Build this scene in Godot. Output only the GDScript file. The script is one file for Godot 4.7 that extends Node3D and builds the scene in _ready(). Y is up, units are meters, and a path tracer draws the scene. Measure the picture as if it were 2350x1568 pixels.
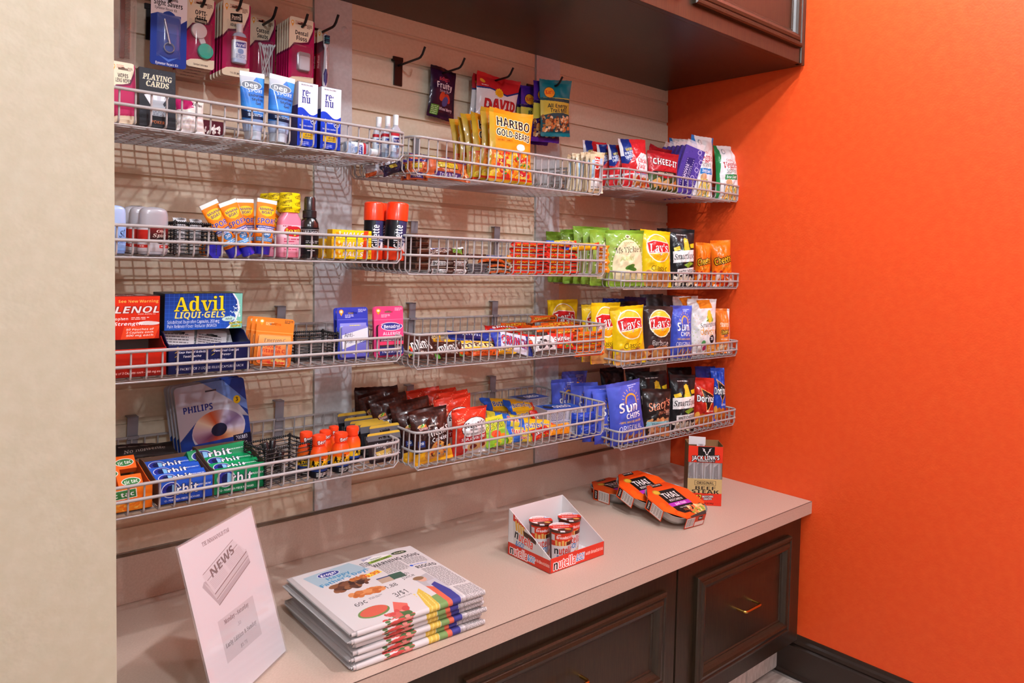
extends Node3D

const ORANGE := ["#ee4f18", "#f0531b", "#f2571e"]
const CREAM := ["#bdb59a", "#c0b89e", "#c4bca3"]
const SLAT := ["#e4d3b6", "#e8d8bc", "#ecddc3"]
const LAMINATE := ["#c3ac99", "#c8b19f", "#cdb7a5"]
const ESPRESSO := "#2a1d15"
const BASKETS := [
	["grey wire top row left basket holding hair and eye care goods", 0.3, 0.93, 1.6543, 0.027, 0.06, 0.32, 1.2, [0.45, 0.78]],
	["grey wire second row left basket holding deodorant, sunscreen and shaving cans", 0.3, 0.932, 1.4173, 0.026, 0.055, 0.32, 1.2, [0.45, 0.78]],
	["grey wire third row left basket holding medicine boxes and cards", 0.3, 0.938, 1.1959, 0.027, 0.055, 0.32, 1.5, [0.45, 0.78]],
	["grey wire bottom row left basket holding chewing gum and disc packs", 0.3, 0.938, 0.9648, 0.027, 0.058, 0.32, 3.0, [0.45, 0.78]],
	["grey wire top row middle basket holding gold candy pouches and snack bars", 0.952, 1.6, 1.6529, 0.044, 0.083, 0.32, 1.5, [1.16, 1.46]],
	["grey wire second row middle basket holding piled chocolate bars", 0.936, 1.622, 1.4243, 0.044, 0.087, 0.32, 1.2, [1.16, 1.46]],
	["grey wire third row middle basket holding heaped candy packs", 0.966, 1.63, 1.1979, 0.043, 0.08, 0.32, 1.5, [1.16, 1.46]],
	["grey wire bottom row middle basket holding cookie bags", 0.975, 1.64, 0.9689, 0.044, 0.088, 0.32, 1.5, [1.16, 1.46]],
	["grey wire top row right basket holding caramel corn and veggie straws", 1.672, 2.306, 1.6523, 0.029, 0.052, 0.32, 1.2, [1.82, 2.18]],
	["grey wire second row right basket holding green and yellow chip bags", 1.69, 2.325, 1.3493, 0.026, 0.05, 0.32, 1.2, [1.82, 2.18]],
	["grey wire third row right basket holding yellow chip and white popcorn bags", 1.702, 2.332, 1.1149, 0.029, 0.05, 0.32, 1.5, [1.82, 2.18]],
	["grey wire bottom row right basket holding blue and red chip bags", 1.702, 2.332, 0.8749, 0.028, 0.054, 0.32, 1.5, [1.82, 2.18]],
]
const HOOKS := [
	["bare black peg hook beside the pale strip, nothing hanging on it", 1.1030, 1.8970, 0.1150, 0.022],
	["black peg hook carrying the blue repair kit card", 0.4774, 1.8852, 0.1340, 0.020],
	["black peg hook carrying the magenta lens case cards", 0.5463, 1.8954, 0.1190, 0.020],
	["black peg hook carrying the hand sanitizer cards", 0.6194, 1.9032, 0.1260, 0.020],
	["black peg hook carrying the cotton swab card", 0.7083, 1.9090, 0.0990, 0.020],
	["black peg hook carrying the dental floss cards", 0.7744, 1.9040, 0.1190, 0.020],
	["black peg hook carrying the toothbrush packs over the pale strip", 0.8516, 1.9207, 0.1190, 0.020],
	["black peg hook carrying the dark purple fruit snack pouch", 1.2341, 1.8961, 0.1140, 0.020],
	["black peg hook carrying the red and white seed bags", 1.4092, 1.9032, 0.1140, 0.020],
	["black peg hook carrying the teal and purple nut pouches", 1.5940, 1.9089, 0.1290, 0.020],
]

func _ready() -> void:
	var cam := Camera3D.new()
	cam.name = "camera"
	cam.near = 0.05
	cam.far = 60.0
	cam.projection = Camera3D.PROJECTION_FRUSTUM
	cam.keep_aspect = Camera3D.KEEP_HEIGHT
	cam.size = 0.05 * 1568.0 / 1711.4681
	cam.frustum_offset = Vector2(0.000000, -0.004616)
	cam.transform = Transform3D(Basis(Vector3(0.7507010, 0.0286795, 0.6600194), Vector3(-0.0100351, 0.9994370, -0.0320142), Vector3(-0.6605659, 0.0174098, 0.7505661)), Vector3(0.0, 1.37, 1.75))
	add_child(cam)
	cam.current = true
	var we := WorldEnvironment.new()
	we.name = "environment"
	var e := Environment.new()
	e.background_mode = Environment.BG_COLOR
	e.background_color = Color("#2a2622")
	e.tonemap_mode = Environment.TONE_MAPPER_LINEAR
	e.tonemap_exposure = 0.96
	e.sdfgi_enabled = true
	e.ssao_enabled = true
	e.ssil_enabled = true
	we.environment = e
	add_child(we)
	# unseen downlights: three casting the shelf shadows, two added as room fill
	downlight("unseen ceiling downlight in front of the middle baskets", 1.30, 1.30, 1.6, "#ecf2ff")
	downlight("unseen ceiling downlight in front of the left baskets", 0.30, 2.05, 1.7, "#ecf2ff")
	downlight("unseen ceiling downlight close beside the orange wall", 2.02, 0.95, 0.5, "#ecf2ff", 0.03)  # out of view, lights the upper orange wall
	downlight("added fill downlight, out of view in the room on the left", -1.5, 3.0, 1.6, "#ecf2ff", 0.06)  # added fill, brightens the slatted wall
	downlight("added fill downlight, out of view at the back of the room", -0.2, 3.8, 1.9, "#ecf2ff", 0.06)  # added fill from behind the camera
	start_fonts()
	make_designs()
	build_shell()
	build_joinery()
	build_baskets()
	for q in HOOKS:
		peg_hook("peg_hook", q[0], q[1], q[2], q[3], q[4])
	build_goods()
	build_sign(Vector3(0.5376, 0.6085, 0.4801), Vector3(35.7, -17.0, 0), 0.217, 0.2844)
	for k in 6:
		newspaper(Vector3([0.846, 0.842, 0.850, 0.846, 0.838, 0.842][k], 0.6056 + 0.0126 * k, [0.563, 0.556, 0.561, 0.556, 0.563, 0.565][k]), [-2.0, -1.0, -2.5, -2.0, -1.5, -2.0][k], 0.295, 0.295, 0.0125 if k < 5 else 0.0135, 30 + k, k == 5, ["folded newspaper at the bottom of the stack", "folded newspaper second from the bottom of the stack", "folded newspaper third from the bottom of the stack", "folded newspaper third from the top of the stack", "folded newspaper directly under the top one", "folded newspaper on top with a blue grocery advert and colour photos"][k])
	build_tray()
	noodle_box(Vector3(1.840, 0.641, 0.502), Vector3(-5.5, -72, 0), 0.174, 0.169, "orange sleeved noodle tray nearest the front, leaning on the others")
	noodle_box(Vector3(1.848, 0.650, 0.388), Vector3(-3, -72, 0), 0.182, 0.168, "orange sleeved noodle tray in the middle, leaning on the rear one")
	noodle_box(Vector3(1.88, 0.642, 0.262), Vector3(0, -90, 0), 0.178, 0.17, "orange sleeved noodle tray lying flat at the back")
	jerky_box(Vector3(2.034, 0.6055, 0.3955), -45, 0.108, 0.189, 0.07)


# ---------- mesh builder ----------
class MB:
	var v := PackedVector3Array()
	var n := PackedVector3Array()
	var uv := PackedVector2Array()
	func tri(a: Vector3, b: Vector3, c: Vector3, na: Vector3, nb: Vector3, nc: Vector3, ua := Vector2(), ub := Vector2(), uc := Vector2()) -> void:
		var g := (b - a).cross(c - a)
		if g.length_squared() < 1e-18:
			return
		if g.dot(na + nb + nc) > 0.0:
			v.append(a); v.append(c); v.append(b)
			n.append(na); n.append(nc); n.append(nb)
			uv.append(ua); uv.append(uc); uv.append(ub)
		else:
			v.append(a); v.append(b); v.append(c)
			n.append(na); n.append(nb); n.append(nc)
			uv.append(ua); uv.append(ub); uv.append(uc)
	func quad(a: Vector3, b: Vector3, c: Vector3, d: Vector3, nn: Vector3, ua := Vector2(), ub := Vector2(), uc := Vector2(), ud := Vector2()) -> void:
		tri(a, b, c, nn, nn, nn, ua, ub, uc)
		tri(a, c, d, nn, nn, nn, ua, uc, ud)
	func quadn(a: Vector3, b: Vector3, c: Vector3, d: Vector3, na: Vector3, nb: Vector3, nc: Vector3, nd: Vector3, ua := Vector2(), ub := Vector2(), uc := Vector2(), ud := Vector2()) -> void:
		tri(a, b, c, na, nb, nc, ua, ub, uc)
		tri(a, c, d, na, nc, nd, ua, uc, ud)
	func done() -> ArrayMesh:
		var arr := []
		arr.resize(Mesh.ARRAY_MAX)
		arr[Mesh.ARRAY_VERTEX] = v
		arr[Mesh.ARRAY_NORMAL] = n
		arr[Mesh.ARRAY_TEX_UV] = uv
		var m := ArrayMesh.new()
		if v.size():
			m.add_surface_from_arrays(Mesh.PRIMITIVE_TRIANGLES, arr)
		return m
	# box from corner lo to corner hi with chamfer b; f = uv rect of the +z face, s = uv rect of the others, tp = top
	func box(lo: Vector3, hi: Vector3, b := 0.001, f := Rect2(), s := Rect2(), tp := Rect2(), x := Transform3D()) -> void:
		var c := (lo + hi) * 0.5
		var h := (hi - lo) * 0.5
		b = minf(b, minf(h.x, minf(h.y, h.z)) * 0.9)
		var q := {}
		for ax in 3:
			for sg in [-1.0, 1.0]:
				var nn := Vector3()
				nn[ax] = sg
				var a1 := (ax + 1) % 3
				var a2 := (ax + 2) % 3
				var r := s
				if ax == 2 and sg > 0: r = f
				if ax == 1 and sg > 0: r = tp
				var ps := []
				var us := []
				for k in [[-1, -1], [1, -1], [1, 1], [-1, 1]]:
					var p := Vector3()
					p[ax] = sg * h[ax]
					p[a1] = k[0] * (h[a1] - b)
					p[a2] = k[1] * (h[a2] - b)
					ps.append(p)
					var t := Vector2(p.x / h.x * 0.5 + 0.5, 0.5 - p.y / h.y * 0.5)
					if ax == 0: t = Vector2(0.5 - sg * p.z / h.z * 0.5, 0.5 - p.y / h.y * 0.5)
					if ax == 1: t = Vector2(p.x / h.x * 0.5 + 0.5, p.z / h.z * 0.5 + 0.5)
					us.append(r.position + t * r.size)
				q[Vector3i(nn)] = [ps, us]
				var wn := (x.basis * nn).normalized()
				quad(x * (c + ps[0]), x * (c + ps[1]), x * (c + ps[2]), x * (c + ps[3]), wn, us[0], us[1], us[2], us[3])
		var us0: Vector2 = s.position + s.size * 0.5
		for ax in 3:
			var a1 := (ax + 1) % 3
			var a2 := (ax + 2) % 3
			for s1 in [-1.0, 1.0]:
				for s2 in [-1.0, 1.0]:
					var pts := []
					for e in [-1.0, 1.0]:
						for w in 2:
							var p := Vector3()
							p[ax] = e * (h[ax] - b)
							p[a1] = s1 * (h[a1] - (b if w == 1 else 0.0))
							p[a2] = s2 * (h[a2] - (b if w == 0 else 0.0))
							pts.append(x * (c + p))
					var n1 := Vector3()
					n1[a1] = s1
					var n2 := Vector3()
					n2[a2] = s2
					n1 = (x.basis * n1).normalized()
					n2 = (x.basis * n2).normalized()
					quadn(pts[0], pts[1], pts[3], pts[2], n1, n2, n2, n1, us0, us0, us0, us0)
		for sx in [-1.0, 1.0]:
			for sy in [-1.0, 1.0]:
				for sz in [-1.0, 1.0]:
					var sg := Vector3(sx, sy, sz)
					var nn := (x.basis * sg).normalized()
					tri(x * (c + sg * Vector3(h.x, h.y - b, h.z - b)), x * (c + sg * Vector3(h.x - b, h.y, h.z - b)), x * (c + sg * Vector3(h.x - b, h.y - b, h.z)), nn, nn, nn, us0, us0, us0)
	func tube(path: PackedVector3Array, r: float, sides := 6, closed := false, caps := true) -> void:
		var m := path.size()
		var up := Vector3()
		var rings := []
		var dirs := []
		for i in m:
			var a := path[i - 1] if i > 0 else (path[m - 1] if closed else path[0])
			var b := path[(i + 1) % m] if (i < m - 1 or closed) else path[i]
			var d := (b - a).normalized()
			dirs.append(d)
			if i == 0:
				up = d.cross(Vector3(0.31, 0.9, 0.22)).normalized()
			else:
				up = (up - d * up.dot(d)).normalized()
			var sd := d.cross(up)
			var ring := []
			for k in sides:
				var t := TAU * k / sides
				ring.append(up * cos(t) + sd * sin(t))
			rings.append(ring)
		for i in (m if closed else m - 1):
			var j := (i + 1) % m
			var off := 0
			if closed and j == 0:
				var bd := -2.0
				for k in sides:
					if rings[0][k].dot(rings[i][0]) > bd:
						bd = rings[0][k].dot(rings[i][0])
						off = k
			for k in sides:
				var k2 := (k + 1) % sides
				var A: Vector3 = rings[i][k]
				var B: Vector3 = rings[i][k2]
				var C: Vector3 = rings[j][(k2 + off) % sides]
				var D: Vector3 = rings[j][(k + off) % sides]
				quadn(path[i] + A * r, path[i] + B * r, path[j] + C * r, path[j] + D * r, A, B, C, D)
		if caps and not closed:
			for k in sides:
				var k2 := (k + 1) % sides
				tri(path[0], path[0] + rings[0][k] * r, path[0] + rings[0][k2] * r, -dirs[0], -dirs[0], -dirs[0])
				tri(path[m - 1], path[m - 1] + rings[m - 1][k] * r, path[m - 1] + rings[m - 1][k2] * r, dirs[m - 1], dirs[m - 1], dirs[m - 1])
	# surface of revolution about y (squashed by sx, sz); design r laid over the front
	func lathe(prof: Array, n_seg := 24, sx := 1.0, sz := 1.0, r := Rect2(), wrap := 0.5, at := Vector3(), pw := 2.0) -> void:
		var y0: float = prof[0].y
		var y1: float = prof[prof.size() - 1].y
		var segn := []
		for i in prof.size() - 1:
			var d: Vector2 = prof[i + 1] - prof[i]
			segn.append(Vector2(d.y, -d.x).normalized())
		for i in prof.size() - 1:
			var na: Vector2 = segn[i]
			var nb: Vector2 = segn[i]
			if i > 0 and segn[i - 1].dot(segn[i]) > 0.72: na = (segn[i - 1] + segn[i]).normalized()
			if i < segn.size() - 1 and segn[i + 1].dot(segn[i]) > 0.72: nb = (segn[i + 1] + segn[i]).normalized()
			for k in n_seg:
				var P := []
				var N := []
				var U := []
				for c in [[0, k], [0, k + 1], [1, k + 1], [1, k]]:
					var p: Vector2 = prof[i + c[0]]
					var nn: Vector2 = na if c[0] == 0 else nb
					var th: float = TAU * c[1] / n_seg - PI
					var sn := sin(th)
					var cs := cos(th)
					var nx := sn
					var nz := cs
					if pw != 2.0:
						nx = signf(sn) * pow(absf(sn), pw - 1.0)
						nz = signf(cs) * pow(absf(cs), pw - 1.0)
						sn = signf(sn) * pow(absf(sn), 2.0 / pw)
						cs = signf(cs) * pow(absf(cs), 2.0 / pw)
						nx = signf(sn) * pow(absf(sn), pw - 1.0)
						nz = signf(cs) * pow(absf(cs), pw - 1.0)
					P.append(at + Vector3(p.x * sn * sx, p.y, p.x * cs * sz))
					N.append(Vector3(nn.x * nx / sx, nn.y, nn.x * nz / sz).normalized())
					var u := clampf(0.5 + (th / TAU) / wrap, 0.005, 0.995)
					U.append(r.position + r.size * Vector2(u, clampf(1.0 - (p.y - y0) / maxf(1e-6, y1 - y0), 0.003, 0.997)))
				quadn(P[0], P[1], P[2], P[3], N[0], N[1], N[2], N[3], U[0], U[1], U[2], U[3])
	# flat outline (x, y) given thickness from z0 to z1
	func slab(poly: PackedVector2Array, z0: float, z1: float, f := Rect2(), s := Rect2(), x := Transform3D()) -> void:
		var bb := Rect2(poly[0], Vector2())
		for p in poly: bb = bb.expand(p)
		var idx := Geometry2D.triangulate_polygon(poly)
		var nf := (x.basis * Vector3(0, 0, 1)).normalized()
		var us: Vector2 = s.position + s.size * 0.5
		for i in idx.size() / 3:
			var P := []
			var U := []
			for k in 3:
				var p := poly[idx[i * 3 + k]]
				P.append(p)
				var t := (p - bb.position) / bb.size
				U.append(f.position + f.size * Vector2(t.x, 1.0 - t.y))
			tri(x * Vector3(P[0].x, P[0].y, z1), x * Vector3(P[1].x, P[1].y, z1), x * Vector3(P[2].x, P[2].y, z1), nf, nf, nf, U[0], U[1], U[2])
			tri(x * Vector3(P[0].x, P[0].y, z0), x * Vector3(P[1].x, P[1].y, z0), x * Vector3(P[2].x, P[2].y, z0), -nf, -nf, -nf, us, us, us)
		var area := 0.0
		for i in poly.size():
			area += poly[i].cross(poly[(i + 1) % poly.size()])
		var sg := signf(area)
		for i in poly.size():
			var a := poly[i]
			var b := poly[(i + 1) % poly.size()]
			var d := (b - a).normalized()
			var nn := (x.basis * Vector3(d.y * sg, -d.x * sg, 0)).normalized()
			quad(x * Vector3(a.x, a.y, z0), x * Vector3(b.x, b.y, z0), x * Vector3(b.x, b.y, z1), x * Vector3(a.x, a.y, z1), nn, us, us, us, us)
	# smooth grid of points g[j][i]; uvs the same way; flip turns the normals
	func grid(g: Array, us: Array, flip := 1.0) -> void:
		var nj := g.size()
		var ni: int = g[0].size()
		var nr := []
		for j in nj:
			var row := []
			for i in ni:
				var du: Vector3 = g[j][mini(i + 1, ni - 1)] - g[j][maxi(i - 1, 0)]
				var dv: Vector3 = g[mini(j + 1, nj - 1)][i] - g[maxi(j - 1, 0)][i]
				row.append((du.cross(dv) * flip).normalized())
			nr.append(row)
		for j in nj - 1:
			for i in ni - 1:
				quadn(g[j][i], g[j][i + 1], g[j + 1][i + 1], g[j + 1][i], nr[j][i], nr[j][i + 1], nr[j + 1][i + 1], nr[j + 1][i], us[j][i], us[j][i + 1], us[j + 1][i + 1], us[j + 1][i])

# ---------- printing: a small vector canvas on two atlas pages ----------
const PAGE := 2048
var pages := []
var cur: Image
var ox := 0
var oy := 0
var dw := 0
var dh := 0
var shelf_x := 0
var shelf_y := 0
var shelf_h := 0
var designs := {}
var fonts := []
var glyphs := {}
var ts: TextServer
var rng := RandomNumberGenerator.new()

func start_fonts() -> void:
	ts = TextServerManager.get_primary_interface()
	for a in [["Droid Sans", 700], ["Droid Serif", 700], ["Droid Sans", 400], ["Droid Serif", 400], ["Droid Sans Mono", 400]]:
		var f := SystemFont.new()
		f.font_names = PackedStringArray([a[0]])
		f.font_weight = a[1]
		fonts.append([f, f.get_rids()[0]])

func glyph(font: int, ch: int) -> Array:
	var key := font * 100000 + ch
	if glyphs.has(key):
		return glyphs[key]
	var rid: RID = fonts[font][1]
	var gi := ts.font_get_glyph_index(rid, 64, ch, 0)
	var c := ts.font_get_glyph_contours(rid, 64, gi)
	var adv := ts.font_get_glyph_advance(rid, 64, gi).x / 64.0
	var out := []
	var first := 0
	var pts: PackedVector3Array = c.get("points", PackedVector3Array())
	for e in c.get("contours", PackedInt32Array()):
		var raw := []
		for i in range(first, e + 1): raw.append(pts[i])
		first = e + 1
		var full := []
		for i in raw.size():
			var p: Vector3 = raw[i]
			var q: Vector3 = raw[(i + 1) % raw.size()]
			full.append(p)
			if int(p.z) == 0 and int(q.z) == 0:
				full.append(Vector3((p.x + q.x) / 2, (p.y + q.y) / 2, 1))
		var poly := PackedVector2Array()
		for i in full.size():
			var p: Vector3 = full[i]
			if int(p.z) == 1:
				poly.append(Vector2(p.x, p.y) / 64.0)
			else:
				var a: Vector3 = full[i - 1]
				var b: Vector3 = full[(i + 1) % full.size()]
				for t in [0.33, 0.67]:
					var m := Vector2(a.x, a.y).lerp(Vector2(p.x, p.y), t).lerp(Vector2(p.x, p.y).lerp(Vector2(b.x, b.y), t), t)
					poly.append(m / 64.0)
		out.append(poly)
	glyphs[key] = [out, adv]
	return glyphs[key]

func design(called: String, w: int, h: int, back: String) -> void:
	if pages.is_empty() or shelf_x + w + 2 > PAGE:
		shelf_x = 0
		shelf_y += shelf_h + 2
		shelf_h = 0
	if pages.is_empty() or shelf_y + h + 2 > PAGE:
		cur = Image.create(PAGE, PAGE, false, Image.FORMAT_RGBA8)
		cur.fill(Color(0.8, 0.8, 0.8))
		pages.append(cur)
		shelf_x = 0
		shelf_y = 0
		shelf_h = 0
	ox = shelf_x
	oy = shelf_y
	dw = w
	dh = h
	shelf_x += w + 2
	shelf_h = maxi(shelf_h, h)
	designs[called] = [pages.size() - 1, Rect2((ox + 1.0) / PAGE, (oy + 1.0) / PAGE, (w - 2.0) / PAGE, (h - 2.0) / PAGE)]
	r(0, 0, w, h, back)

func col(c: String) -> Color:
	return Color(c)

func r(x: float, y: float, w: float, h: float, c: String) -> void:
	var a := Rect2i(int(x), int(y), maxi(1, int(round(w))), maxi(1, int(round(h)))).intersection(Rect2i(0, 0, dw, dh))
	if a.size.x > 0 and a.size.y > 0:
		cur.fill_rect(Rect2i(a.position + Vector2i(ox, oy), a.size), Color(c))

func gv(x: float, y: float, w: float, h: float, c0: String, c1: String) -> void:
	var a := Color(c0)
	var b := Color(c1)
	for i in int(h):
		var k := Rect2i(int(x), int(y) + i, int(w), 1).intersection(Rect2i(0, 0, dw, dh))
		if k.size.x > 0 and k.size.y > 0:
			cur.fill_rect(Rect2i(k.position + Vector2i(ox, oy), k.size), a.lerp(b, i / maxf(1.0, h - 1.0)))

func fill(cs: Array, c: Color) -> void:
	var lo := 1e9
	var hi := -1e9
	for p in cs:
		for q in p:
			lo = minf(lo, q.y)
			hi = maxf(hi, q.y)
	var y0 := maxi(0, int(ceil(lo - 0.5)))
	var y1 := mini(dh - 1, int(floor(hi - 0.5)))
	if y1 < y0:
		return
	var rows := []
	rows.resize(y1 - y0 + 1)
	for i in rows.size(): rows[i] = PackedFloat32Array()
	for p: PackedVector2Array in cs:
		var m := p.size()
		for i in m:
			var a := p[i]
			var b := p[i + 1 if i + 1 < m else 0]
			if a.y == b.y: continue
			if a.y > b.y:
				var t := a
				a = b
				b = t
			var k := (b.x - a.x) / (b.y - a.y)
			for y in range(maxi(y0, int(ceil(a.y - 0.5))), mini(y1, int(ceil(b.y - 0.5)) - 1) + 1):
				rows[y - y0].append(a.x + (y + 0.5 - a.y) * k)
	for y in rows.size():
		var xs: PackedFloat32Array = rows[y]
		xs.sort()
		for i in xs.size() / 2:
			var xa := maxi(0, int(round(xs[i * 2])))
			var xb := mini(dw, int(round(xs[i * 2 + 1])))
			if xb > xa:
				cur.fill_rect(Rect2i(ox + xa, oy + y0 + y, xb - xa, 1), c)

func pg(a: Array, c: String) -> void:
	var p := PackedVector2Array()
	for i in a.size() / 2: p.append(Vector2(a[i * 2], a[i * 2 + 1]))
	fill([p], Color(c))

func el(cx: float, cy: float, rx: float, ry: float, c: String, ang := 0.0) -> void:
	var p := PackedVector2Array()
	for i in 28:
		p.append(Vector2(cx, cy) + Vector2(cos(TAU * i / 28) * rx, sin(TAU * i / 28) * ry).rotated(deg_to_rad(ang)))
	fill([p], Color(c))

func ln(x0: float, y0: float, x1: float, y1: float, w: float, c: String) -> void:
	var d := (Vector2(x1, y1) - Vector2(x0, y0)).normalized().orthogonal() * w * 0.5
	var a := Vector2(x0, y0)
	var b := Vector2(x1, y1)
	fill([PackedVector2Array([a + d, b + d, b - d, a - d])], Color(c))

# blobs: heaps of small pieces in a printed food picture
func bl(x: float, y: float, w: float, h: float, n: int, r0: float, r1: float, cols: Array, sd := 1) -> void:
	rng.seed = sd
	for i in n:
		var rr := rng.randf_range(r0, r1)
		el(x + rng.randf() * w, y + rng.randf() * h, rr, rr * rng.randf_range(0.5, 0.9), cols[rng.randi() % cols.size()], rng.randf() * 180.0)

# lines of print too small to read
func tl(x: float, y: float, w: float, n: int, lh: float, c: String, sd := 1) -> void:
	rng.seed = sd
	for i in n:
		var u := 0.0
		var end := w * (rng.randf_range(0.6, 1.0) if i == n - 1 else 1.0)
		while u < end:
			var q := minf(rng.randf_range(2.0, 6.0) * lh * 0.4, end - u)
			r(x + u, y + i * lh, q, maxf(1.0, lh * 0.45), c)
			u += q + lh * 0.35

# a line of lettering centred on (cx, cy)
func t(s: String, cx: float, cy: float, size: float, c: String, font := 0, fit := 0.0, ang := 0.0, skew := 0.0, oc := "", ow := 0.0) -> void:
	var w := 0.0
	for ch in s: w += glyph(font, ch.unicode_at(0))[1]
	var kx := size
	if fit > 0.0: kx = fit / maxf(w, 0.01)
	var passes := [[Vector2(), Color(c)]]
	if oc != "":
		passes.clear()
		for k in 8: passes.append([Vector2.from_angle(TAU * k / 8) * ow, Color(oc)])
		passes.append([Vector2(), Color(c)])
	for ps in passes:
		var x := -w * 0.5
		for ch in s:
			var g := glyph(font, ch.unicode_at(0))
			var cs := []
			for poly: PackedVector2Array in g[0]:
				var q := PackedVector2Array()
				for p in poly:
					q.append(Vector2(cx, cy) + ps[0] + Vector2((x + p.x - (p.y + 0.36) * skew) * kx, (0.36 + p.y) * size).rotated(deg_to_rad(ang)))
				cs.append(q)
			if cs.size(): fill(cs, ps[1])
			x += g[1]

func bars(x: float, y: float, w: float, h: float, sd := 1) -> void:
	r(x, y, w, h, "#f4f2ee")
	rng.seed = sd
	var u := x + 3
	while u < x + w - 4:
		var k := float(rng.randi_range(1, 3))
		r(u, y + 3, k, h - 6, "#1a1a1a")
		u += k + rng.randi_range(1, 3)

# ---------- materials ----------
var mats := {}
var page_tex := []

func plain(hex: String, rough := 0.5, metal := 0.0, coat := 0.0) -> StandardMaterial3D:
	var key := "%s %.2f %.2f %.2f" % [hex, rough, metal, coat]
	if not mats.has(key):
		var m := StandardMaterial3D.new()
		m.albedo_color = Color(hex)
		m.roughness = rough
		m.metallic = metal
		if coat > 0.0:
			m.clearcoat_enabled = true
			m.clearcoat = coat
			m.clearcoat_roughness = 0.15
		mats[key] = m
	return mats[key]

func clear(alpha := 0.12, hex := "#ffffff") -> StandardMaterial3D:
	var key := "clear%s%.2f" % [hex, alpha]
	if not mats.has(key):
		var m := StandardMaterial3D.new()
		m.albedo_color = Color(Color(hex), alpha)
		m.transparency = BaseMaterial3D.TRANSPARENCY_ALPHA
		m.roughness = 0.08
		mats[key] = m
	return mats[key]

func printed(d: String, finish := "card") -> StandardMaterial3D:
	var pgn: int = designs[d][0]
	var key := "print%d%s" % [pgn, finish]
	if not mats.has(key):
		var m := StandardMaterial3D.new()
		m.albedo_texture = page_tex[pgn]
		m.texture_repeat = false
		match finish:
			"foil":
				m.roughness = 0.36
				m.metallic_specular = 0.3
				m.clearcoat_enabled = true
				m.clearcoat = 0.25
				m.clearcoat_roughness = 0.1
			"matte":
				m.roughness = 0.75
			"gloss":
				m.roughness = 0.42
				m.metallic_specular = 0.3
				m.clearcoat_enabled = true
				m.clearcoat = 0.15
				m.clearcoat_roughness = 0.12
			_:
				m.roughness = 0.45
		mats[key] = m
	return mats[key]

func ur(d: String, x := 0.0, y := 0.0, w := 1.0, h := 1.0) -> Rect2:
	var q: Rect2 = designs[d][1]
	return Rect2(q.position + q.size * Vector2(x, y), q.size * Vector2(w, h))

# ---------- scene tree helpers ----------
var used := {}

func numbered(called: String) -> String:
	var k: int = used.get(called, 0)
	used[called] = k + 1
	return called if k == 0 else "%s_%03d" % [called, k]

func tag(o: Node, label: String, category: String, group := "") -> void:
	o.set_meta("label", label)
	o.set_meta("category", category)
	if group != "": o.set_meta("group", group)

func thing(called: String, label: String, category: String, group := "", at := Vector3(), turn := Vector3()) -> Node3D:
	var o := Node3D.new()
	o.name = numbered(called)
	add_child(o)
	o.position = at
	o.basis = Basis(Vector3.UP, deg_to_rad(turn.x)) * Basis(Vector3.RIGHT, deg_to_rad(turn.y)) * Basis(Vector3.BACK, deg_to_rad(turn.z))
	tag(o, label, category, group)
	return o

func part(called: String, mesh: Mesh, m: Material, parent: Node, at := Vector3(), turn := Vector3()) -> MeshInstance3D:
	var o := MeshInstance3D.new()
	o.name = called
	o.mesh = mesh
	o.material_override = m
	parent.add_child(o, true)
	o.position = at
	if turn != Vector3():
		o.basis = Basis(Vector3.UP, deg_to_rad(turn.x)) * Basis(Vector3.RIGHT, deg_to_rad(turn.y)) * Basis(Vector3.BACK, deg_to_rad(turn.z))
	return o

func struct(called: String, mesh: Mesh, m: Material) -> MeshInstance3D:
	var o := part(called, mesh, m, self)
	o.set_meta("kind", "structure")
	return o

func boxm(lo: Vector3, hi: Vector3, b := 0.001, x := Transform3D()) -> ArrayMesh:
	var m := MB.new()
	m.box(lo, hi, b, Rect2(), Rect2(), Rect2(), x)
	return m.done()

func tubem(path: Array, rad: float, sides := 8, closed := false) -> ArrayMesh:
	var m := MB.new()
	m.tube(PackedVector3Array(path), rad, sides, closed)
	return m.done()

func lathem(prof: Array, n := 24, sx := 1.0, sz := 1.0, rr := Rect2(), wrap := 0.5, pw := 2.0) -> ArrayMesh:
	var m := MB.new()
	var a := []
	for i in prof.size() / 2: a.append(Vector2(prof[i * 2], prof[i * 2 + 1]))
	m.lathe(a, n, sx, sz, rr, wrap, Vector3(), pw)
	return m.done()

func rrect(w: float, h: float, rad: float, n := 4, y0 := 0.0) -> PackedVector2Array:
	var p := PackedVector2Array()
	for c in [[1, 1, 0], [-1, 1, 90], [-1, -1, 180], [1, -1, 270]]:
		for i in n + 1:
			var a := deg_to_rad(c[2] + 90.0 * i / n)
			p.append(Vector2(c[0] * (w / 2 - rad) + cos(a) * rad, y0 + h / 2 + c[1] * (h / 2 - rad) + sin(a) * rad))
	return p

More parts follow.
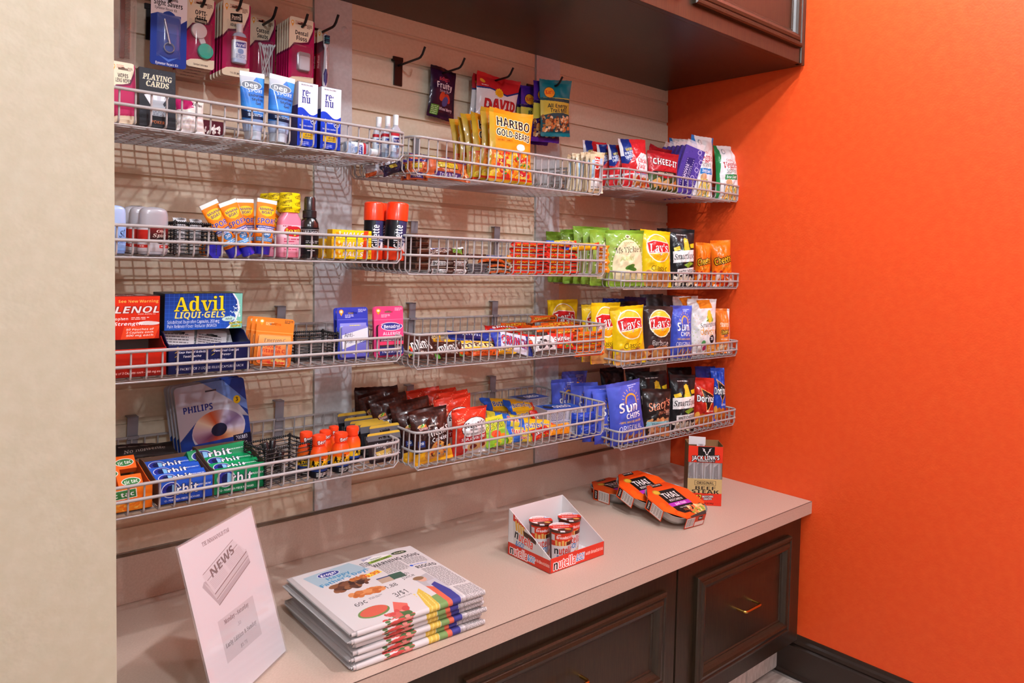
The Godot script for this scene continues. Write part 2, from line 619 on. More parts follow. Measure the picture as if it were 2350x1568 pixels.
# ---------- packages ----------
func pouchm(d: String, w: float, h: float, t: float, sd: int, seal: float, flat_ends: bool) -> Array:
	# returns [body, seal at the low end, seal at the high end]; flat_ends: the seals are at left and right (bars)
	var nz := FastNoiseLite.new()
	nz.seed = sd
	nz.frequency = 2.2
	var L := w if flat_ends else h
	var W := h if flat_ends else w
	var ur0 := ur(d)
	var out := []
	var ni := 18
	var nj := 24
	var body := MB.new()
	for side in [1.0, -1.0]:
		var g := []
		var us := []
		for j in nj + 1:
			var vv := float(j) / nj
			var b := seal + (1.0 - 2.0 * seal) * vv
			var row := []
			var urow := []
			var hw := W * 0.5 * (1.0 - 0.075 * pow(sin(PI * vv), 0.8))
			for i in ni + 1:
				var u := float(i) / ni
				var prof := pow(maxf(0.0, sin(PI * u)), 0.6) * pow(maxf(0.0, sin(PI * vv)), 0.62)
				var z := 0.0006 + t * 0.5 * prof
				var e := minf(vv, 1.0 - vv)
				var amp := t * 0.10 * sin(PI * u)
				z += amp * sin(u * 17.0 + sd + 3.0 * nz.get_noise_2d(u, sd)) * exp(-e / 0.10) * smoothstep(0.0, 0.05, e)
				z += t * 0.16 * nz.get_noise_3d(u * 2.0, vv * 2.6, side * 3.0) * prof
				var fold := absf(nz.get_noise_3d(u * 1.1 + 7.0, vv * 1.1, side * 5.0 + 2.0))
				z -= t * 0.13 * exp(-fold * 18.0) * prof
				row.append(pp((u - 0.5) * 2.0 * hw, b * L, side * z + sway(u, b, W, L, sd), flat_ends, W, L))
				urow.append(pu(u, b, flat_ends, ur0, side))
			g.append(row)
			us.append(urow)
		body.grid(g, us, side * (-1.0 if flat_ends else 1.0))
	out.append(body.done())
	for lowhigh in 2:
		var m := MB.new()
		for side in [1.0, -1.0]:
			var g := []
			var us := []
			for j in 11:
				var b := seal * j / 10.0
				if lowhigh == 1: b = 1.0 - seal + b
				var row := []
				var urow := []
				for i in 13:
					var u := i / 12.0
					var hw := W * 0.5 * (1.0 - 0.006 * (1.0 if i % 2 == 0 else 0.0))
					var z := 0.0006 + 0.0004 * (1.0 if j % 2 == 0 else -0.6) * (0.0 if (j == 0 or j == 10) else 1.0)
					z += 0.004 * sin(u * 6.0 + sd) * absf(b - (seal if lowhigh == 0 else 1.0 - seal)) / seal * side
					row.append(pp((u - 0.5) * 2.0 * hw, b * L + (0.0009 if (i % 2 == 0 and j == (0 if lowhigh == 0 else 10)) else 0.0), side * z + sway(u, b, W, L, sd), flat_ends, W, L))
					urow.append(pu(u, b, flat_ends, ur0, side))
				g.append(row)
				us.append(urow)
			m.grid(g, us, side * (-1.0 if flat_ends else 1.0))
		out.append(m.done())
	return out

# how a filled pouch bends and twists towards its top
func sway(u: float, b: float, W: float, L: float, sd: int) -> float:
	var k1 := sin(sd * 12.9898) * 0.07
	var k2 := sin(sd * 78.233) * 0.10
	var k3 := sin(sd * 3.17) * 0.035
	return k1 * L * b * b + k2 * W * (u - 0.5) * b + k3 * W * cos((u - 0.5) * 4.0) * smoothstep(0.6, 1.0, b)

func pp(a: float, b: float, z: float, fl: bool, W: float, L: float) -> Vector3:
	return Vector3(b - L * 0.5, a + W * 0.5, z) if fl else Vector3(a, b, z)

func pu(u: float, b: float, fl: bool, q: Rect2, side: float) -> Vector2:
	var x := b if fl else (u if side > 0 else 1.0 - u)
	var y := 1.0 - u if fl else 1.0 - b
	return q.position + q.size * Vector2(x, y)

func bag(o: Node3D, d: String, w: float, h: float, t: float, sd: int, finish := "foil", seal := 0.055) -> void:
	var p := pouchm(d, w, h, t, sd, seal, false)
	part("pouch", p[0], printed(d, finish), o)
	part("bottom_seal", p[1], printed(d, finish), o)
	part("top_seal", p[2], printed(d, finish), o)

func bar(o: Node3D, d: String, w: float, h: float, t: float, sd: int, finish := "foil") -> void:
	var p := pouchm(d, w, h, t, sd, minf(0.07, 0.012 / w), true)
	part("wrapper", p[0], printed(d, finish), o, Vector3(0, -h / 2, 0))
	part("end_seal", p[1], printed(d, finish), o, Vector3(0, -h / 2, 0))
	part("end_seal", p[2], printed(d, finish), o, Vector3(0, -h / 2, 0))

func hangcard(d: String, w: float, h: float, th := 0.0014, hole := true, rad := 0.006) -> ArrayMesh:
	var m := MB.new()
	for sg in [1.0, -1.0]:
		var p := PackedVector2Array([Vector2(0, 0)])
		for i in 5:
			var a := -PI / 2 + PI / 2 * i / 4
			p.append(Vector2(w / 2 - rad + cos(a) * rad, rad + sin(a) * rad))
		for i in 5:
			var a := PI / 2 * i / 4
			p.append(Vector2(w / 2 - rad + cos(a) * rad, h - rad + sin(a) * rad))
		p.append(Vector2(0, h))
		if hole:
			var hx := minf(0.011, w * 0.2)
			var y := h - 0.013
			for q in [Vector2(0, y + 0.0035), Vector2(hx * 0.3, y + 0.0035), Vector2(hx * 0.36, y + 0.002), Vector2(hx, y + 0.002), Vector2(hx, y - 0.002), Vector2(0, y - 0.002)]: p.append(q)
		if sg < 0:
			for i in p.size(): p[i].x = -p[i].x
		m.slab(p, -th / 2, th / 2, ur(d, 0.5 if sg > 0 else 0.0, 0, 0.5, 1), ur(d, 0.02, 0.5, 0.02, 0.02))
	return m.done()

# clear dome over a card: w, h, depth
func blisterm(w: float, h: float, dep: float) -> ArrayMesh:
	var m := MB.new()
	var g := []
	var us := []
	for j in 13:
		var row := []
		var ur_ := []
		for i in 13:
			var u := i / 6.0 - 1.0
			var v := j / 6.0 - 1.0
			var k := (1.0 - pow(absf(u), 6.0)) * (1.0 - pow(absf(v), 6.0))
			row.append(Vector3(u * w / 2 * (1.0 - 0.06 * k), v * h / 2 * (1.0 - 0.06 * k), dep * pow(maxf(k, 0.0), 0.6)))
			ur_.append(Vector2())
		g.append(row)
		us.append(ur_)
	m.grid(g, us)
	return m.done()

# loft of squashed rings: [y, rx, rz] triples
func loftm(rings: Array, d := "", wrap := 0.5, pw := 2.0, n := 24, cap := true) -> ArrayMesh:
	var m := MB.new()
	var g := []
	var us := []
	var q := ur(d) if d != "" else Rect2()
	var y0: float = rings[0]
	var y1: float = rings[rings.size() - 3]
	for j in rings.size() / 3:
		var y: float = rings[j * 3]
		var row := []
		var u2 := []
		for k in n + 1:
			var th := TAU * k / n - PI
			var sn := sin(th)
			var cs := cos(th)
			sn = signf(sn) * pow(absf(sn), 2.0 / pw)
			cs = signf(cs) * pow(absf(cs), 2.0 / pw)
			row.append(Vector3(sn * rings[j * 3 + 1], y, cs * rings[j * 3 + 2]))
			u2.append(q.position + q.size * Vector2(clampf(0.5 + th / TAU / wrap, 0.01, 0.99), clampf(1.0 - (y - y0) / (y1 - y0), 0.003, 0.997)))
		g.append(row)
		us.append(u2)
	# normals from the grid wrap round
	var nr := []
	for j in g.size():
		var row := []
		for k in n + 1:
			var du: Vector3 = g[j][1 if k == n else k + 1] - g[j][n - 1 if k == 0 else k - 1]
			var dv: Vector3 = g[mini(j + 1, g.size() - 1)][k] - g[maxi(j - 1, 0)][k]
			row.append(du.cross(dv).normalized())
		nr.append(row)
	for j in g.size() - 1:
		for k in n:
			m.quadn(g[j][k], g[j][k + 1], g[j + 1][k + 1], g[j + 1][k], nr[j][k], nr[j][k + 1], nr[j + 1][k + 1], nr[j + 1][k], us[j][k], us[j][k + 1], us[j + 1][k + 1], us[j + 1][k])
	if cap:
		for e in [0, g.size() - 1]:
			var c := Vector3(0, g[e][0].y, 0)
			var nn := Vector3(0, -1 if e == 0 else 1, 0)
			for k in n: m.tri(c, g[e][k], g[e][k + 1], nn, nn, nn, us[e][n / 2], us[e][n / 2], us[e][n / 2])
	return m.done()

var boxuv := {}

func carton(o: Node3D, d: String, w: float, h: float, dep: float, finish := "card", bev := 0.0006, called := "carton") -> void:
	var b: Array = boxuv.get(d, [Rect2(0, 0, 1, 1), Rect2(0.0, 0.1, 0.03, 0.8), Rect2(0.05, 0.0, 0.9, 0.03)])
	var m := MB.new()
	var f := []
	for k in 3: f.append(ur(d, b[k].position.x, b[k].position.y, b[k].size.x, b[k].size.y))
	if b.size() > 3: f[2] = ur(b[3])
	if b.size() > 4: f[1] = ur(b[4])
	m.box(Vector3(-w / 2, 0, -dep), Vector3(w / 2, h, 0), bev, f[0], f[1], f[2])
	part(called, m.done(), printed(d, finish), o)

# squeeze tube standing on its cap, crimped end up
func tube_pack(o: Node3D, d: String, w: float, h: float, body_finish: String, cap_col: String, cap_frac := 0.16, cap_r := 0.72) -> void:
	var ch := h * cap_frac
	var a := []
	for i in 12:
		var v := i / 11.0
		a.append_array([ch + (h * 0.93 - ch) * v, lerpf(w * 0.5 * cap_r * 1.04, w * 0.5, sqrt(v)), lerpf(w * 0.42, 0.0025, pow(v, 1.3))])
	part("tube_body", loftm(a, d, 0.5), printed(d, body_finish), o)
	part("crimp", boxm(Vector3(-w / 2, h * 0.925, -0.0016), Vector3(w / 2, h, 0.0016), 0.0006), plain("#eeeeea", 0.4), o)
	part("cap", loftm([0.0, w * 0.5 * cap_r * 0.93, w * 0.38, 0.001, w * 0.5 * cap_r * 0.96, w * 0.4, ch * 0.96, w * 0.5 * cap_r, w * 0.42, ch, w * 0.5 * cap_r * 0.97, w * 0.4]), plain(cap_col, 0.35, 0, 0.4), o)

func deodorant(o: Node3D, d: String, w: float, h: float, body_col: String, cap_col: String, label_y0: float, label_y1: float) -> void:
	var dz := w * 0.52
	var hb := h * 0.60
	part("container", loftm([0.0, w * 0.46, dz * 0.46, 0.004, w * 0.49, dz * 0.49, hb * 0.5, w * 0.5, dz * 0.5, hb, w * 0.49, dz * 0.49], "", 0.5, 2.6), plain(body_col, 0.35, 0.0, 0.3), o)
	part("label_wrap", loftm([h * label_y0, w * 0.507, dz * 0.507, h * label_y1, w * 0.507, dz * 0.507], d, 0.38, 2.6, 40, false), printed(d, "gloss"), o)
	part("cap", loftm([hb, w * 0.5, dz * 0.5, h * 0.84, w * 0.485, dz * 0.48, h * 0.92, w * 0.45, dz * 0.43, h * 0.965, w * 0.37, dz * 0.34, h * 0.99, w * 0.22, dz * 0.2, h, w * 0.06, dz * 0.06], "", 0.5, 2.5), plain(cap_col, 0.3, 0.0, 0.4), o)
	part("foot_ring", loftm([-0.002, w * 0.40, dz * 0.4, 0.001, w * 0.44, dz * 0.44], "", 0.5, 2.6), plain("#5d6068", 0.5), o)

func sanitizer(o: Node3D, w: float, h: float) -> void:
	var dz := w * 0.55
	part("bottle", loftm([0.0, w * 0.44, dz * 0.42, 0.003, w * 0.49, dz * 0.48, h * 0.6, w * 0.5, dz * 0.5, h * 0.68, w * 0.44, dz * 0.46, h * 0.73, w * 0.24, dz * 0.4, h * 0.77, w * 0.2, dz * 0.34], "", 0.5, 3.4), clear(0.35, "#cfe2f4"), o)
	part("gel", loftm([0.003, w * 0.42, dz * 0.4, h * 0.5, w * 0.44, dz * 0.44, h * 0.6, w * 0.42, dz * 0.42], "", 0.5, 3.4), plain("#a9c9ea", 0.3), o)
	part("label", loftm([h * 0.14, w * 0.506, dz * 0.506, h * 0.58, w * 0.508, dz * 0.508], "sanitizer_label", 0.27, 3.4, 40, false), printed("sanitizer_label", "gloss"), o)
	part("cap", loftm([h * 0.76, w * 0.23, w * 0.23, h * 0.88, w * 0.235, w * 0.235, h * 0.885, w * 0.225, w * 0.225, h * 0.895, w * 0.235, w * 0.235, h * 0.99, w * 0.25, w * 0.25, h, w * 0.235, w * 0.235]), plain("#f4f4f4", 0.35), o)

func pink_bottle(o: Node3D, w: float, h: float) -> void:
	var dz := w * 0.6
	part("bottle", loftm([0.0, w * 0.45, dz * 0.45, 0.004, w * 0.5, dz * 0.5, h * 0.52, w * 0.5, dz * 0.5, h * 0.6, w * 0.46, dz * 0.46, h * 0.66, w * 0.34, dz * 0.46, h * 0.7, w * 0.3, dz * 0.45], "", 0.5, 3.2), plain("#f08ba4", 0.3, 0, 0.4), o)
	part("label", loftm([h * 0.07, w * 0.506, dz * 0.506, h * 0.5, w * 0.506, dz * 0.506], "pink_label", 0.32, 3.2, 40, false), printed("pink_label", "gloss"), o)
	part("cap", lathem([w * 0.3, h * 0.69, w * 0.42, h * 0.7, w * 0.44, h * 0.74, w * 0.47, h * 0.76, w * 0.47, h * 0.78, w * 0.45, h * 0.785, w * 0.43, h * 0.99, w * 0.40, h, 0.0, h], 32, 1.0, 0.8, ur("yellow_band"), 0.5), printed("yellow_band", "gloss"), o)

func spray_bottle(o: Node3D, w: float, h: float) -> void:
	part("bottle", lathem([0.0, 0.0, w * 0.46, 0.0, w * 0.5, 0.004, w * 0.5, h * 0.5, w * 0.47, h * 0.58, w * 0.36, h * 0.64, w * 0.3, h * 0.67], 28), plain("#121114", 0.2, 0, 0.6), o)
	part("label", lathem([w * 0.505, h * 0.06, w * 0.505, h * 0.5], 32, 1, 1, ur("hair_label"), 0.5), printed("hair_label", "gloss"), o)
	part("collar", lathem([w * 0.36, h * 0.66, w * 0.36, h * 0.77, w * 0.3, h * 0.78], 24), plain("#16161a", 0.35), o)
	part("cap", lathem([w * 0.3, h * 0.77, w * 0.29, h * 0.97, w * 0.25, h, 0.0, h], 24), plain("#222226", 0.25, 0, 0.5), o)

func shave_can(o: Node3D, w: float, h: float) -> void:
	part("can", lathem([0.0, 0.0, w * 0.47, 0.0, w * 0.49, 0.003, w * 0.49, h * 0.68, w * 0.46, h * 0.7], 32, 1, 1, ur("foam_label"), 0.5), printed("foam_label", "gloss"), o)
	part("cap", lathem([w * 0.49, h * 0.68, w * 0.515, h * 0.685, w * 0.5, h * 0.97, w * 0.47, h * 0.99, w * 0.40, h, 0.0, h], 32), plain("#fa3d12", 0.3, 0, 0.4), o)

func energy_shot(o: Node3D, w: float, h: float) -> void:
	part("bottle", lathem([0.0, 0.0, w * 0.44, 0.0, w * 0.47, 0.002, w * 0.48, h * 0.05, w * 0.5, h * 0.35, w * 0.5, h * 0.52, w * 0.46, h * 0.62, w * 0.36, h * 0.71, w * 0.29, h * 0.75], 28, 1, 1, ur("shot_label"), 0.5), printed("shot_label", "gloss"), o)
	part("cap", lathem([w * 0.27, h * 0.74, w * 0.35, h * 0.76, w * 0.37, h * 0.84, w * 0.38, h * 0.95, w * 0.35, h * 0.985, w * 0.25, h, 0.0, h], 28, 1, 1, ur("shot_cap"), 0.5), printed("shot_cap", "gloss"), o)

# little black basket of coated wire with knobbly corners
func mini_basket(o: Node3D, w: float, h: float, dep: float) -> void:
	var bm := plain("#0e0d0f", 0.4, 0, 0.2)
	for side in [["front_panel", Vector3(-w / 2, 0, dep / 2), Vector3(w, 0, 0)], ["back_panel", Vector3(-w / 2, 0, -dep / 2), Vector3(w, 0, 0)], ["side_panel", Vector3(-w / 2, 0, -dep / 2), Vector3(0, 0, dep)], ["side_panel", Vector3(w / 2, 0, -dep / 2), Vector3(0, 0, dep)]]:
		var m := MB.new()
		var a: Vector3 = side[1]
		var e: Vector3 = side[2]
		for k in 9:
			var y := h * (0.03 + 0.97 * k / 8.0)
			m.tube(PackedVector3Array([a + Vector3(0, y, 0), a + e + Vector3(0, y, 0)]), 0.0011, 5)
		for k in [1.0 / 3, 2.0 / 3]:
			for b in 14: bead(m, a + e * k + Vector3(0, h * (b + 0.5) / 14.0, 0), 0.0026)
		part(side[0], m.done(), bm, o)
	var f := MB.new()
	for k in 9: f.tube(PackedVector3Array([Vector3(-w / 2, 0.002, -dep / 2 + dep * k / 8.0), Vector3(w / 2, 0.002, -dep / 2 + dep * k / 8.0)]), 0.0011, 5)
	part("floor_panel", f.done(), bm, o)
	for sx in [-1.0, 1.0]:
		for sz in [-1.0, 1.0]:
			var m := MB.new()
			for b in 18: bead(m, Vector3(sx * w / 2, h * 1.06 * (b + 0.5) / 18.0, sz * dep / 2), 0.0042)
			part("corner_post", m.done(), bm, o)
	var rim := MB.new()
	for k in 22:
		for sg in [-1.0, 1.0]:
			bead(rim, Vector3(-w / 2 + w * k / 21.0, h, sg * dep / 2), 0.0034)
			if k < 14: bead(rim, Vector3(sg * w / 2, h, -dep / 2 + dep * k / 13.0), 0.0034)
	part("rim", rim.done(), bm, o)

func bead(m: MB, c: Vector3, rad: float) -> void:
	var a := [Vector3(rad, 0, 0), Vector3(0, 0, rad), Vector3(-rad, 0, 0), Vector3(0, 0, -rad)]
	for k in 4:
		for s in [1.0, -1.0]:
			m.tri(c + a[k], c + a[(k + 1) % 4], c + Vector3(0, s * rad, 0), a[k].normalized(), a[(k + 1) % 4].normalized(), Vector3(0, s, 0))

# open-front medicine dispenser: tall header box at the back, tray in front
func dispenser(o: Node3D, dhead: String, dtray: String, w: float, h: float, htray: float, dep: float, y_head: float) -> void:
	var b: Array = boxuv[dhead]
	var f := []
	for k in 3: f.append(ur(dhead, b[k].position.x, b[k].position.y, b[k].size.x, b[k].size.y))
	var m := MB.new()
	m.box(Vector3(-w / 2, y_head, -dep), Vector3(w / 2, h, -dep * 0.34), 0.0008, f[0], f[1], f[2])
	part("header_box", m.done(), printed(dhead, "gloss"), o)
	var tw := w * 1.02
	var th := 0.0014
	var m2 := MB.new()
	m2.box(Vector3(-tw / 2, 0, -th), Vector3(tw / 2, htray, 0), 0.0004, ur(dtray), ur(dtray, 0, 0.9, 0.05, 0.05), ur(dtray, 0, 0.9, 0.05, 0.05))
	part("tray_front", m2.done(), printed(dtray, "gloss"), o)
	for sg in [-1.0, 1.0]:
		var m3 := MB.new()
		var p := PackedVector2Array([Vector2(0, 0), Vector2(dep, 0), Vector2(dep, y_head), Vector2(dep * 0.5, y_head), Vector2(dep * 0.3, htray * 1.35), Vector2(dep * 0.12, htray * 1.08), Vector2(0, htray)])
		m3.slab(p, -th / 2, th / 2, ur(dtray, 0.0, 0.9, 0.05, 0.05), ur(dtray, 0.0, 0.9, 0.05, 0.05), Transform3D(Basis(Vector3(0, 0, -1), Vector3(0, 1, 0), Vector3(1, 0, 0)), Vector3(sg * tw / 2, 0, 0)))
		part("tray_side", m3.done(), printed(dtray, "gloss"), o)
	part("tray_floor", boxm(Vector3(-tw / 2, 0, -dep), Vector3(tw / 2, th, 0), 0.0003), plain("#8d8a86", 0.8), o)
	part("inner_back", boxm(Vector3(-tw / 2, 0, -dep), Vector3(tw / 2, y_head, -dep + th), 0.0003), plain("#a9a5a2", 0.8), o)
	part("inner_lining", boxm(Vector3(-tw / 2 + th, htray * 0.2, -th * 2.2), Vector3(tw / 2 - th, htray * 0.985, -th * 1.1), 0.0003), plain("#a9a5a2", 0.8), o)

func frame_ring(m: MB, cx: float, cy: float, w: float, h: float, prof: Array, z0: float) -> void:
	for i in prof.size() / 2 - 1:
		var a: float = prof[i * 2]
		var za: float = prof[i * 2 + 1] + z0
		var b: float = prof[i * 2 + 2]
		var zb: float = prof[i * 2 + 3] + z0
		for k in 4:
			var s := [Vector2(-1, -1), Vector2(1, -1), Vector2(1, 1), Vector2(-1, 1)]
			var p: Vector2 = s[k]
			var q: Vector2 = s[(k + 1) % 4]
			var A := Vector3(cx + p.x * (w / 2 - a), cy + p.y * (h / 2 - a), za)
			var B := Vector3(cx + q.x * (w / 2 - a), cy + q.y * (h / 2 - a), za)
			var C := Vector3(cx + q.x * (w / 2 - b), cy + q.y * (h / 2 - b), zb)
			var D := Vector3(cx + p.x * (w / 2 - b), cy + p.y * (h / 2 - b), zb)
			var nn := (B - A).cross(D - A).normalized()
			if nn.z < 0 and absf(nn.z) > 0.001: nn = -nn
			elif absf(nn.z) <= 0.001:
				var outw := Vector3(p.x + q.x, p.y + q.y, 0).normalized() * (1.0 if zb > za else -1.0)
				if nn.dot(outw) < 0: nn = -nn
			m.quad(A, B, C, D, nn)

func wire_basket(called: String, label: String, x0: float, x1: float, yt: float, dr: float, hgt: float, zf: float, tilt: float, hooks: Array) -> void:
	var o := thing(called, label, "basket", "grey wire shelf baskets on the slatwall", Vector3(0, yt - hgt, 0.018), Vector3(0, tilt, 0))
	var wm := plain("#aeaaa8", 0.4, 0.0, 0.2)
	var D := zf - 0.018
	for k in 2:
		var y := hgt - k * dr
		var p := []
		var rad := 0.022
		for c in [[x1, D, 0], [x0, D, 90], [x0, 0.0, 180], [x1, 0.0, 270]]:
			for i in 5:
				var a := deg_to_rad(c[2] + 22.5 * i)
				var cx: float = c[0] + (-rad if c[0] == x1 else rad)
				var cz: float = c[1] + (-rad if c[1] == D else rad)
				p.append(Vector3(cx + cos(a) * rad, y, cz + sin(a) * rad))
		part("top_rail" if k == 0 else "lower_rail", tubem(p, 0.0031, 8, true), wm, o)
	var m := MB.new()
	var n := int(round((x1 - x0 - 0.03) / 0.026))
	var c := 0.010
	for i in n + 1:
		var x := x0 + 0.015 + (x1 - x0 - 0.03) * i / n
		m.tube(PackedVector3Array([Vector3(x, hgt, 0.004), Vector3(x, c, 0.004), Vector3(x, 0.002, 0.004 + c), Vector3(x, 0.002, D - c - 0.004), Vector3(x, 0.004, D - 0.007), Vector3(x, c, D - 0.0042), Vector3(x, hgt, D - 0.0042)]), 0.0019, 5)
	part("upright_wires", m.done(), wm, o).set_meta("kind", "stuff")
	var m2 := MB.new()
	var nz := int(round(D / 0.026))
	for i in range(0, nz + 1):
		var z := 0.004 + (D - 0.012) * i / nz
		m2.tube(PackedVector3Array([Vector3(x0 + 0.004, hgt, z), Vector3(x0 + 0.004, c, z), Vector3(x0 + 0.004 + c, -0.0015, z), Vector3(x1 - 0.004 - c, -0.0015, z), Vector3(x1 - 0.004, c, z), Vector3(x1 - 0.004, hgt, z)]), 0.0019, 5)
	part("cross_wires", m2.done(), wm, o).set_meta("kind", "stuff")
	for hx in hooks:
		var hm := MB.new()
		hm.box(Vector3(hx - 0.011, hgt - 0.05, -0.004), Vector3(hx + 0.011, hgt + 0.045, -0.0015), 0.0006)
		hm.box(Vector3(hx - 0.011, hgt + 0.042, -0.022), Vector3(hx + 0.011, hgt + 0.0445, -0.0015), 0.0006)
		hm.box(Vector3(hx - 0.011, hgt - 0.003, -0.002), Vector3(hx + 0.011, hgt + 0.004, 0.006), 0.0006)
		part("hanger_bracket", hm.done(), plain("#8b8a90", 0.45, 0.0), o)

# ---------- the place ----------
const WALL_X := 2.367
const WALL_LEAN := 0.0451

func wall_x(y: float) -> float:
	return WALL_X - WALL_LEAN * (y - 0.605)

func noise_tex(freq: float, sd: int, ramp: Array = [], size := 512, normal := false, oct := 4) -> NoiseTexture2D:
	var nt := NoiseTexture2D.new()
	var f := FastNoiseLite.new()
	f.noise_type = FastNoiseLite.TYPE_SIMPLEX_SMOOTH
	f.seed = sd
	f.frequency = freq
	f.fractal_octaves = oct
	nt.noise = f
	nt.width = size
	nt.height = size
	nt.seamless = true
	if normal:
		nt.as_normal_map = true
		nt.bump_strength = 1.0
	if ramp.size():
		var g := Gradient.new()
		g.offsets = PackedFloat32Array([0.15, 0.5, 0.85])
		g.colors = PackedColorArray([Color(ramp[0]), Color(ramp[1]), Color(ramp[2])])
		nt.color_ramp = g
	return nt

func surface(ramp: Array, freq: float, scale: Vector3, rough: float, sd: int, bump := 0.0, bump_freq := 0.1) -> StandardMaterial3D:
	var m := StandardMaterial3D.new()
	m.albedo_texture = noise_tex(freq, sd, ramp)
	m.uv1_triplanar = true
	m.uv1_world_triplanar = true
	m.uv1_scale = scale
	m.roughness = rough
	if bump > 0.0:
		m.heightmap_enabled = true
		m.heightmap_texture = noise_tex(bump_freq, sd + 5)
		m.heightmap_scale = bump
	return m

func build_shell() -> void:
	var orange := surface(ORANGE, 0.03, Vector3(2, 2, 2), 0.5, 3, 0.03, 0.11)
	var cream := surface(CREAM, 0.03, Vector3(2, 2, 2), 0.6, 4, 0.02, 0.1)
	var white := plain("#efe9dd", 0.9)
	# orange wall on the right, leaning a little as the photograph's does
	var wr := MB.new()
	wr.box(Vector3(0, -0.66, -0.2), Vector3(0.12, 2.3, 4.6), 0.001)
	var o := struct("wall_right", wr.done(), orange)
	o.position = Vector3(WALL_X, 0.605, 0)
	o.rotation.z = atan(WALL_LEAN)
	for c in 1:
		var fl := struct("floor", boxm(Vector3(-2.4, -0.1, -0.2), Vector3(2.6, -0.004, 4.6), 0.001), plain("#8b837a", 0.8))
		var tm := surface(["#a89a8e", "#b9aca0", "#c8bdb2"], 0.02, Vector3(1.2, 1.2, 6.0), 0.45, 21)
		var tm2 := surface(["#a2958a", "#b0a398", "#c2b6aa"], 0.02, Vector3(1.3, 1.3, 5.0), 0.45, 27)
		for i in 9:
			for j in 6:
				var x0 := 1.13 - 0.305 + (i - 4) * 0.305
				var z0 := 0.47 + j * 0.61 - (0.0 if i % 2 else 0.3)
				part("tile", boxm(Vector3(x0 + 0.002, -0.006, z0 + 0.002), Vector3(x0 + 0.303, 0.0, z0 + 0.608), 0.0015), tm if (i + j) % 3 else tm2, fl)
	struct("ceiling", boxm(Vector3(-2.4, 2.8, -0.2), Vector3(2.6, 2.9, 4.6), 0.001), white)
	struct("wall_rear_unseen", boxm(Vector3(-2.4, -0.1, 4.5), Vector3(2.6, 2.85, 4.6), 0.001), plain("#8f8a86", 0.8))  # unseen end of the room, grey chosen to cut warm bounce
	struct("wall_side_unseen", boxm(Vector3(-2.4, -0.1, -0.2), Vector3(-2.3, 2.85, 4.6), 0.001), plain("#8f8a86", 0.8))  # unseen too, same grey to hold bounced light down
	# the wall that ends the alcove on the left
	var j := MB.new()
	var p := PackedVector2Array([Vector2(-2.35, -0.05), Vector2(0.2977, -0.05), Vector2(0.2358, 2.79), Vector2(-2.35, 2.79)])
	j.slab(p, 0.0, 0.62)
	struct("wall_left", j.done(), cream)
	# back wall: board with slats in three panels, two pale strips between
	var back := struct("wall_back", boxm(Vector3(0.2, -0.05, -0.16), Vector3(2.5, 2.82, -0.0075), 0.001), plain("#e0ceb4", 0.75))
	var sm := surface(SLAT, 0.05, Vector3(3, 3, 3), 0.55, 9, 0.02, 0.3)
	var pitch := 0.0757
	for panel in 3:
		for k in 19:
			var yt := 1.982 - pitch * (k - 1) - 0.0115 + (0.004 if panel == 0 else 0.0)
			var yb := yt - pitch + 0.0115
			if yb < 0.705: yb = 0.711
			if yt > 2.05: yt = 2.05
			if yt - yb < 0.015: continue
			var ends := []
			for y: float in [yb, yt]:
				var a := 0.2
				var b := 0.8886 - (y - 0.71) * 0.0259 - 0.005
				if panel == 1:
					a = 0.9946 - (y - 0.711) * 0.0265 - 0.004
					b = 1.662 - (y - 0.706) * 0.0342 - 0.007
				if panel == 2:
					a = 1.7675 - (y - 0.711) * 0.0348 - 0.004
					b = wall_x(y) - 0.003
				ends.append([a, b])
			var m := MB.new()
			m.slab(PackedVector2Array([Vector2(ends[0][0], yb), Vector2(ends[0][1], yb), Vector2(ends[1][1], yt), Vector2(ends[1][0], yt)]), -0.0105, 0.0)
			part("slat", m.done(), sm, back)
	var pm := surface(["#d6d9d9", "#dcdfdf", "#e2e5e5"], 0.05, Vector3(3, 3, 3), 0.5, 12, 0.02, 0.3)
	for s in [[0.8886, 0.0259, 0.9946, 0.0265], [1.662, 0.0342, 1.7675, 0.0348]]:
		var m := MB.new()
		m.slab(PackedVector2Array([Vector2(s[0], 0.711), Vector2(s[2], 0.711), Vector2(s[2] - s[3] * 1.33, 2.041), Vector2(s[0] - s[1] * 1.33, 2.041)]), -0.02, 0.0015)
		var st := part("cover_strip", m.done(), pm, back)
		for y: float in [0.745, 1.38, 1.93]:
			for e: float in [0.17, 0.83]:
				var cx: float = lerpf(s[0], s[2], e) - 0.03 * (y - 0.711)
				part("screw_cap", lathem([0.0, 0.0009, 0.0085, 0.0009, 0.0095, 0.0], 20), pm, st, Vector3(cx, y + (0.02 if e > 0.5 else 0.0), 0.0015), Vector3(0, 90, 0))
	# baseboard of the orange wall
	var bm := plain(ESPRESSO, 0.32, 0, 0.25)
	var bb := MB.new()
	var prof := [[0.0, 0.14], [0.006, 0.138], [0.008, 0.128], [0.014, 0.122], [0.016, 0.112], [0.012, 0.106], [0.018, 0.1], [0.018, 0.012], [0.024, 0.006], [0.024, 0.0], [0.0, 0.0]]
	var pv := PackedVector2Array()
	for q in prof: pv.append(Vector2(-q[0], q[1]))
	bb.slab(pv, 0.0, 4.02)
	var b2 := struct("baseboard_right", bb.done(), bm)
	b2.position = Vector3(wall_x(0.07) - 0.001, 0, 0.475)
	b2.rotation.z = 0.0

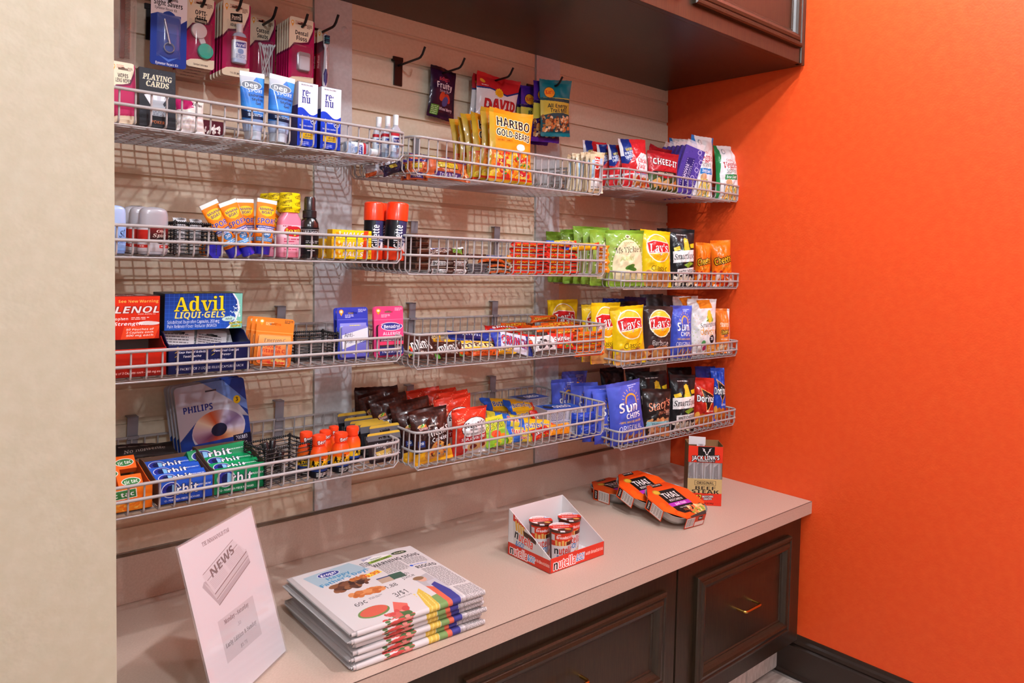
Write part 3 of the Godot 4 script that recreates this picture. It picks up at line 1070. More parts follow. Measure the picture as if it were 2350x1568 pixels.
func build_joinery() -> void:
	var lam := surface(LAMINATE, 0.05, Vector3(6, 6, 11), 0.42, 31)
	var dark := surface(["#251a10", "#2b1f13", "#322516"], 0.03, Vector3(8, 0.8, 8), 0.4, 41)
	dark.metallic_specular = 0.35
	dark.clearcoat_enabled = true
	dark.clearcoat = 0.3
	dark.clearcoat_roughness = 0.22
	# worktop
	var w := thing("worktop", "beige speckled laminate worktop with upstand along the slatted wall", "countertop")
	var xr := wall_x(0.585) - 0.002
	part("top", boxm(Vector3(0.30, 0.565, 0.0), Vector3(xr, 0.605, 0.5842), 0.0008), lam, w)
	part("front_edge", boxm(Vector3(0.30, 0.5645, 0.5845), Vector3(xr, 0.6045, 0.586), 0.0005), lam, w)
	part("edge_seam", boxm(Vector3(0.30, 0.6040, 0.5841), Vector3(xr, 0.6049, 0.5863), 0.0002), plain("#4a3226", 0.6), w)
	part("upstand", boxm(Vector3(0.30, 0.6052, 0.001), Vector3(wall_x(0.66) - 0.002, 0.7075, 0.0195), 0.0005), lam, w)
	part("upstand_ledge", boxm(Vector3(0.30, 0.7076, 0.001), Vector3(wall_x(0.66) - 0.002, 0.7088, 0.0188), 0.0003), plain("#7a6350", 0.7), w)
	# base cabinets
	var ogee := [0.0, 0.0, 0.0, 0.012, 0.004, 0.016, 0.010, 0.017, 0.013, 0.0135, 0.016, 0.0135, 0.018, 0.0165, 0.026, 0.019, 0.034, 0.0165, 0.040, 0.010, 0.044, 0.0035, 0.047, 0.0035, 0.050, 0.0005, 0.060, 0.0005]
	for q in [[1.676, xr - 0.012, "dark brown cabinet with one panelled drawer beside the orange wall", 1.752, 2.268, 0.197, 0.507, 2.018], [0.62, 1.676, "wide dark brown cabinet with panelled drawer below the newspaper stack", 0.944, 1.613, 0.262, 0.507, 1.28]]:
		var c := thing("base_cabinet", q[2], "cabinet", "dark brown cabinets under the worktop")
		var lo: float = q[0] + 0.001
		var hi: float = q[1] - 0.006
		part("carcass", boxm(Vector3(lo + 0.018, 0.145, 0.03), Vector3(hi - 0.018, 0.5645, 0.54), 0.001), plain("#1c120d", 0.6), c)
		var ff := MB.new()
		ff.box(Vector3(lo, 0.14, 0.54), Vector3(q[3] + 0.03, 0.5645, 0.56), 0.0012)
		ff.box(Vector3(q[4] - 0.03, 0.14, 0.54), Vector3(hi, 0.5645, 0.56), 0.0012)
		ff.box(Vector3(q[3], 0.14, 0.54), Vector3(q[4], q[5] + 0.02, 0.5597), 0.0012)
		ff.box(Vector3(q[3], q[6] - 0.02, 0.54), Vector3(q[4], 0.5645, 0.5597), 0.0012)
		part("face_frame", ff.done(), dark, c)
		var d := MB.new()
		var dw_: float = q[4] - q[3]
		var dh_: float = q[6] - q[5]
		frame_ring(d, (q[3] + q[4]) / 2, (q[5] + q[6]) / 2, dw_, dh_, ogee, 0.56)
		d.quad(Vector3(q[3] + 0.06, q[5] + 0.06, 0.5605), Vector3(q[4] - 0.06, q[5] + 0.06, 0.5605), Vector3(q[4] - 0.06, q[6] - 0.06, 0.5605), Vector3(q[3] + 0.06, q[6] - 0.06, 0.5605), Vector3(0, 0, 1))
		var dr := part("drawer", d.done(), dark, c)
		var hx: float = q[7]
		var hy := 0.352 if lo > 1.0 else 0.30
		if lo < 1.0:
			hx = 1.257
			hy = 0.387
		part("handle", tubem([Vector3(hx - 0.043, hy, 0.5605), Vector3(hx - 0.043, hy, 0.582), Vector3(hx - 0.040, hy, 0.588), Vector3(hx - 0.034, hy, 0.590), Vector3(hx + 0.034, hy, 0.590), Vector3(hx + 0.040, hy, 0.588), Vector3(hx + 0.043, hy, 0.582), Vector3(hx + 0.043, hy, 0.5605)], 0.0042, 10), plain("#c79a4a", 0.25, 1.0), dr)
	var tk := struct("trim_1", boxm(Vector3(0.62, 0.0, 0.43), Vector3(2.345, 0.142, 0.4745), 0.001), plain("#6f665c", 0.8))
	var ttm := surface(["#c2b6aa", "#d0c5ba", "#dbd1c7"], 0.02, Vector3(5, 2, 5), 0.4, 23)
	for i in 7:
		part("tile", boxm(Vector3(0.66 + i * 0.254, 0.006, 0.4745), Vector3(0.66 + i * 0.254 + 0.251, 0.142, 0.4785), 0.0012), ttm, tk)
	# wall cabinet above
	var up := thing("wall_cabinet", "dark brown wall cabinet with panelled doors above the wire baskets", "cabinet")
	part("carcass", boxm(Vector3(0.30, 2.0225, 0.0), Vector3(2.286, 2.70, 0.53), 0.001), dark, up)
	var uf := MB.new()
	uf.box(Vector3(0.30, 2.0225, 0.53), Vector3(2.254, 2.70, 0.548), 0.001)
	part("face_frame", uf.done(), dark, up)
	part("end_bead", tubem([Vector3(2.261, 2.0235, 0.5475), Vector3(2.259, 2.70, 0.5475)], 0.0065, 12), dark, up)
	part("end_stile", boxm(Vector3(2.268, 2.0225, 0.53), Vector3(2.292, 2.70, 0.545), 0.001), dark, up)
	for q in [[1.672, 2.243, 2.068], [1.06, 1.618, 2.068], [0.46, 1.01, 2.068]]:
		var d := MB.new()
		var hh := 0.58
		frame_ring(d, (q[0] + q[1]) / 2, q[2] + hh / 2, q[1] - q[0], hh, ogee, 0.548)
		d.quad(Vector3(q[0] + 0.06, q[2] + 0.06, 0.5485), Vector3(q[1] - 0.06, q[2] + 0.06, 0.5485), Vector3(q[1] - 0.06, q[2] + hh - 0.06, 0.5485), Vector3(q[0] + 0.06, q[2] + hh - 0.06, 0.5485), Vector3(0, 0, 1))
		part("door", d.done(), dark, up)

func downlight(label: String, x: float, z: float, energy: float, c: String, size := 0.035) -> void:
	var o := thing("unseen_ceiling_light", label, "ceiling light", "recessed ceiling downlights", Vector3(x, 2.8, z))
	part("trim_ring", lathem([0.075, 0.0, 0.075, -0.006, 0.06, -0.008, 0.05, 0.0], 32), plain("#f4f2ee", 0.4), o)
	var lm := StandardMaterial3D.new()
	lm.albedo_color = Color("#fff6e6")
	lm.emission_enabled = true
	lm.emission = Color(c)
	lm.emission_energy_multiplier = 4.0
	part("lamp_lens", lathem([0.05, -0.002, 0.04, -0.005, 0.0, -0.006], 24), lm, o)
	var l := OmniLight3D.new()
	l.name = "bulb"
	o.add_child(l, true)
	l.position = Vector3(0, -0.06, 0)
	l.light_color = Color(c)
	l.light_energy = energy
	l.light_size = size
	l.omni_range = 12.0
	l.omni_attenuation = 2.0
	l.shadow_enabled = true

func build_baskets() -> void:
	for b in BASKETS:
		wire_basket("wire_basket", b[0], b[1], b[2], b[3], b[4], b[5], b[6], b[7], b[8])

func peg_hook(called: String, label: String, x: float, y: float, reach: float, rise: float) -> void:
	var o := thing(called, label, "hook", "black peg hooks on the slatwall", Vector3(x, y, 0))
	var bm := plain("#141214", 0.4, 0.2)
	var pl := MB.new()
	pl.box(Vector3(-0.013, -0.062, 0.001), Vector3(0.013, 0.004, 0.006), 0.0008)
	pl.box(Vector3(-0.016, 0.004, -0.008), Vector3(0.016, 0.016, 0.004), 0.0008)
	part("back_plate", pl.done(), bm, o)
	part("arm", tubem([Vector3(0, -0.008, 0.004), Vector3(0, -0.006, reach - 0.012), Vector3(0, -0.004, reach - 0.004), Vector3(0, 0.002, reach + 0.004), Vector3(0, rise * 0.85, reach + 0.015)], 0.0031, 10), bm, o)

func build_sign(at: Vector3, turn: Vector3, w: float, h: float) -> void:
	var o := thing("sign_holder", "clear slanted sign holder with white paper price sign, standing on the worktop", "sign", "", at, turn)
	part("sheet_front", boxm(Vector3(-w / 2, 0, 0.0012), Vector3(w / 2, h, 0.003), 0.0006), clear(0.08), o)
	var m := MB.new()
	m.box(Vector3(-w / 2 + 0.002, 0.002, 0.0002), Vector3(w / 2 - 0.002, h - 0.003, 0.0008), 0.0001, ur("sign"), ur("sign", 0.01, 0.01, 0.02, 0.02), ur("sign", 0.01, 0.01, 0.02, 0.02))
	part("paper_sheet", m.done(), printed("sign", "matte"), o)
	part("sheet_back", boxm(Vector3(-w / 2, 0, -0.0022), Vector3(w / 2, h, -0.0006), 0.0006), clear(0.08), o)
	var tl_ := deg_to_rad(-turn.y)
	part("foot", boxm(Vector3(-w / 2, 0.0004, -0.085), Vector3(w / 2, 0.0028, 0.0), 0.0006, Transform3D(Basis(Vector3.RIGHT, tl_), Vector3())), clear(0.08), o)

func newspaper(at: Vector3, yaw: float, w: float, dep: float, th: float, sd: int, top: bool, label: String) -> void:
	var o := thing("newspaper", label, "newspaper", "folded newspapers stacked on the worktop", at, Vector3(yaw, 0, 0))
	rng.seed = sd
	var NP := 7
	for k in NP:
		# each folded section: a long U round the front fold, edges ragged at the back and side
		var y0 := th * 0.5 * k / NP
		var y1 := th - y0 - 0.0004
		var inset := 0.0012 * k
		var back := rng.randf_range(-0.006, 0.012) * (0.4 if k == 0 else 1.0)
		var left := rng.randf_range(-0.012, 0.008) * (0.2 if k == 0 else 1.0)
		var right := rng.randf_range(-0.004, 0.005) * (0.2 if k == 0 else 1.0)
		var g := []
		var us := []
		var half := (y1 - y0) / 2
		var d := "newspaper_front" if k == 0 else "newsprint"
		var q := ur(d)
		var line := []
		for i in 9: line.append([lerpf(-dep - back, -half - inset, i / 8.0), y1, 0.985 * i / 8.0 * 0.88])
		for i in 7:
			var a := PI / 2 - PI * (i + 1) / 8.0
			line.append([-half - inset + cos(a) * half, (y0 + y1) / 2 + sin(a) * half, 0.868 + 0.132 * (i + 1) / 8.0])
		for i in 9: line.append([lerpf(-half - inset, -dep - back + 0.01, i / 8.0), y0 + 0.0002, 0.999])
		for e in line:
			var row := []
			var urw := []
			for i in 9:
				var u := i / 8.0
				var x := lerpf(-w / 2 + left, w / 2 + right, u)
				var sag := 0.0
				var y: float = e[1]
				if e[2] < 0.87:
					var bx := absf(u - 0.5) * 2.0
					sag = -0.004 * pow(bx, 4.0) * smoothstep(0.0, 1.0, 1.0) + 0.0025 * sin(u * 4.0 + sd) * (1.0 if top else 0.3)
					if top: sag += 0.006 * sin(PI * u) * sin(PI * clampf(-e[0] / dep, 0.0, 1.0))
				row.append(Vector3(x, maxf(0.0003, y + sag * (1.0 - 0.1 * k)), e[0]))
				urw.append(q.position + q.size * Vector2(u, e[2]))
			g.append(row)
			us.append(urw)
		var m := MB.new()
		m.grid(g, us, 1.0)
		part("front_page" if k == 0 else "inner_sheet", m.done(), printed(d, "matte"), o)

func build_tray() -> void:
	var o := thing("display_tray", "white and red open card display tray holding breadstick cups", "display tray", "", Vector3(1.377, 0.6055, 0.39), Vector3(0, 0, 0))
	var w := 0.196
	var dz := 0.157
	var h := 0.118
	var th := 0.0012
	var wm := plain("#e9e5e3", 0.55)
	var fr := MB.new()
	fr.box(Vector3(-w / 2, 0, dz / 2 - th), Vector3(w / 2, 0.036, dz / 2), 0.0003, ur("tray_strip"), ur("tray_strip", 0.01, 0.8, 0.01, 0.1), ur("tray_strip", 0.01, 0.01, 0.01, 0.01))
	part("front_panel", fr.done(), printed("tray_strip", "card"), o)
	part("back_panel", boxm(Vector3(-w / 2, 0, -dz / 2), Vector3(w / 2, h, -dz / 2 + th), 0.0003), wm, o)
	part("floor_panel", boxm(Vector3(-w / 2, 0, -dz / 2), Vector3(w / 2, th, dz / 2), 0.0003), wm, o)
	var side := PackedVector2Array([Vector2(0, 0), Vector2(dz, 0), Vector2(dz, 0.037), Vector2(dz * 0.06, h * 0.97), Vector2(0, h)])
	var b := Basis(Vector3(0, 0, 1), Vector3(0, 1, 0), Vector3(-1, 0, 0))
	var ls := MB.new()
	ls.slab(side, 0.0, th, ur("tray_side"), ur("tray_side", 0.02, 0.05, 0.02, 0.02), Transform3D(b, Vector3(-w / 2 + th, 0, -dz / 2)))
	part("side_panel", ls.done(), printed("tray_side", "card"), o)
	var li := MB.new()
	li.slab(side, 0.0, 0.0005, Rect2(), Rect2(), Transform3D(b, Vector3(-w / 2 + th + 0.0008, 0, -dz / 2)))
	part("side_lining", li.done(), wm, o)
	var rs := MB.new()
	rs.slab(side, 0.0, th, Rect2(), Rect2(), Transform3D(b, Vector3(w / 2, 0, -dz / 2)))
	part("side_panel", rs.done(), wm, o)
	var ro := MB.new()
	ro.slab(PackedVector2Array([Vector2(dz * 0.86, 0), Vector2(dz, 0), Vector2(dz, 0.037), Vector2(dz * 0.93, 0.037), Vector2(dz * 0.88, 0.02)]), 0.0, 0.0006, Rect2(), Rect2(), Transform3D(b, Vector3(w / 2 + 0.0004, 0, -dz / 2)))
	part("corner_flap", ro.done(), plain("#d8331c", 0.45), o)
	var ins := MB.new()
	for i in 3:
		for k in 3:
			var c := Vector2(-w / 2 + w * (i + 0.5) / 3, -dz / 2 + dz * (k + 0.5) / 3)
			ins.lathe([Vector2(0.024, 0.0135), Vector2(0.0225, 0.006), Vector2(0.0215, 0.0025), Vector2(0.0, 0.002)], 20, 1, 1, Rect2(), 0.5, Vector3(c.x, 0, c.y))
	part("plastic_insert", ins.done(), clear(0.1), o)
	var n := 0
	for c in [Vector3(1.352, 0.6085, 0.430), Vector3(1.424, 0.6085, 0.390), Vector3(1.344, 0.6085, 0.364)]:
		var lab: String = ["front breadstick dip cup at the tray's printed front corner", "right breadstick dip cup standing apart by the empty clear insert", "breadstick dip cup half hidden behind the front cup"][n]
		n += 1
		var cup := thing("snack_cup", lab, "snack cup", "breadstick dip cups in the display tray", c, Vector3(-38, 0, 0))
		part("cup_body", lathem([0.0, 0.0, 0.0235, 0.0, 0.0255, 0.002, 0.029, 0.080], 28, 1, 1, ur("cup_label"), 0.46), printed("cup_label", "gloss"), cup)
		part("rim", lathem([0.029, 0.0795, 0.0312, 0.080, 0.0314, 0.085, 0.030, 0.0865], 28), plain("#4a2617", 0.3, 0, 0.4), cup)
		var lid := MB.new()
		var pts := PackedVector2Array()
		for k in 28: pts.append(Vector2(cos(TAU * k / 28), sin(TAU * k / 28)) * 0.0308)
		lid.slab(pts, 0.0, 0.0006, ur("cup_lid"), ur("cup_lid", 0.05, 0.5, 0.02, 0.02), Transform3D(Basis(Vector3.RIGHT, -PI / 2), Vector3(0, 0.0865, 0)))
		var l := part("peel_lid", lid.done(), printed("cup_lid", "gloss"), cup)
		part("pull_tab", boxm(Vector3(-0.006, 0.0866, 0.029), Vector3(0.006, 0.0871, 0.040), 0.0002), plain("#e9e5e3", 0.35), l)

func noodle_box(at: Vector3, turn: Vector3, w: float, h: float, label: String) -> void:
	var o := thing("noodle_box", label, "noodle box", "orange sleeved noodle trays on the worktop", at, turn)
	# local: x across the print, y up the print, z out of the top face (z = 0)
	var th := 0.036
	var c := 0.30
	var oct := PackedVector2Array([Vector2(-w / 2, h * c), Vector2(-w / 2 + w * 0.26, 0), Vector2(w / 2 - w * 0.26, 0), Vector2(w / 2, h * c), Vector2(w / 2, h * (1 - c)), Vector2(w / 2 - w * 0.26, h), Vector2(-w / 2 + w * 0.26, h), Vector2(-w / 2, h * (1 - c))])
	var m := MB.new()
	m.slab(oct, -0.0008, 0.0, ur("noodle_top"), ur("noodle_top", 0.03, 0.5, 0.02, 0.02))
	part("sleeve_top", m.done(), printed("noodle_top", "gloss"), o)
	var m2 := MB.new()
	m2.box(Vector3(-w / 2, h * c, -th), Vector3(-w / 2 + 0.001, h * (1 - c), -0.0004), 0.0003, ur("noodle_side"), ur("noodle_side"), ur("noodle_side"))
	var sd := part("sleeve_side", uvside(Vector3(-w / 2 - 0.0002, 0, 0), h * (1 - c), h * c, th, "noodle_side"), printed("noodle_side", "gloss"), o)
	part("sleeve_side", boxm(Vector3(w / 2 - 0.001, h * c, -th), Vector3(w / 2, h * (1 - c), -0.0004), 0.0003), plain("#e2480f", 0.35), o)
	var e := MB.new()
	e.slab(PackedVector2Array([Vector2(-w * 0.24, 0), Vector2(w * 0.24, 0), Vector2(w * 0.24, th), Vector2(-w * 0.24, th)]), 0.0, 0.001, ur("noodle_end"), ur("noodle_end", 0.9, 0.1, 0.05, 0.05), Transform3D(Basis(Vector3(1, 0, 0), Vector3(0, 0, 1), Vector3(0, -1, 0)), Vector3(0, 0.001, -th)))
	part("sleeve_end", e.done(), printed("noodle_end", "gloss"), o)
	part("sleeve_end", boxm(Vector3(-w * 0.24, h - 0.001, -th), Vector3(w * 0.24, h, -0.0004), 0.0003), plain("#c23a10", 0.35), o)
	var tr := []
	var gm := MB.new()
	var rg := []
	var us := []
	for lv in [[1.0, -0.0012], [1.0, -0.005], [0.93, -0.006], [0.9, -th * 0.6], [0.8, -th * 0.98], [0.3, -th * 0.985], [0.01, -th * 0.985]]:
		var row := []
		var u2 := []
		for k in 33:
			var a := TAU * k / 32.0
			var sn := signf(sin(a)) * pow(absf(sin(a)), 0.62)
			var cs := signf(cos(a)) * pow(absf(cos(a)), 0.62)
			row.append(Vector3(cs * w * 0.485 * lv[0], h / 2 + sn * h * 0.485 * lv[0], lv[1]))
			u2.append(Vector2())
		rg.append(row)
		us.append(u2)
	gm.grid(rg, us, -1.0)
	part("plastic_tray", gm.done(), plain("#c4c4c2", 0.25, 0.4, 0.4), o)

func uvside(at: Vector3, y1: float, y0: float, th: float, d: String) -> ArrayMesh:
	var m := MB.new()
	var q := ur(d)
	var nn := Vector3(-1, 0, 0)
	var P := [at + Vector3(0, y1, 0), at + Vector3(0, y0, 0), at + Vector3(0, y0, -th), at + Vector3(0, y1, -th)]
	m.quad(P[0], P[1], P[2], P[3], nn, q.position, q.position + Vector2(q.size.x, 0), q.position + q.size, q.position + Vector2(0, q.size.y))
	var s := Vector3(0.001, 0, 0)
	m.quad(P[0] + s, P[1] + s, P[2] + s, P[3] + s, -nn, q.position, q.position, q.position, q.position)
	return m.done()

func jerky_box(at: Vector3, yaw: float, w: float, h: float, dep: float) -> void:
	var o := thing("jerky_box", "tall red and tan dried beef display box with torn open top", "snack box", "", at, Vector3(yaw, 0, 0))
	var d := "jerky"
	var th := 0.0012
	# front in three: header band, window, lower band
	for q in [["header_band", 0.0, 0.275], ["lower_band", 0.55, 1.0]]:
		var m := MB.new()
		m.box(Vector3(-w / 2, h * (1 - q[2]), -th), Vector3(w / 2, h * (1 - q[1]) * (1.0 if q[1] > 0 else 1.0), 0), 0.0003, ur(d, 0, q[1], 0.8, q[2] - q[1]), ur(d, 0.02, q[1] + 0.02, 0.02, 0.02), ur(d, 0.9, 0.02, 0.02, 0.02))
		part(q[0], m.done(), printed(d, "gloss"), o)
	part("window", boxm(Vector3(-w / 2 + 0.002, h * 0.45, -0.0012), Vector3(w / 2 - 0.002, h * 0.725, -0.0008), 0.0002), clear(0.12), o)
	for sg in [-1.0, 1.0]:
		var m := MB.new()
		m.box(Vector3(sg * w / 2 - (th if sg > 0 else 0.0), 0, -dep), Vector3(sg * w / 2 + (th if sg < 0 else 0.0), h * 1.02, -0.0005), 0.0003, ur(d, 0.85, 0.1, 0.1, 0.8), ur(d, 0.84, 0.0, 0.15, 1.0), ur(d, 0.9, 0.02, 0.02, 0.02))
		part("side_panel", m.done(), printed(d, "card"), o)
	part("back_panel", boxm(Vector3(-w / 2, 0, -dep), Vector3(w / 2, h * 1.03, -dep + th), 0.0003), plain("#8a6238", 0.8), o)
	part("floor_panel", boxm(Vector3(-w / 2, 0, -dep), Vector3(w / 2, th, -0.001), 0.0003), plain("#8a6238", 0.8), o)
	for k in 4:
		var x := -w * 0.36 + w * 0.24 * k
		var sp := thing("jerky_stick", ["dried beef stick pouch at the left of the red box window", "dried beef stick pouch second from left in the box window", "dried beef stick pouch third from left in the box window", "dried beef stick pouch at the right of the box window"][k], "snack stick", "dried beef pouches in the red box", at + Basis(Vector3.UP, deg_to_rad(yaw)) * Vector3(x, 0.003, -dep * 0.35), Vector3(yaw, 0, 0))
		var p := pouchm("jerky_pouch", w * 0.23, h * (1.0 if k == 1 else 0.94), 0.016, 60 + k, 0.05, false)
		part("pouch", p[0], printed("jerky_pouch", "foil"), sp)
		part("top_seal", p[2], printed("jerky_pouch", "foil"), sp)
	var fl := MB.new()
	fl.slab(PackedVector2Array([Vector2(-w * 0.47, h * 1.0), Vector2(w * 0.02, h * 1.0), Vector2(w * 0.02, h * 1.13), Vector2(-w * 0.47, h * 1.14)]), -dep * 0.30, -dep * 0.28)
	part("inner_card", fl.done(), plain("#dedede", 0.4), o)

# ---------- what is printed on things ----------
func loc(x: float, y: float, s: float, c := "#f0a020") -> void:
	el(x, y, s, s, c)
	pg([x - s * 0.75, y + s * 0.6, x + s * 0.75, y + s * 0.6, x, y + s * 2.0], c)
	el(x, y, s * 0.6, s * 0.6, "#f6ead0")

func magenta(called: String, lines: Array, low: String) -> void:
	design(called, 150, 250, "#b01050")
	pg([0, 0, 150, 0, 150, 0, 138, 40, 112, 84, 70, 92, 30, 96, 0, 122], "#f1e2c2")
	pg([0, 122, 30, 96, 70, 92, 112, 84, 138, 40, 150, 0, 144, 50, 118, 92, 72, 99, 32, 104, 0, 131], "#6e0a3a")
	r(142, 0, 8, 90, "#b01050")
	loc(20, 22, 8)
	tl(36, 14, 44, 3, 5, "#c86a50")
	tl(104, 20, 30, 4, 4, "#6a4a3a")
	for i in lines.size():
		t(lines[i], 74, 56 + i * 20 - (lines.size() - 2) * 6, 21, "#171313", 0, minf(96.0, lines[i].length() * 13.0))
	pg([0, 232, 24, 222, 60, 218, 150, 214, 150, 250, 0, 250], "#f1e2c2")
	t(low, 76, 238, 9, "#3a2a20")

func crinkle(n: int, c0: String, c1: String, sd: int) -> void:
	# small printed flecks of colour
	rng.seed = sd
	for i in n:
		var x := rng.randf() * dw
		var y := rng.randf() * dh
		ln(x, y, x + rng.randf_range(-14, 14), y + rng.randf_range(-14, 14), rng.randf_range(1, 3), c0 if i % 2 else c1)

func sun_bag(called: String) -> void:
	design(called, 210, 290, "#4d5cc4")
	gv(0, 0, 210, 290, "#5364cf", "#3e4cb4")
	tl(120, 20, 62, 2, 8, "#c9d0f4")
	for k in 11:
		var a := PI + PI * k / 10.0
		ln(122 + cos(a) * 46, 92 + sin(a) * 46, 122 + cos(a) * 58, 92 + sin(a) * 58, 3, "#f4c070")
	el(122, 92, 38, 38, "#f2ae3c")
	el(122, 96, 31, 33, "#4d5cc4")
	t("Sun", 104, 116, 62, "#ffffff", 0, 118, 0, 0, "#2f3c9a", 3)
	t("CHIPS", 126, 156, 34, "#ffffff", 0, 98, 0, 0, "#2f3c9a", 2)
	t("~100% WHOLE GRAIN~", 110, 184, 13, "#f2c23c", 0, 140)
	t("ORIGINAL", 112, 212, 33, "#ffffff", 2, 146)
	for k in 7: ln(70 + k * 20, 284 - (k % 3) * 8, 92 + k * 18, 240 + (k % 2) * 10, 11, ["#c07a2c", "#a8611e", "#d4924a"][k % 3])
	for k in 7: ln(74 + k * 20, 284 - (k % 3) * 8, 95 + k * 18, 242 + (k % 2) * 10, 2, "#7a4212")

func corn_ear(x: float, y: float, s: float) -> void:
	pg([x - 34 * s, y + 50 * s, x - 14 * s, y + 8 * s, x - 6 * s, y + 54 * s], "#7a9a2c")
	pg([x + 34 * s, y + 50 * s, x + 16 * s, y + 4 * s, x + 6 * s, y + 54 * s], "#94ad3a")
	el(x, y + 20 * s, 17 * s, 40 * s, "#e6b41c")
	for i in 6:
		for j in 10:
			var px_ := x - 13 * s + i * 5.0 * s
			var py := y - 12 * s + j * 7.0 * s
			if absf(px_ - x) < 14 * s: el(px_, py, 2.0 * s, 2.4 * s, "#f6d452")

func lays(called: String, back: String, low: String, name2: String, c2: String) -> void:
	design(called, 210, 290, back)
	el(105, 92, 82, 74, "#fff7d8")
	el(105, 92, 76, 68, "#f6a516")
	el(105, 80, 70, 52, "#f8c93c")
	pg([26, 66, 70, 52, 120, 56, 184, 62, 190, 112, 140, 116, 90, 122, 34, 126, 30, 100], "#fff0e0")
	pg([30, 70, 72, 57, 122, 60, 180, 66, 185, 108, 140, 112, 90, 117, 38, 121, 34, 98], "#cf1f22")
	t("Lay's", 107, 92, 62, "#ffffff", 1, 132, -3, 0.12, "#8e1014", 2)
	t(name2, 108, 196, 36, c2, 2, name2.length() * 15.5)
	if low != "": bl(20, 228, 170, 52, 40, 16, 30, [low, "#b8743c", "#dda25c", "#c68a48"], 5)

func make_designs() -> void:
	# -- boxes and cards of the left-hand baskets --
	design("repair_kit", 160, 280, "#f4f4f6")
	r(36, 0, 80, 14, "#2a4aa8")
	t("Bausch & Lomb", 70, 28, 15, "#26282e", 0, 96)
	t("Sight Savers", 76, 46, 25, "#17181c", 0, 126)
	t("Eyewear Repair Kit", 66, 66, 13, "#26282e", 2, 96)
	pg([0, 96, 30, 84, 36, 110, 130, 112, 160, 92, 160, 280, 0, 280], "#1d3d9c")
	el(80, 152, 52, 80, "#24489f")
	r(28, 84, 104, 70, "#3a5db8")
	pg([34, 238, 80, 262, 126, 238, 80, 252], "#5a82d8")
	t("Eyewear Repair Kit", 74, 270, 14, "#ffffff", 0, 100)
	magenta("contact_case_card", ["OPTI-", "FREE"], "Contact lens case")
	r(42, 76, 64, 16, "#131313")
	t("Rewetting", 74, 84, 14, "#f1e2c2", 0, 56)
	magenta("sanitizer_card", [], "1 FL OZ (30mL)")
	pg([40, 44, 104, 38, 106, 66, 42, 70], "#131313")
	t("Purell", 73, 54, 22, "#f6ead0", 1, 54, -4, 0.2)
	t("ADVANCED", 72, 80, 14, "#171313", 0, 62)
	magenta("swab_card", ["Cotton", "Swabs"], "")
	magenta("floss_card", ["Dental", "Floss"], "4 YD (3.7m)")
	design("brush_card", 70, 270, "#8c1030")
	pg([0, 0, 70, 0, 70, 34, 0, 66], "#f1e2c2")
	loc(16, 20, 7)
	tl(30, 16, 32, 3, 5, "#c86a50")
	pg([0, 66, 70, 34, 70, 60, 30, 100, 0, 120], "#4c0a24")
	t("Medium", 12, 150, 16, "#e8c8c8", 1, 60, -90)
	magenta("wipes_card", ["WIPES", "LENS WIPES"], "")
	design("comb_card", 60, 160, "#d9b8a8")
	design("cotton_pack", 130, 140, "#e9dfd4")
	pg([0, 0, 70, 0, 78, 40, 40, 52, 0, 50], "#b3205c")
	for k in 7: r(4, 62 + k * 11, 118, 7, "#f4eeee" if k % 2 == 0 else "#d9c9c6")
	t("Cotton", 96, 26, 18, "#1a1515", 0, 50)
	design("pearl_box", 120, 60, "#4a0e1c")
	bl(14, 18, 92, 30, 26, 5, 7, ["#ece4dc", "#d8cfc8", "#f4efe8"], 3)
	design("playing_cards", 190, 280, "#24262b")
	crinkle(60, "#3b3e46", "#15161a", 2)
	t("PLAYING", 95, 42, 36, "#e9e0b8", 1, 150, 0, 0.15, "#5a5f66", 2)
	t("CARDS", 95, 74, 36, "#e9e0b8", 1, 120, 0, 0.15, "#5a5f66", 2)
	for k in 6: pg([26 + k * 22, 120 - absf(k - 2.5) * -4, 56 + k * 20, 112 + absf(k - 2.5) * 4, 100 + k * 4, 212, 84 + k * 4, 212], ["#e9edf0", "#cfd6dc"][k % 2])
	r(66, 150, 74, 74, "#aeb6bd")
	pg([140, 140, 160, 168, 148, 178, 142, 172, 144, 186, 132, 186, 136, 172, 128, 176, 122, 164], "#30343c")
	tl(70, 196, 66, 5, 7, "#3a3e46")
	t("POKER", 96, 254, 20, "#c06a3a", 0, 70)
	design("gel_tube", 150, 300, "#2f78c4")
	gv(0, 0, 150, 60, "#c3c9cf", "#aebccb")
	pg([0, 90, 60, 52, 90, 0, 150, 0, 150, 210, 0, 160], "#2a6fc6")
	pg([90, 0, 150, 0, 150, 60, 110, 50], "#3f95e6")
	gv(0, 110, 150, 60, "#2a6fc6", "#3b8fe0")
	pg([0, 180, 150, 230, 150, 250, 0, 225], "#0e1d3e")
	gv(0, 236, 150, 64, "#8aa8d6", "#b9c9e2")
	el(66, 48, 46, 24, "#e6e9ec")
	el(66, 48, 43, 21, "#6a747e")
	t("Dep", 66, 48, 34, "#ffffff", 0, 56)
	t("SPORT", 84, 78, 24, "#d9e2ea", 0, 66)
	for k in 3: t(["Endurance", "Styling", "Gel"][k], 90, 104 + k * 22, 19, "#0a1830", 0, [78, 54, 26][k])
	for i in 8:
		for j in 7: el(12 + i * 5, 96 + j * 8, 1.5, 1.5, "#163a78")
	t("Infinite Hold 11", 84, 190, 14, "#e8eef4", 0, 90)
	tl(40, 206, 80, 2, 8, "#c4d4e8")
	design("lens_solution", 190, 360, "#f5f3f4")
	for k in 75: r(k * 2, 162 - 18 * cos(k * 0.075 - 0.9), 2, 300, "#1740c4")
	r(150, 0, 40, 130, "#cfc9c9")
	r(150, 130, 40, 230, "#0a1c66")
	t("BAUSCH+LOMB", 66, 16, 11, "#3c3c58", 0, 84)
	t("re·", 62, 56, 62, "#1c2a86", 1, 62)
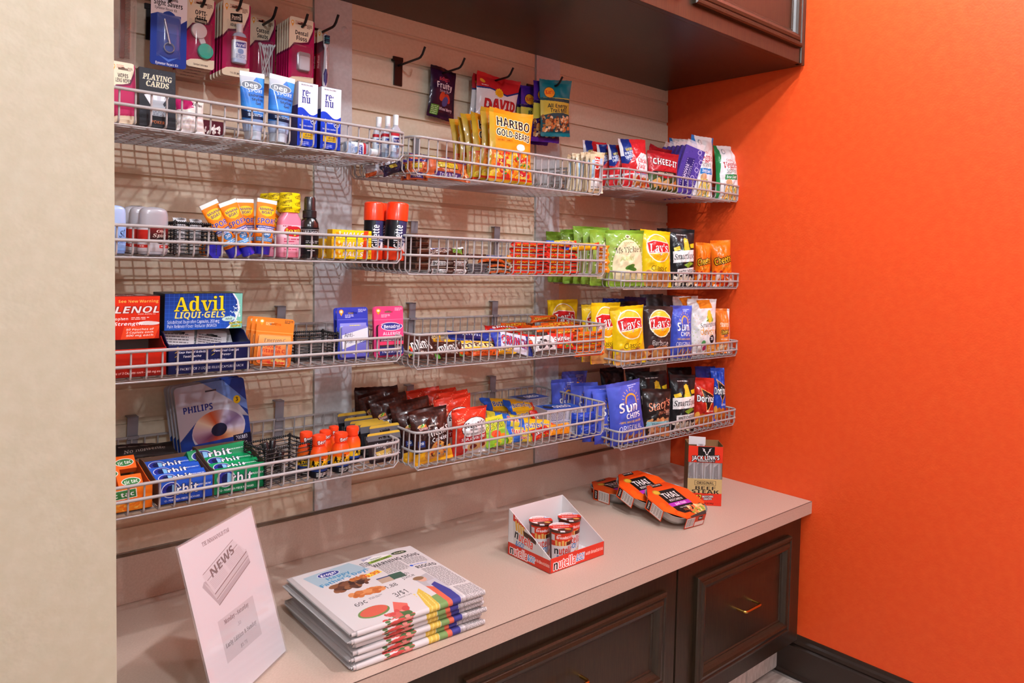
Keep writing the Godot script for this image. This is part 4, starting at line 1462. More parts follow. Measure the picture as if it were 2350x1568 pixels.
	t("nu", 62, 94, 62, "#1c2a86", 1, 66)
	t("fresh", 60, 198, 34, "#ffffff", 1, 62)
	el(118, 210, 21, 21, "#ffffff")
	el(118, 210, 18, 18, "#16287a")
	pg([104, 212, 116, 206, 116, 196, 121, 196, 121, 206, 132, 212, 132, 216, 121, 212, 121, 222, 125, 226, 112, 226, 116, 222, 116, 212, 104, 216], "#ffffff")
	t("fresh lens comfort", 66, 242, 13, "#ffffff", 1, 98)
	t("removes protein daily", 72, 268, 13, "#ffffff", 1, 106)
	r(22, 282, 94, 34, "#f4c81e")
	t("all day", 82, 292, 14, "#1c2a66", 1, 46)
	t("moisture", 80, 306, 14, "#1c2a66", 1, 54)
	tl(22, 332, 66, 3, 9, "#c4d0f4")
	boxuv["lens_solution"] = [Rect2(0, 0, 0.79, 1), Rect2(0.8, 0, 0.19, 1), Rect2(0.8, 0.02, 0.15, 0.1)]
	design("sanitizer_label", 120, 130, "#dfe8f2")
	r(0, 0, 120, 22, "#b2242e")
	pg([22, 36, 98, 30, 100, 62, 24, 66], "#2c3a8e")
	t("Purell", 61, 49, 26, "#ffffff", 1, 62, -3, 0.2)
	el(60, 86, 15, 15, "#7d9cc8")
	tl(24, 104, 70, 3, 8, "#5a78a8")
	# -- pouches on hooks and bars of the top middle basket --
	design("fruit_snacks", 170, 260, "#2a1030")
	gv(0, 20, 170, 220, "#331238", "#24102c")
	r(0, 0, 170, 16, "#1c0a20")
	t("Kellogg's", 84, 56, 24, "#e05060", 1, 66, -4, 0.3)
	t("Fruity", 88, 90, 44, "#f6f2ee", 0, 108, 0, 0, "#3a1440", 2)
	t("Snacks", 88, 118, 20, "#e6d8ea", 3, 66)
	el(76, 146, 17, 26, "#d0492a", 20)
	el(112, 152, 16, 26, "#c43a2c", -30)
	el(96, 170, 18, 28, "#3a4c8e", 25)
	r(14, 194, 48, 50, "#5a9a30")
	tl(18, 200, 40, 5, 9, "#d4ecc0")
	t("Mixed Berry", 106, 208, 20, "#f2eaf2", 0, 84)
	design("seed_bag", 220, 300, "#ece9ea")
	pg([0, 0, 220, 0, 220, 52, 150, 84, 60, 66, 0, 70], "#c3262c")
	pg([0, 70, 60, 66, 150, 84, 220, 52, 220, 60, 150, 92, 60, 73, 0, 78], "#22367e")
	el(28, 40, 14, 8, "#e8b23a", 20)
	tl(22, 56, 44, 1, 8, "#f2d8d8")
	for k in 12: el(108 + cos(TAU * k / 12) * 16, 84 + sin(TAU * k / 12) * 16, 7, 5, "#f6c51e", 30 * k)
	el(108, 84, 13, 13, "#f0a81a")
	t("DAVID", 118, 140, 66, "#c9242c", 0, 176, -5, 0.1, "#7c1218", 2)
	t("JUMBO", 70, 178, 34, "#1f3f92", 0, 100, -3)
	t("SUNFLOWER", 168, 168, 17, "#1f3f92", 0, 84)
	t("SEEDS", 152, 186, 17, "#1f3f92", 0, 50)
	bl(20, 210, 180, 80, 60, 6, 12, ["#c9c4ba", "#3c3a3a", "#8e8a84"], 4)
	for nm in [["trail_mix", "#0f7f8e", "#0a4e5a", "All Energy", "Trail Mix"], ["raisin_mix", "#4a2190", "#241050", "Raisin", "Cashew"]]:
		design(nm[0], 170, 270, "#d6ca50")
		r(0, 0, 170, 86, nm[1])
		pg([0, 86, 170, 92, 170, 108, 0, 98], nm[2])
		el(48, 62, 30, 27, nm[2])
		el(48, 62, 27, 24, "#f0a028")
		t("Kar's", 48, 60, 26, "#c0281e", 1, 44, -4, 0.2)
		t(nm[3], 92, 124, 25, "#10303a", 0, 118)
		t(nm[4], 96, 146, 25, "#10303a", 0, 100)
		pg([0, 172, 60, 158, 120, 156, 170, 164, 170, 250, 0, 250], nm[2])
		bl(8, 172, 154, 70, 120, 5, 11, ["#b98a54", "#8a5a30", "#e2c49a", "#5a3220", "#c4733a"], 6)
		r(0, 250, 170, 20, nm[1])
	design("gummy_bag", 230, 330, "#e8941e")
	gv(0, 0, 230, 150, "#e6961c", "#ee8a14")
	gv(0, 0, 26, 330, "#caa02c", "#a8861e")
	t("HARIBO", 124, 62, 56, "#141414", 0, 182, 4, 0, "#fff2d0", 3)
	t("GOLD-BEARS", 124, 112, 42, "#141414", 0, 186, 5, 0, "#fff2d0", 3)
	t("GUMMI CANDY", 72, 140, 12, "#8a4a10", 0, 76)
	el(160, 164, 26, 15, "#f6f2ea")
	r(10, 182, 210, 6, "#d03a20")
	gv(10, 188, 210, 120, "#c8641c", "#d89a20")
	bl(20, 196, 196, 104, 110, 8, 18, ["#d8302a", "#f0a01c", "#e8c83a", "#3f9a3c", "#f08a28", "#c82a30", "#f6d860"], 8)
	bl(20, 196, 196, 104, 60, 3, 5, ["#f8e8b0", "#ffb080"], 9)
	r(0, 304, 230, 10, "#d03a20")
	gv(0, 314, 230, 16, "#b88a1c", "#9a761a")
	design("oat_bar", 300, 110, "#b8562c")
	r(0, 0, 300, 16, "#3e2a66")
	pg([78, 22, 220, 20, 222, 54, 76, 56], "#2e3a1e")
	pg([82, 26, 216, 24, 218, 50, 80, 52], "#efc22a")
	t("NATURE VALLEY", 148, 38, 22, "#2e3a1e", 1, 124)
	t("TRAIL MIX", 148, 64, 14, "#f2dcc4", 0, 78)
	r(60, 74, 180, 28, "#3e2a66")
	t("Fruit & Nut", 150, 88, 24, "#ffffff", 3, 118)
	bl(226, 40, 66, 60, 22, 8, 15, ["#d88a3a", "#8a3a22", "#e6b070"], 3)
	design("energy_bar", 110, 290, "#d9bf98")
	crinkle(40, "#cdb088", "#e4cda8", 4)
	pg([14, 60, 98, 40, 98, 230, 14, 250], "#a8c8e2")
	pg([14, 190, 60, 160, 98, 196, 98, 252, 14, 262], "#f0ece6")
	r(34, 36, 38, 148, "#c0281c")
	t("CLIF", 53, 84, 46, "#ffffff", 0, 86, -90)
	t("BAR", 88, 160, 22, "#c0281c", 0, 40, -90)
	t("WHITE CHOC", 56, 248, 13, "#3a2a20", 0, 76)
	t("MACADAMIA", 56, 266, 13, "#3a2a20", 0, 72)
	design("silver_wrap", 150, 60, "#c9cbd2")
	crinkle(40, "#3a2c4c", "#e8e8ee", 7)
	r(0, 40, 60, 20, "#c05a2a")
	design("dark_wrap", 160, 60, "#2a1f3a")
	crinkle(24, "#4a3a2c", "#8a5a2c", 3)
	r(50, 8, 50, 20, "#d9c24a")
	# -- top right basket --
	design("caramel_corn", 200, 300, "#c8272c")
	pg([0, 0, 80, 0, 64, 120, 30, 160, 0, 150], "#22307c")
	r(0, 0, 18, 110, "#e8e4e6")
	for k in 3: t(["NEW", "PRIZE", "INSIDE"][k], 50, 70 + k * 22, 24, ["#f4d83a", "#ffffff", "#ffffff"][k], 0, [40, 56, 62][k], -12)
	pg([80, 136, 130, 90, 196, 96, 200, 190, 140, 206, 90, 190], "#f2eeee")
	t("Cracker", 146, 138, 40, "#c8272c", 1, 104, 4, 0.1)
	t("Jack", 130, 172, 40, "#c8272c", 1, 64, 4, 0.1)
	gv(0, 214, 200, 86, "#d8d4d6", "#c4bec0")
	t("The Original", 120, 216, 16, "#2a3a80", 1, 90)
	bl(70, 232, 120, 60, 46, 8, 14, ["#d68a3a", "#b8642a", "#ecc48a", "#c03028"], 6)
	pg([0, 230, 60, 220, 70, 300, 0, 300], "#c8272c")
	design("cheese_crackers", 220, 260, "#a81a22")
	gv(0, 0, 220, 120, "#9a1820", "#b81e28")
	t("CHEEZ-IT", 112, 74, 58, "#ffffff", 0, 176, 3, 0.05, "#5a0a10", 3)
	pg([20, 138, 200, 132, 202, 158, 22, 162], "#181410")
	t("WHITE CHEDDAR", 112, 147, 15, "#f0e2c0", 0, 120)
	pg([0, 150, 110, 180, 220, 150, 220, 260, 0, 260], "#3a4a24")
	for k in 5: pg([20 + k * 38, 200 + (k % 2) * 20, 62 + k * 34, 176 + (k % 2) * 22, 88 + k * 30, 214 + (k % 2) * 16, 46 + k * 36, 244], ["#d8a25a", "#c98a44", "#e4b878"][k % 3])
	design("choc_box", 150, 290, "#4c3a92")
	crinkle(30, "#6a58b0", "#3a2a7a", 3)
	for k in 10: el(112 + (k % 3) * 14, 18 + k * 26, 15, 14, ["#c9c0e0", "#8478bc"][k % 2])
	for k in 10: el(112 + (k % 3) * 14, 18 + k * 26, 11, 10, "#4c3a92")
	pg([34, 70, 92, 62, 94, 250, 36, 254], "#2c2068")
	for k in 14: r(38, 74 + k * 13, 4, 6, "#cfc8e8")
	for k in 14: r(84, 72 + k * 13, 4, 6, "#cfc8e8")
	t("MOVIE", 54, 150, 26, "#e6e0f4", 0, 90, -90)
	t("film lovers", 74, 160, 18, "#e6e0f4", 3, 96, -90)
	boxuv["choc_box"] = [Rect2(0, 0, 1, 1), Rect2(0.0, 0.1, 0.2, 0.8), Rect2(0.05, 0.0, 0.2, 0.03)]
	for nm in [["straws_ranch", "#2f7fc8", "Zesty Ranch", "#e9c63a"], ["straws_salt", "#2c8a48", "Sea Salt", "#f0a030"]]:
		design(nm[0], 200, 300, "#efeeec")
		pg([0, 0, 26, 0, 40, 60, 20, 160, 30, 300, 0, 300], nm[1])
		pg([184, 0, 200, 0, 200, 300, 190, 200, 194, 100], nm[1])
		el(64, 36, 15, 15, "#5a6070")
		el(64, 36, 12, 12, "#efeeec")
		t("Garden", 104, 84, 18, "#b83a34", 3, 60, 0, 0.1)
		t("Veggie", 112, 110, 46, "#b8242c", 1, 132, -4, 0.15)
		t("Straws", 112, 144, 32, "#3a4a30", 3, 88, -4, 0.15)
		pg([56, 166, 174, 160, 176, 188, 58, 192], nm[1])
		t(nm[2], 116, 176, 19, "#ffffff", 0, 90)
		el(92, 208, 26, 20, "#e0a87a")
		for k in 9: ln(60 + k * 14, 300, 80 + (k * 37) % 90, 214 + (k % 3) * 12, 13, [nm[3], "#e6a83a", "#8fae3e", "#f2d060"][k % 4])
		for k in 9: ln(63 + k * 14, 300, 83 + (k * 37) % 90, 214 + (k % 3) * 12, 2, "#fbe9a8")
	# -- second left basket --
	design("deo_blue", 170, 120, "#8fb4ea")
	r(0, 0, 170, 8, "#c4d8f4")
	t("st", 124, 34, 54, "#20264c", 3, 50, -8, 0.4)
	gv(0, 66, 170, 54, "#a9c6f2", "#7da8e6")
	t("POWDER", 118, 80, 14, "#2a3a6a", 0, 66)
	design("deo_red", 170, 120, "#c8c6ca")
	r(0, 18, 170, 44, "#c9281e")
	gv(60, 4, 110, 64, "#7c1c1c", "#2a1414")
	t("Old", 108, 22, 18, "#f2e6d8", 1, 40, 0, 0.2)
	t("Spice", 108, 42, 24, "#f2e6d8", 1, 60, 0, 0.2)
	el(104, 66, 18, 16, "#2a2020")
	r(0, 88, 60, 14, "#c9281e")
	r(100, 88, 70, 14, "#c9281e")
	tl(6, 92, 46, 1, 10, "#f6e4e0")
	tl(106, 92, 56, 1, 10, "#f6e4e0")
	design("sun_tube", 130, 250, "#f08010")
	el(64, 44, 40, 24, "#f6c218")
	pg([30, 56, 98, 56, 84, 74, 64, 82, 44, 74], "#f6c218")
	t("BANANA", 64, 38, 20, "#3a2a6a", 0, 66, -4)
	t("BOAT", 64, 58, 22, "#3a2a6a", 0, 48, -4)
	t("SPORT", 68, 108, 40, "#3a2e9a", 0, 100, -3, 0.15, "#f6d8b0", 1)
	t("PERFORMANCE", 72, 128, 12, "#c4401a", 0, 74)
	pg([10, 138, 120, 134, 120, 152, 12, 156], "#2c3a8a")
	t("with POWERSTAY", 66, 145, 12, "#ffffff", 0, 84)
	r(20, 154, 98, 14, "#eeeaf2")
	t("TECHNOLOGY", 68, 161, 11, "#2c3a8a", 0, 76)
	el(66, 186, 22, 20, "#3f86c8")
	t("30", 66, 184, 24, "#ffffff", 0, 28)
	r(10, 206, 110, 24, "#4f9ad8")
	tl(18, 210, 92, 2, 9, "#dcecf8")
	tl(20, 236, 90, 1, 8, "#a84a10")
	design("pink_label", 130, 120, "#f4d3dc")
	tl(20, 4, 60, 1, 8, "#b8405a")
	el(74, 28, 44, 22, "#c8202c")
	t("Pepto", 74, 26, 34, "#f8d83a", 1, 72, -4, 0.1, "#8a1018", 2)
	gv(0, 52, 130, 68, "#f3b9c6", "#f09ab0")
	tl(30, 58, 76, 2, 10, "#c84a66")
	t("5 SYMPTOM", 66, 88, 17, "#4a2a6a", 0, 86)
	tl(34, 102, 66, 1, 9, "#c84a66")
	design("yellow_band", 130, 90, "#f2d60c")
	for k in 6: t("5 SYMPTOM", 34 + (k % 2) * 64, 14 + (k / 2) * 30, 16, "#4a3410", 0, 54, -18)
	for k in 4: tl(20 + (k % 2) * 60, 24 + (k / 2) * 32, 40, 1, 6, "#7a5a18", k + 1)
	design("hair_label", 110, 170, "#131216")
	r(8, 14, 94, 28, "#d8d8d8")
	r(10, 16, 90, 24, "#131216")
	t("TRESemmé", 56, 28, 20, "#f2f2f2", 2, 84)
	tl(28, 84, 56, 2, 10, "#c8c8c8")
	r(28, 108, 70, 24, "#8a9a3e")
	tl(34, 116, 50, 1, 9, "#2a3010")
	tl(34, 142, 40, 1, 10, "#e8e8e8")
	design("cough_drops", 220, 60, "#f2dc1a")
	pg([0, 0, 44, 0, 60, 60, 0, 60], "#f2bc1a")
	bl(4, 6, 46, 48, 8, 8, 13, ["#f8dc60", "#e89010", "#fae8a0"], 3)
	t("HALLS", 116, 30, 40, "#ffffff", 0, 116, 0, 0.2, "#d88a10", 2)
	pg([176, 0, 204, 0, 186, 60, 168, 60], "#d8401c")
	tl(192, 18, 24, 3, 10, "#c83a18")
	design("foam_label", 150, 260, "#101016")
	pg([0, 0, 60, 0, 60, 160, 0, 150], "#101016")
	pg([60, 0, 150, 20, 150, 130, 60, 180], "#242a52")
	pg([0, 170, 60, 186, 150, 136, 150, 260, 0, 260], "#e8401c")
	t("Gillette", 62, 110, 50, "#f4f4f4", 0, 150, -90)
	t("Foamy", 106, 124, 26, "#f0f0f4", 0, 60)
	t("REGULAR", 106, 146, 13, "#f0f0f4", 0, 50)
	el(110, 176, 24, 26, "#f2f0f2")
	el(104, 160, 14, 14, "#f2f0f2")
	# -- sweets --
	design("choc_dark_bar", 260, 60, "#2e1812")
	crinkle(50, "#3d2118", "#1c0d09", 5)
	tl(40, 20, 150, 3, 9, "#6a4a3c")
	design("choc_dark_end", 80, 60, "#4a2416")
	crinkle(20, "#6a3a22", "#2c140c", 6)
	boxuv["choc_dark_end"] = [Rect2(0, 0, 1, 1), Rect2(), Rect2(), "choc_dark_bar", "choc_dark_bar"]
	design("nougat_bar", 240, 60, "#4a261a")
	r(0, 0, 240, 12, "#e8e2e0")
	t("SNICKERS", 90, 7, 16, "#2a3a9a", 0, 130, 0, 0.2)
	r(150, 16, 80, 28, "#7aa83a")
	tl(154, 20, 70, 3, 8, "#2a4a18")
	tl(6, 20, 130, 3, 8, "#c9b0a4")
	design("nougat_side", 240, 60, "#3e2018")
	bars(8, 12, 84, 38, 4)
	tl(104, 22, 32, 2, 10, "#b09a8e")
	r(144, 10, 88, 40, "#e4ddd8")
	tl(148, 16, 78, 4, 8, "#4a3a34")
	design("peanut_wrap", 240, 70, "#2c1a18")
	pg([0, 30, 120, 10, 240, 34, 240, 60, 120, 44, 0, 60], "#c85a20")
	crinkle(20, "#e8c24a", "#1c0e0c", 8)
	design("foil_grey", 200, 40, "#5a585a")
	crinkle(30, "#8a888a", "#2a282a", 2)
	design("red_bar", 240, 70, "#d2281a")
	gv(0, 0, 240, 70, "#dc3018", "#c82214")
	t("Reese's", 96, 38, 36, "#f8c21c", 1, 130, 0, 0.2, "#6a2408", 2)
	r(172, 28, 58, 18, "#3a1c10")
	design("orange_bar", 240, 70, "#e8641a")
	t("Reese's", 84, 34, 36, "#f8d03a", 1, 120, 0, 0.2, "#7a2c08", 2)
	r(150, 22, 70, 22, "#4a2210")
	tl(156, 30, 58, 1, 9, "#e8a060")
	design("red_pack_end", 90, 50, "#c8301c")
	tl(10, 14, 60, 2, 9, "#e88a5a")
	r(50, 24, 32, 20, "#d8d4d2")
	design("choc_candy", 240, 110, "#3d1c14")
	crinkle(24, "#5a2e20", "#2a100a", 9)
	t("m&m's", 122, 52, 58, "#f0ebe6", 0, 158, -6, 0, "#1a0a06", 3)
	t("milk chocolate", 140, 88, 14, "#e6d8c8", 0, 90)
	bl(8, 60, 60, 40, 9, 8, 12, ["#d8342a", "#e8b01c", "#3a8a3a", "#2a5ab0"], 4)
	r(196, 84, 34, 20, "#5aa03a")
	design("peanut_candy", 240, 110, "#f0b41c")
	crinkle(16, "#f8cc4a", "#d8941a", 9)
	t("m&m's", 122, 52, 58, "#4a2412", 0, 158, -6, 0, "#fff0c0", 3)
	t("peanut", 150, 88, 20, "#2a4aa0", 0, 70)
	design("pieces_candy", 240, 110, "#e2591c")
	t("Reese's", 110, 40, 44, "#f8d03a", 1, 150, -4, 0.2, "#5a2408", 3)
	t("Pieces", 130, 78, 30, "#4a2210", 0, 90, -4, 0.2)
	bl(180, 60, 50, 40, 12, 6, 9, ["#f0b41c", "#6a3418", "#e8781c"], 5)
	design("coconut_bar", 260, 70, "#23307e")
	gv(0, 0, 260, 70, "#2a3a94", "#1a2466")
	t("Almond", 130, 34, 32, "#d8dcf0", 0, 140, 0, 0.2)
	design("crunch_bar", 260, 90, "#d9dbe8")
	pg([0, 0, 60, 0, 40, 90, 0, 90], "#2c3a9a")
	t("CRUNCH", 142, 46, 54, "#c4242c", 0, 180, 0, 0.15, "#23307e", 3)
	pg([236, 0, 260, 0, 260, 90, 226, 90], "#23307e")
	design("fruit_candy", 240, 110, "#d4261c")
	t("Skittles", 124, 46, 46, "#ffffff", 0, 170, -6, 0.2, "#6a0c10", 3)
	bl(20, 76, 200, 24, 24, 7, 10, ["#e8c81c", "#3a9a3a", "#e8781c", "#8a3a9a", "#d8342a"], 3)
	design("white_candy", 160, 110, "#e9e6e4")
	bl(10, 10, 140, 90, 12, 10, 17, ["#1e1c1e", "#3a3638", "#d8d2d0"], 5)
	t("HERSHEY'S", 80, 54, 20, "#2a1410", 0, 100)
	design("cookie_bag", 220, 300, "#33150f")
	for i in 12:
		for j in 11: el(10 + i * 19, 22 + j * 17, 6, 6, "#431d14")
	el(48, 92, 22, 14, "#d8a45a")
	bl(34, 74, 34, 20, 12, 4, 7, ["#e86a2a", "#e8c42a", "#5a9a3a"], 3)
	t("Keebler", 52, 100, 18, "#e8e0d8", 1, 44, -6, 0.1, "#7a1a18", 2)
	t("made with", 110, 88, 13, "#e6d8c8", 0, 56, -8)
	t("m&m's", 136, 122, 62, "#f4efea", 0, 146, -6, 0, "#1a0806", 3)
	t("Cookies", 140, 166, 34, "#ffffff", 0, 116, -4, 0, "#1a0806", 2)
	r(14, 166, 34, 34, "#2a3a7a")
	t("20", 31, 180, 20, "#ffffff", 0, 22)
	pg([0, 236, 60, 228, 220, 214, 220, 300, 0, 300], "#efb01c")
	for c in [[120, 210, 40], [84, 250, 36], [150, 252, 38]]:
		el(c[0], c[1], c[2], c[2] * 0.8, "#c8843e")
		el(c[0], c[1], c[2] * 0.92, c[2] * 0.72, "#d89a50")
		bl(c[0] - c[2] * 0.6, c[1] - c[2] * 0.5, c[2] * 1.2, c[2], 9, 5, 8, ["#d8342a", "#2a6ab0", "#e8c42a", "#5a2c18", "#e8781c"], int(c[0]))
	design("jam_cookies", 200, 300, "#d4361f")
	for k in 20: el(10 + (k * 53) % 190, 8 + (k * 31) % 70, 2, 3, "#f0a080")
	for k in 2: t(["NET", "PROTEIN"][k], 40, 70 + k * 16, 14, "#f8c8a0", 0, 40, -20)
	el(118, 132, 80, 72, "#23181a")
	el(118, 132, 77, 69, "#efecea")
	t("Knott's", 118, 106, 46, "#241a1c", 1, 126, -4, 0.1)
	t("BERRY FARM", 122, 138, 15, "#241a1c", 1, 86)
	t("Premium Cookies", 120, 160, 20, "#241a1c", 3, 130, -3, 0.1)
	pg([24, 182, 188, 174, 190, 206, 26, 214], "#b81e24")
	t("STRAWBERRY", 108, 194, 26, "#ffffff", 0, 146, -3)
	r(20, 214, 180, 86, "#dedada")
	pg([0, 206, 40, 214, 60, 300, 0, 300], "#c82c20")
	for c in [[104, 250, 34], [160, 244, 32]]:
		el(c[0], c[1], c[2], c[2] * 0.9, "#d8b070", 20)
		el(c[0], c[1], c[2] * 0.55, c[2] * 0.5, "#7a1818", 20)
	el(60, 276, 18, 20, "#c8281e")
	design("sour_candy", 160, 220, "#8cc63a")
	gv(0, 0, 160, 110, "#e6d43a", "#b4d43c")
	t("SOUR", 80, 46, 44, "#d8e83a", 0, 110, -6, 0, "#2a5a1c", 3)
	t("PATCH", 84, 84, 38, "#f0e43a", 0, 116, -6, 0, "#2a5a1c", 3)
	el(70, 134, 30, 26, "#e8542a")
	el(112, 160, 24, 20, "#f08a2a")
	bl(10, 170, 140, 44, 20, 7, 12, ["#5aae2c", "#a8dc4a", "#f0d83a"], 3)
	design("toffee_bar", 260, 80, "#f0b818")
	pg([0, 0, 56, 0, 40, 80, 0, 80], "#2a5ac0")
	t("Butterfinger", 142, 42, 36, "#2a4ab0", 0, 186, -4, 0.15, "#fbe08a", 2)
	pg([230, 0, 260, 0, 260, 80, 216, 80], "#d8401c")
	design("ruth_bar", 260, 80, "#d8c93a")
	pg([60, 0, 150, 0, 130, 80, 30, 80], "#2f6ac8")
	t("Ruth", 170, 40, 40, "#c8242c", 0, 110, -4, 0.2, "#ffffff", 2)
	design("orange_candy", 200, 90, "#f29a1c")
	crinkle(12, "#f8c24a", "#c8441c", 4)
	t("Pieces", 90, 44, 36, "#ffffff", 0, 120, -6, 0.2, "#a8301c", 2)
	design("cookie_pack", 260, 90, "#1f4fb8")
	gv(0, 0, 260, 90, "#2a6ad0", "#1c3fa4")
	t("OREO", 150, 44, 52, "#ffffff", 0, 130, -3, 0.1, "#12246a", 3)
	el(52, 46, 28, 26, "#20202a")
	el(52, 46, 18, 17, "#33333e")
	design("cookie_pack_side", 260, 70, "#b9bac4")
	tl(10, 8, 130, 8, 7, "#4a4c5a")
	tl(156, 8, 90, 8, 7, "#4a4c5a", 3)
	boxuv["cookie_pack_side"] = [Rect2(0, 0, 1, 1), Rect2(0, 0.1, 0.03, 0.8), Rect2(), "cookie_pack"]
	design("cookie_pack_end", 90, 80, "#2143b0")
	crinkle(12, "#4a6ad8", "#162c80", 4)
	# -- crisps --
	design("kettle_green", 220, 300, "#a2ba5a")
	gv(0, 0, 220, 90, "#79a52c", "#9cb84c")
	el(118, 190, 98, 150, "#7ea338")
	el(120, 196, 94, 146, "#ece2b4")
	for k in 20:
		var a := PI + PI * k / 19.0
		el(120 + cos(a) * 98, 190 + sin(a) * 150, 4, 4, "#dfe8c0")
	el(116, 36, 13, 11, "#ece2b4")
	el(116, 36, 7, 5, "#5a4a20")
	tl(88, 66, 64, 2, 7, "#a89a60")
	t("Ms Vickie's", 122, 106, 40, "#33261a", 3, 164, -4, 0.3)
	t("JALAPEÑO", 110, 152, 28, "#8aa83a", 2, 76)
	el(128, 196, 30, 12, "#4f7a2a", -20)
	el(140, 206, 28, 11, "#3f6a22", 10)
	bl(84, 230, 90, 60, 30, 10, 18, ["#cdbd84", "#bda96c", "#ded2a0"], 4)
	gv(0, 262, 220, 38, "#92b43e", "#7ea532")
	lays("potato_yellow", "#e9c312", "#c88a50", "Classic", "#3a2c14")
	lays("potato_bbq", "#3a2a28", "#8a3a22", "Barbecue", "#f2ece6")
	for nm in [["popcorn_black", "#1b191b"]]:
		design(nm[0], 200, 300, nm[1])
		tl(50, 30, 110, 1, 10, "#c8c4c0")
		corn_ear(112, 70, 1.15)
		pg([18, 104, 60, 92, 66, 112, 22, 122], "#e8c020")
		pg([144, 80, 190, 72, 190, 96, 150, 100], "#e8c020")
		pg([12, 122, 196, 106, 196, 166, 14, 182], "#efece8")
		t("Smartfood", 104, 144, 40, "#1b191b", 3, 170, -5, 0.35)
		t("Smartfood", 105, 144, 40, "#1b191b", 3, 170, -5, 0.35)
		pg([90, 190, 140, 170, 180, 178, 120, 204], "#7a9a2c")
		pg([40, 214, 196, 196, 196, 228, 44, 246], "#efece8")
		t("WHITE CHEDDAR", 120, 221, 22, "#1b191b", 0, 136, -6)
		bl(30, 242, 160, 50, 34, 9, 15, ["#e8ddc4", "#d4c6a6", "#f4ecd8"], 7)
	design("cheese_curls", 190, 280, "#f07412")
	gv(0, 0, 190, 150, "#f27c1a", "#ee6c10")
	t("Cheetos", 96, 120, 54, "#f6b41c", 0, 168, -8, 0.1, "#1a1208", 5)
	t("Crunchy", 110, 160, 26, "#f8c83a", 3, 100, -8, 0.2, "#b8400c", 2)
	bl(10, 186, 170, 90, 60, 8, 18, ["#d8341c", "#e8581c", "#c02418", "#f07a2a", "#f4dcd0"], 6)
	design("popcorn_white", 200, 300, "#ece8e4")
	pg([60, 8, 150, 4, 156, 48, 66, 52], "#ea861c")
	for k in 40: el(14 + (k * 47) % 90, 80 + (k * 29) % 190, 3.5, 3.5, ["#d8ccb0", "#c8d4a8", "#e8d8b8"][k % 3])
	corn_ear(130, 76, 0.85)
	t("Smartfood", 128, 136, 30, "#1b191b", 3, 130, -5, 0.35)
	t("delight", 126, 172, 48, "#e8981c", 2, 134)
	el(150, 214, 20, 22, "#1b191b")
	t("35", 150, 210, 22, "#ffffff", 0, 26)
	el(90, 234, 14, 14, "#5aa45a")
	el(106, 262, 14, 14, "#b8306a")
	r(118, 236, 82, 64, "#ea9a1c")
	tl(130, 250, 60, 3, 10, "#fbe4b8")
	design("puffs_orange", 190, 300, "#ea7a28")
	pg([150, 0, 190, 0, 190, 300, 164, 300, 160, 100], "#e6e2e0")
	t("SIMPLY", 88, 108, 36, "#f8e0c8", 0, 110)
	t("Cheetos", 94, 154, 36, "#f4b83a", 0, 110, -6, 0.1, "#1a1208", 4)
	t("puffs", 102, 178, 22, "#2a3a8a", 0, 54, -6)
	t("WHITE CHEDDAR", 92, 204, 15, "#fbe8d4", 0, 110)
	bl(10, 240, 150, 56, 30, 8, 15, ["#f2c48a", "#e8a85a", "#fbe0b8"], 4)
	sun_bag("grain_blue")
	design("pita_black", 210, 290, "#221a18")
	t("Stacy's", 108, 92, 64, "#f2a07a", 3, 168, -14, 0.35, "#3a1a14", 2)
	t("Stacy's", 109, 92, 64, "#f2a07a", 3, 168, -14, 0.35)
	t("Pita Chips", 136, 134, 26, "#f2a07a", 3, 96, -12, 0.3)
	tl(150, 130, 40, 3, 9, "#c8b8a8")
	bl(20, 180, 170, 24, 26, 12, 18, ["#d8a878", "#c88a54", "#b87444"], 3)
	pg([20, 196, 194, 190, 196, 226, 22, 236], "#8fc4cc")
	t("SIMPLY NAKED", 112, 212, 20, "#2a3a40", 0, 120)
	bl(50, 232, 140, 56, 46, 12, 22, ["#cf8a54", "#b8703c", "#e0aa7a", "#c87c4a"], 6)
	for nm in [["tortilla_red", "#b62418", "#7a1410"], ["tortilla_blue", "#2648b4", "#16266a"]]:
		design(nm[0], 200, 300, nm[1])
		gv(0, 0, 200, 120, nm[1], nm[1])
		pg([50, 60, 186, 104, 112, 210], "#f0a050")
		pg([60, 68, 176, 106, 113, 196], "#1c1414")
		t("Doritos", 104, 124, 54, "#ffffff", 0, 178, 0, 0, "#1c1414", 4)
		t("NACHO CHEESE", 140, 200, 15, "#f8e8d8", 0, 80)
		bl(24, 216, 160, 80, 36, 14, 26, ["#e08a2a", "#c86a1c", "#f0a848", "#b84a18"], 6)
	design("dark_bag", 120, 160, "#15131a")
	crinkle(18, "#26222e", "#0c0a10", 5)
	design("navy_bag", 120, 160, "#1c2c78")
	crinkle(18, "#2a3c98", "#121c50", 5)
	design("grey_bag", 120, 160, "#6a6c70")
	crinkle(18, "#8a8c90", "#4a4c50", 5)
	# -- third and bottom left baskets --
	design("tylenol_head", 260, 330, "#dc2f16")
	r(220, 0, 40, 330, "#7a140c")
	gv(0, 0, 220, 290, "#e03417", "#c82812")
	t("See New Warning", 146, 36, 24, "#f6c860", 0, 134)
	t("TYLENOL", 116, 92, 60, "#f4efec", 0, 206, 0, 0.2, "#8a1a10", 3)
	t("FOR ADULTS", 174, 122, 12, "#f8d8d0", 0, 60, 0, 0.2)
	t("acetaminophen", 58, 150, 24, "#f4e8e4", 0, 110)
	tl(122, 142, 60, 2, 10, "#f4d8d0")
	t("Extra Strength", 82, 184, 30, "#ffffff", 0, 158, 0, 0.15)
	el(176, 182, 32, 13, "#f4efec")
	el(190, 184, 30, 12, "#e6e0dc")
	pg([100, 200, 220, 200, 200, 290, 88, 290], "#e84a24")
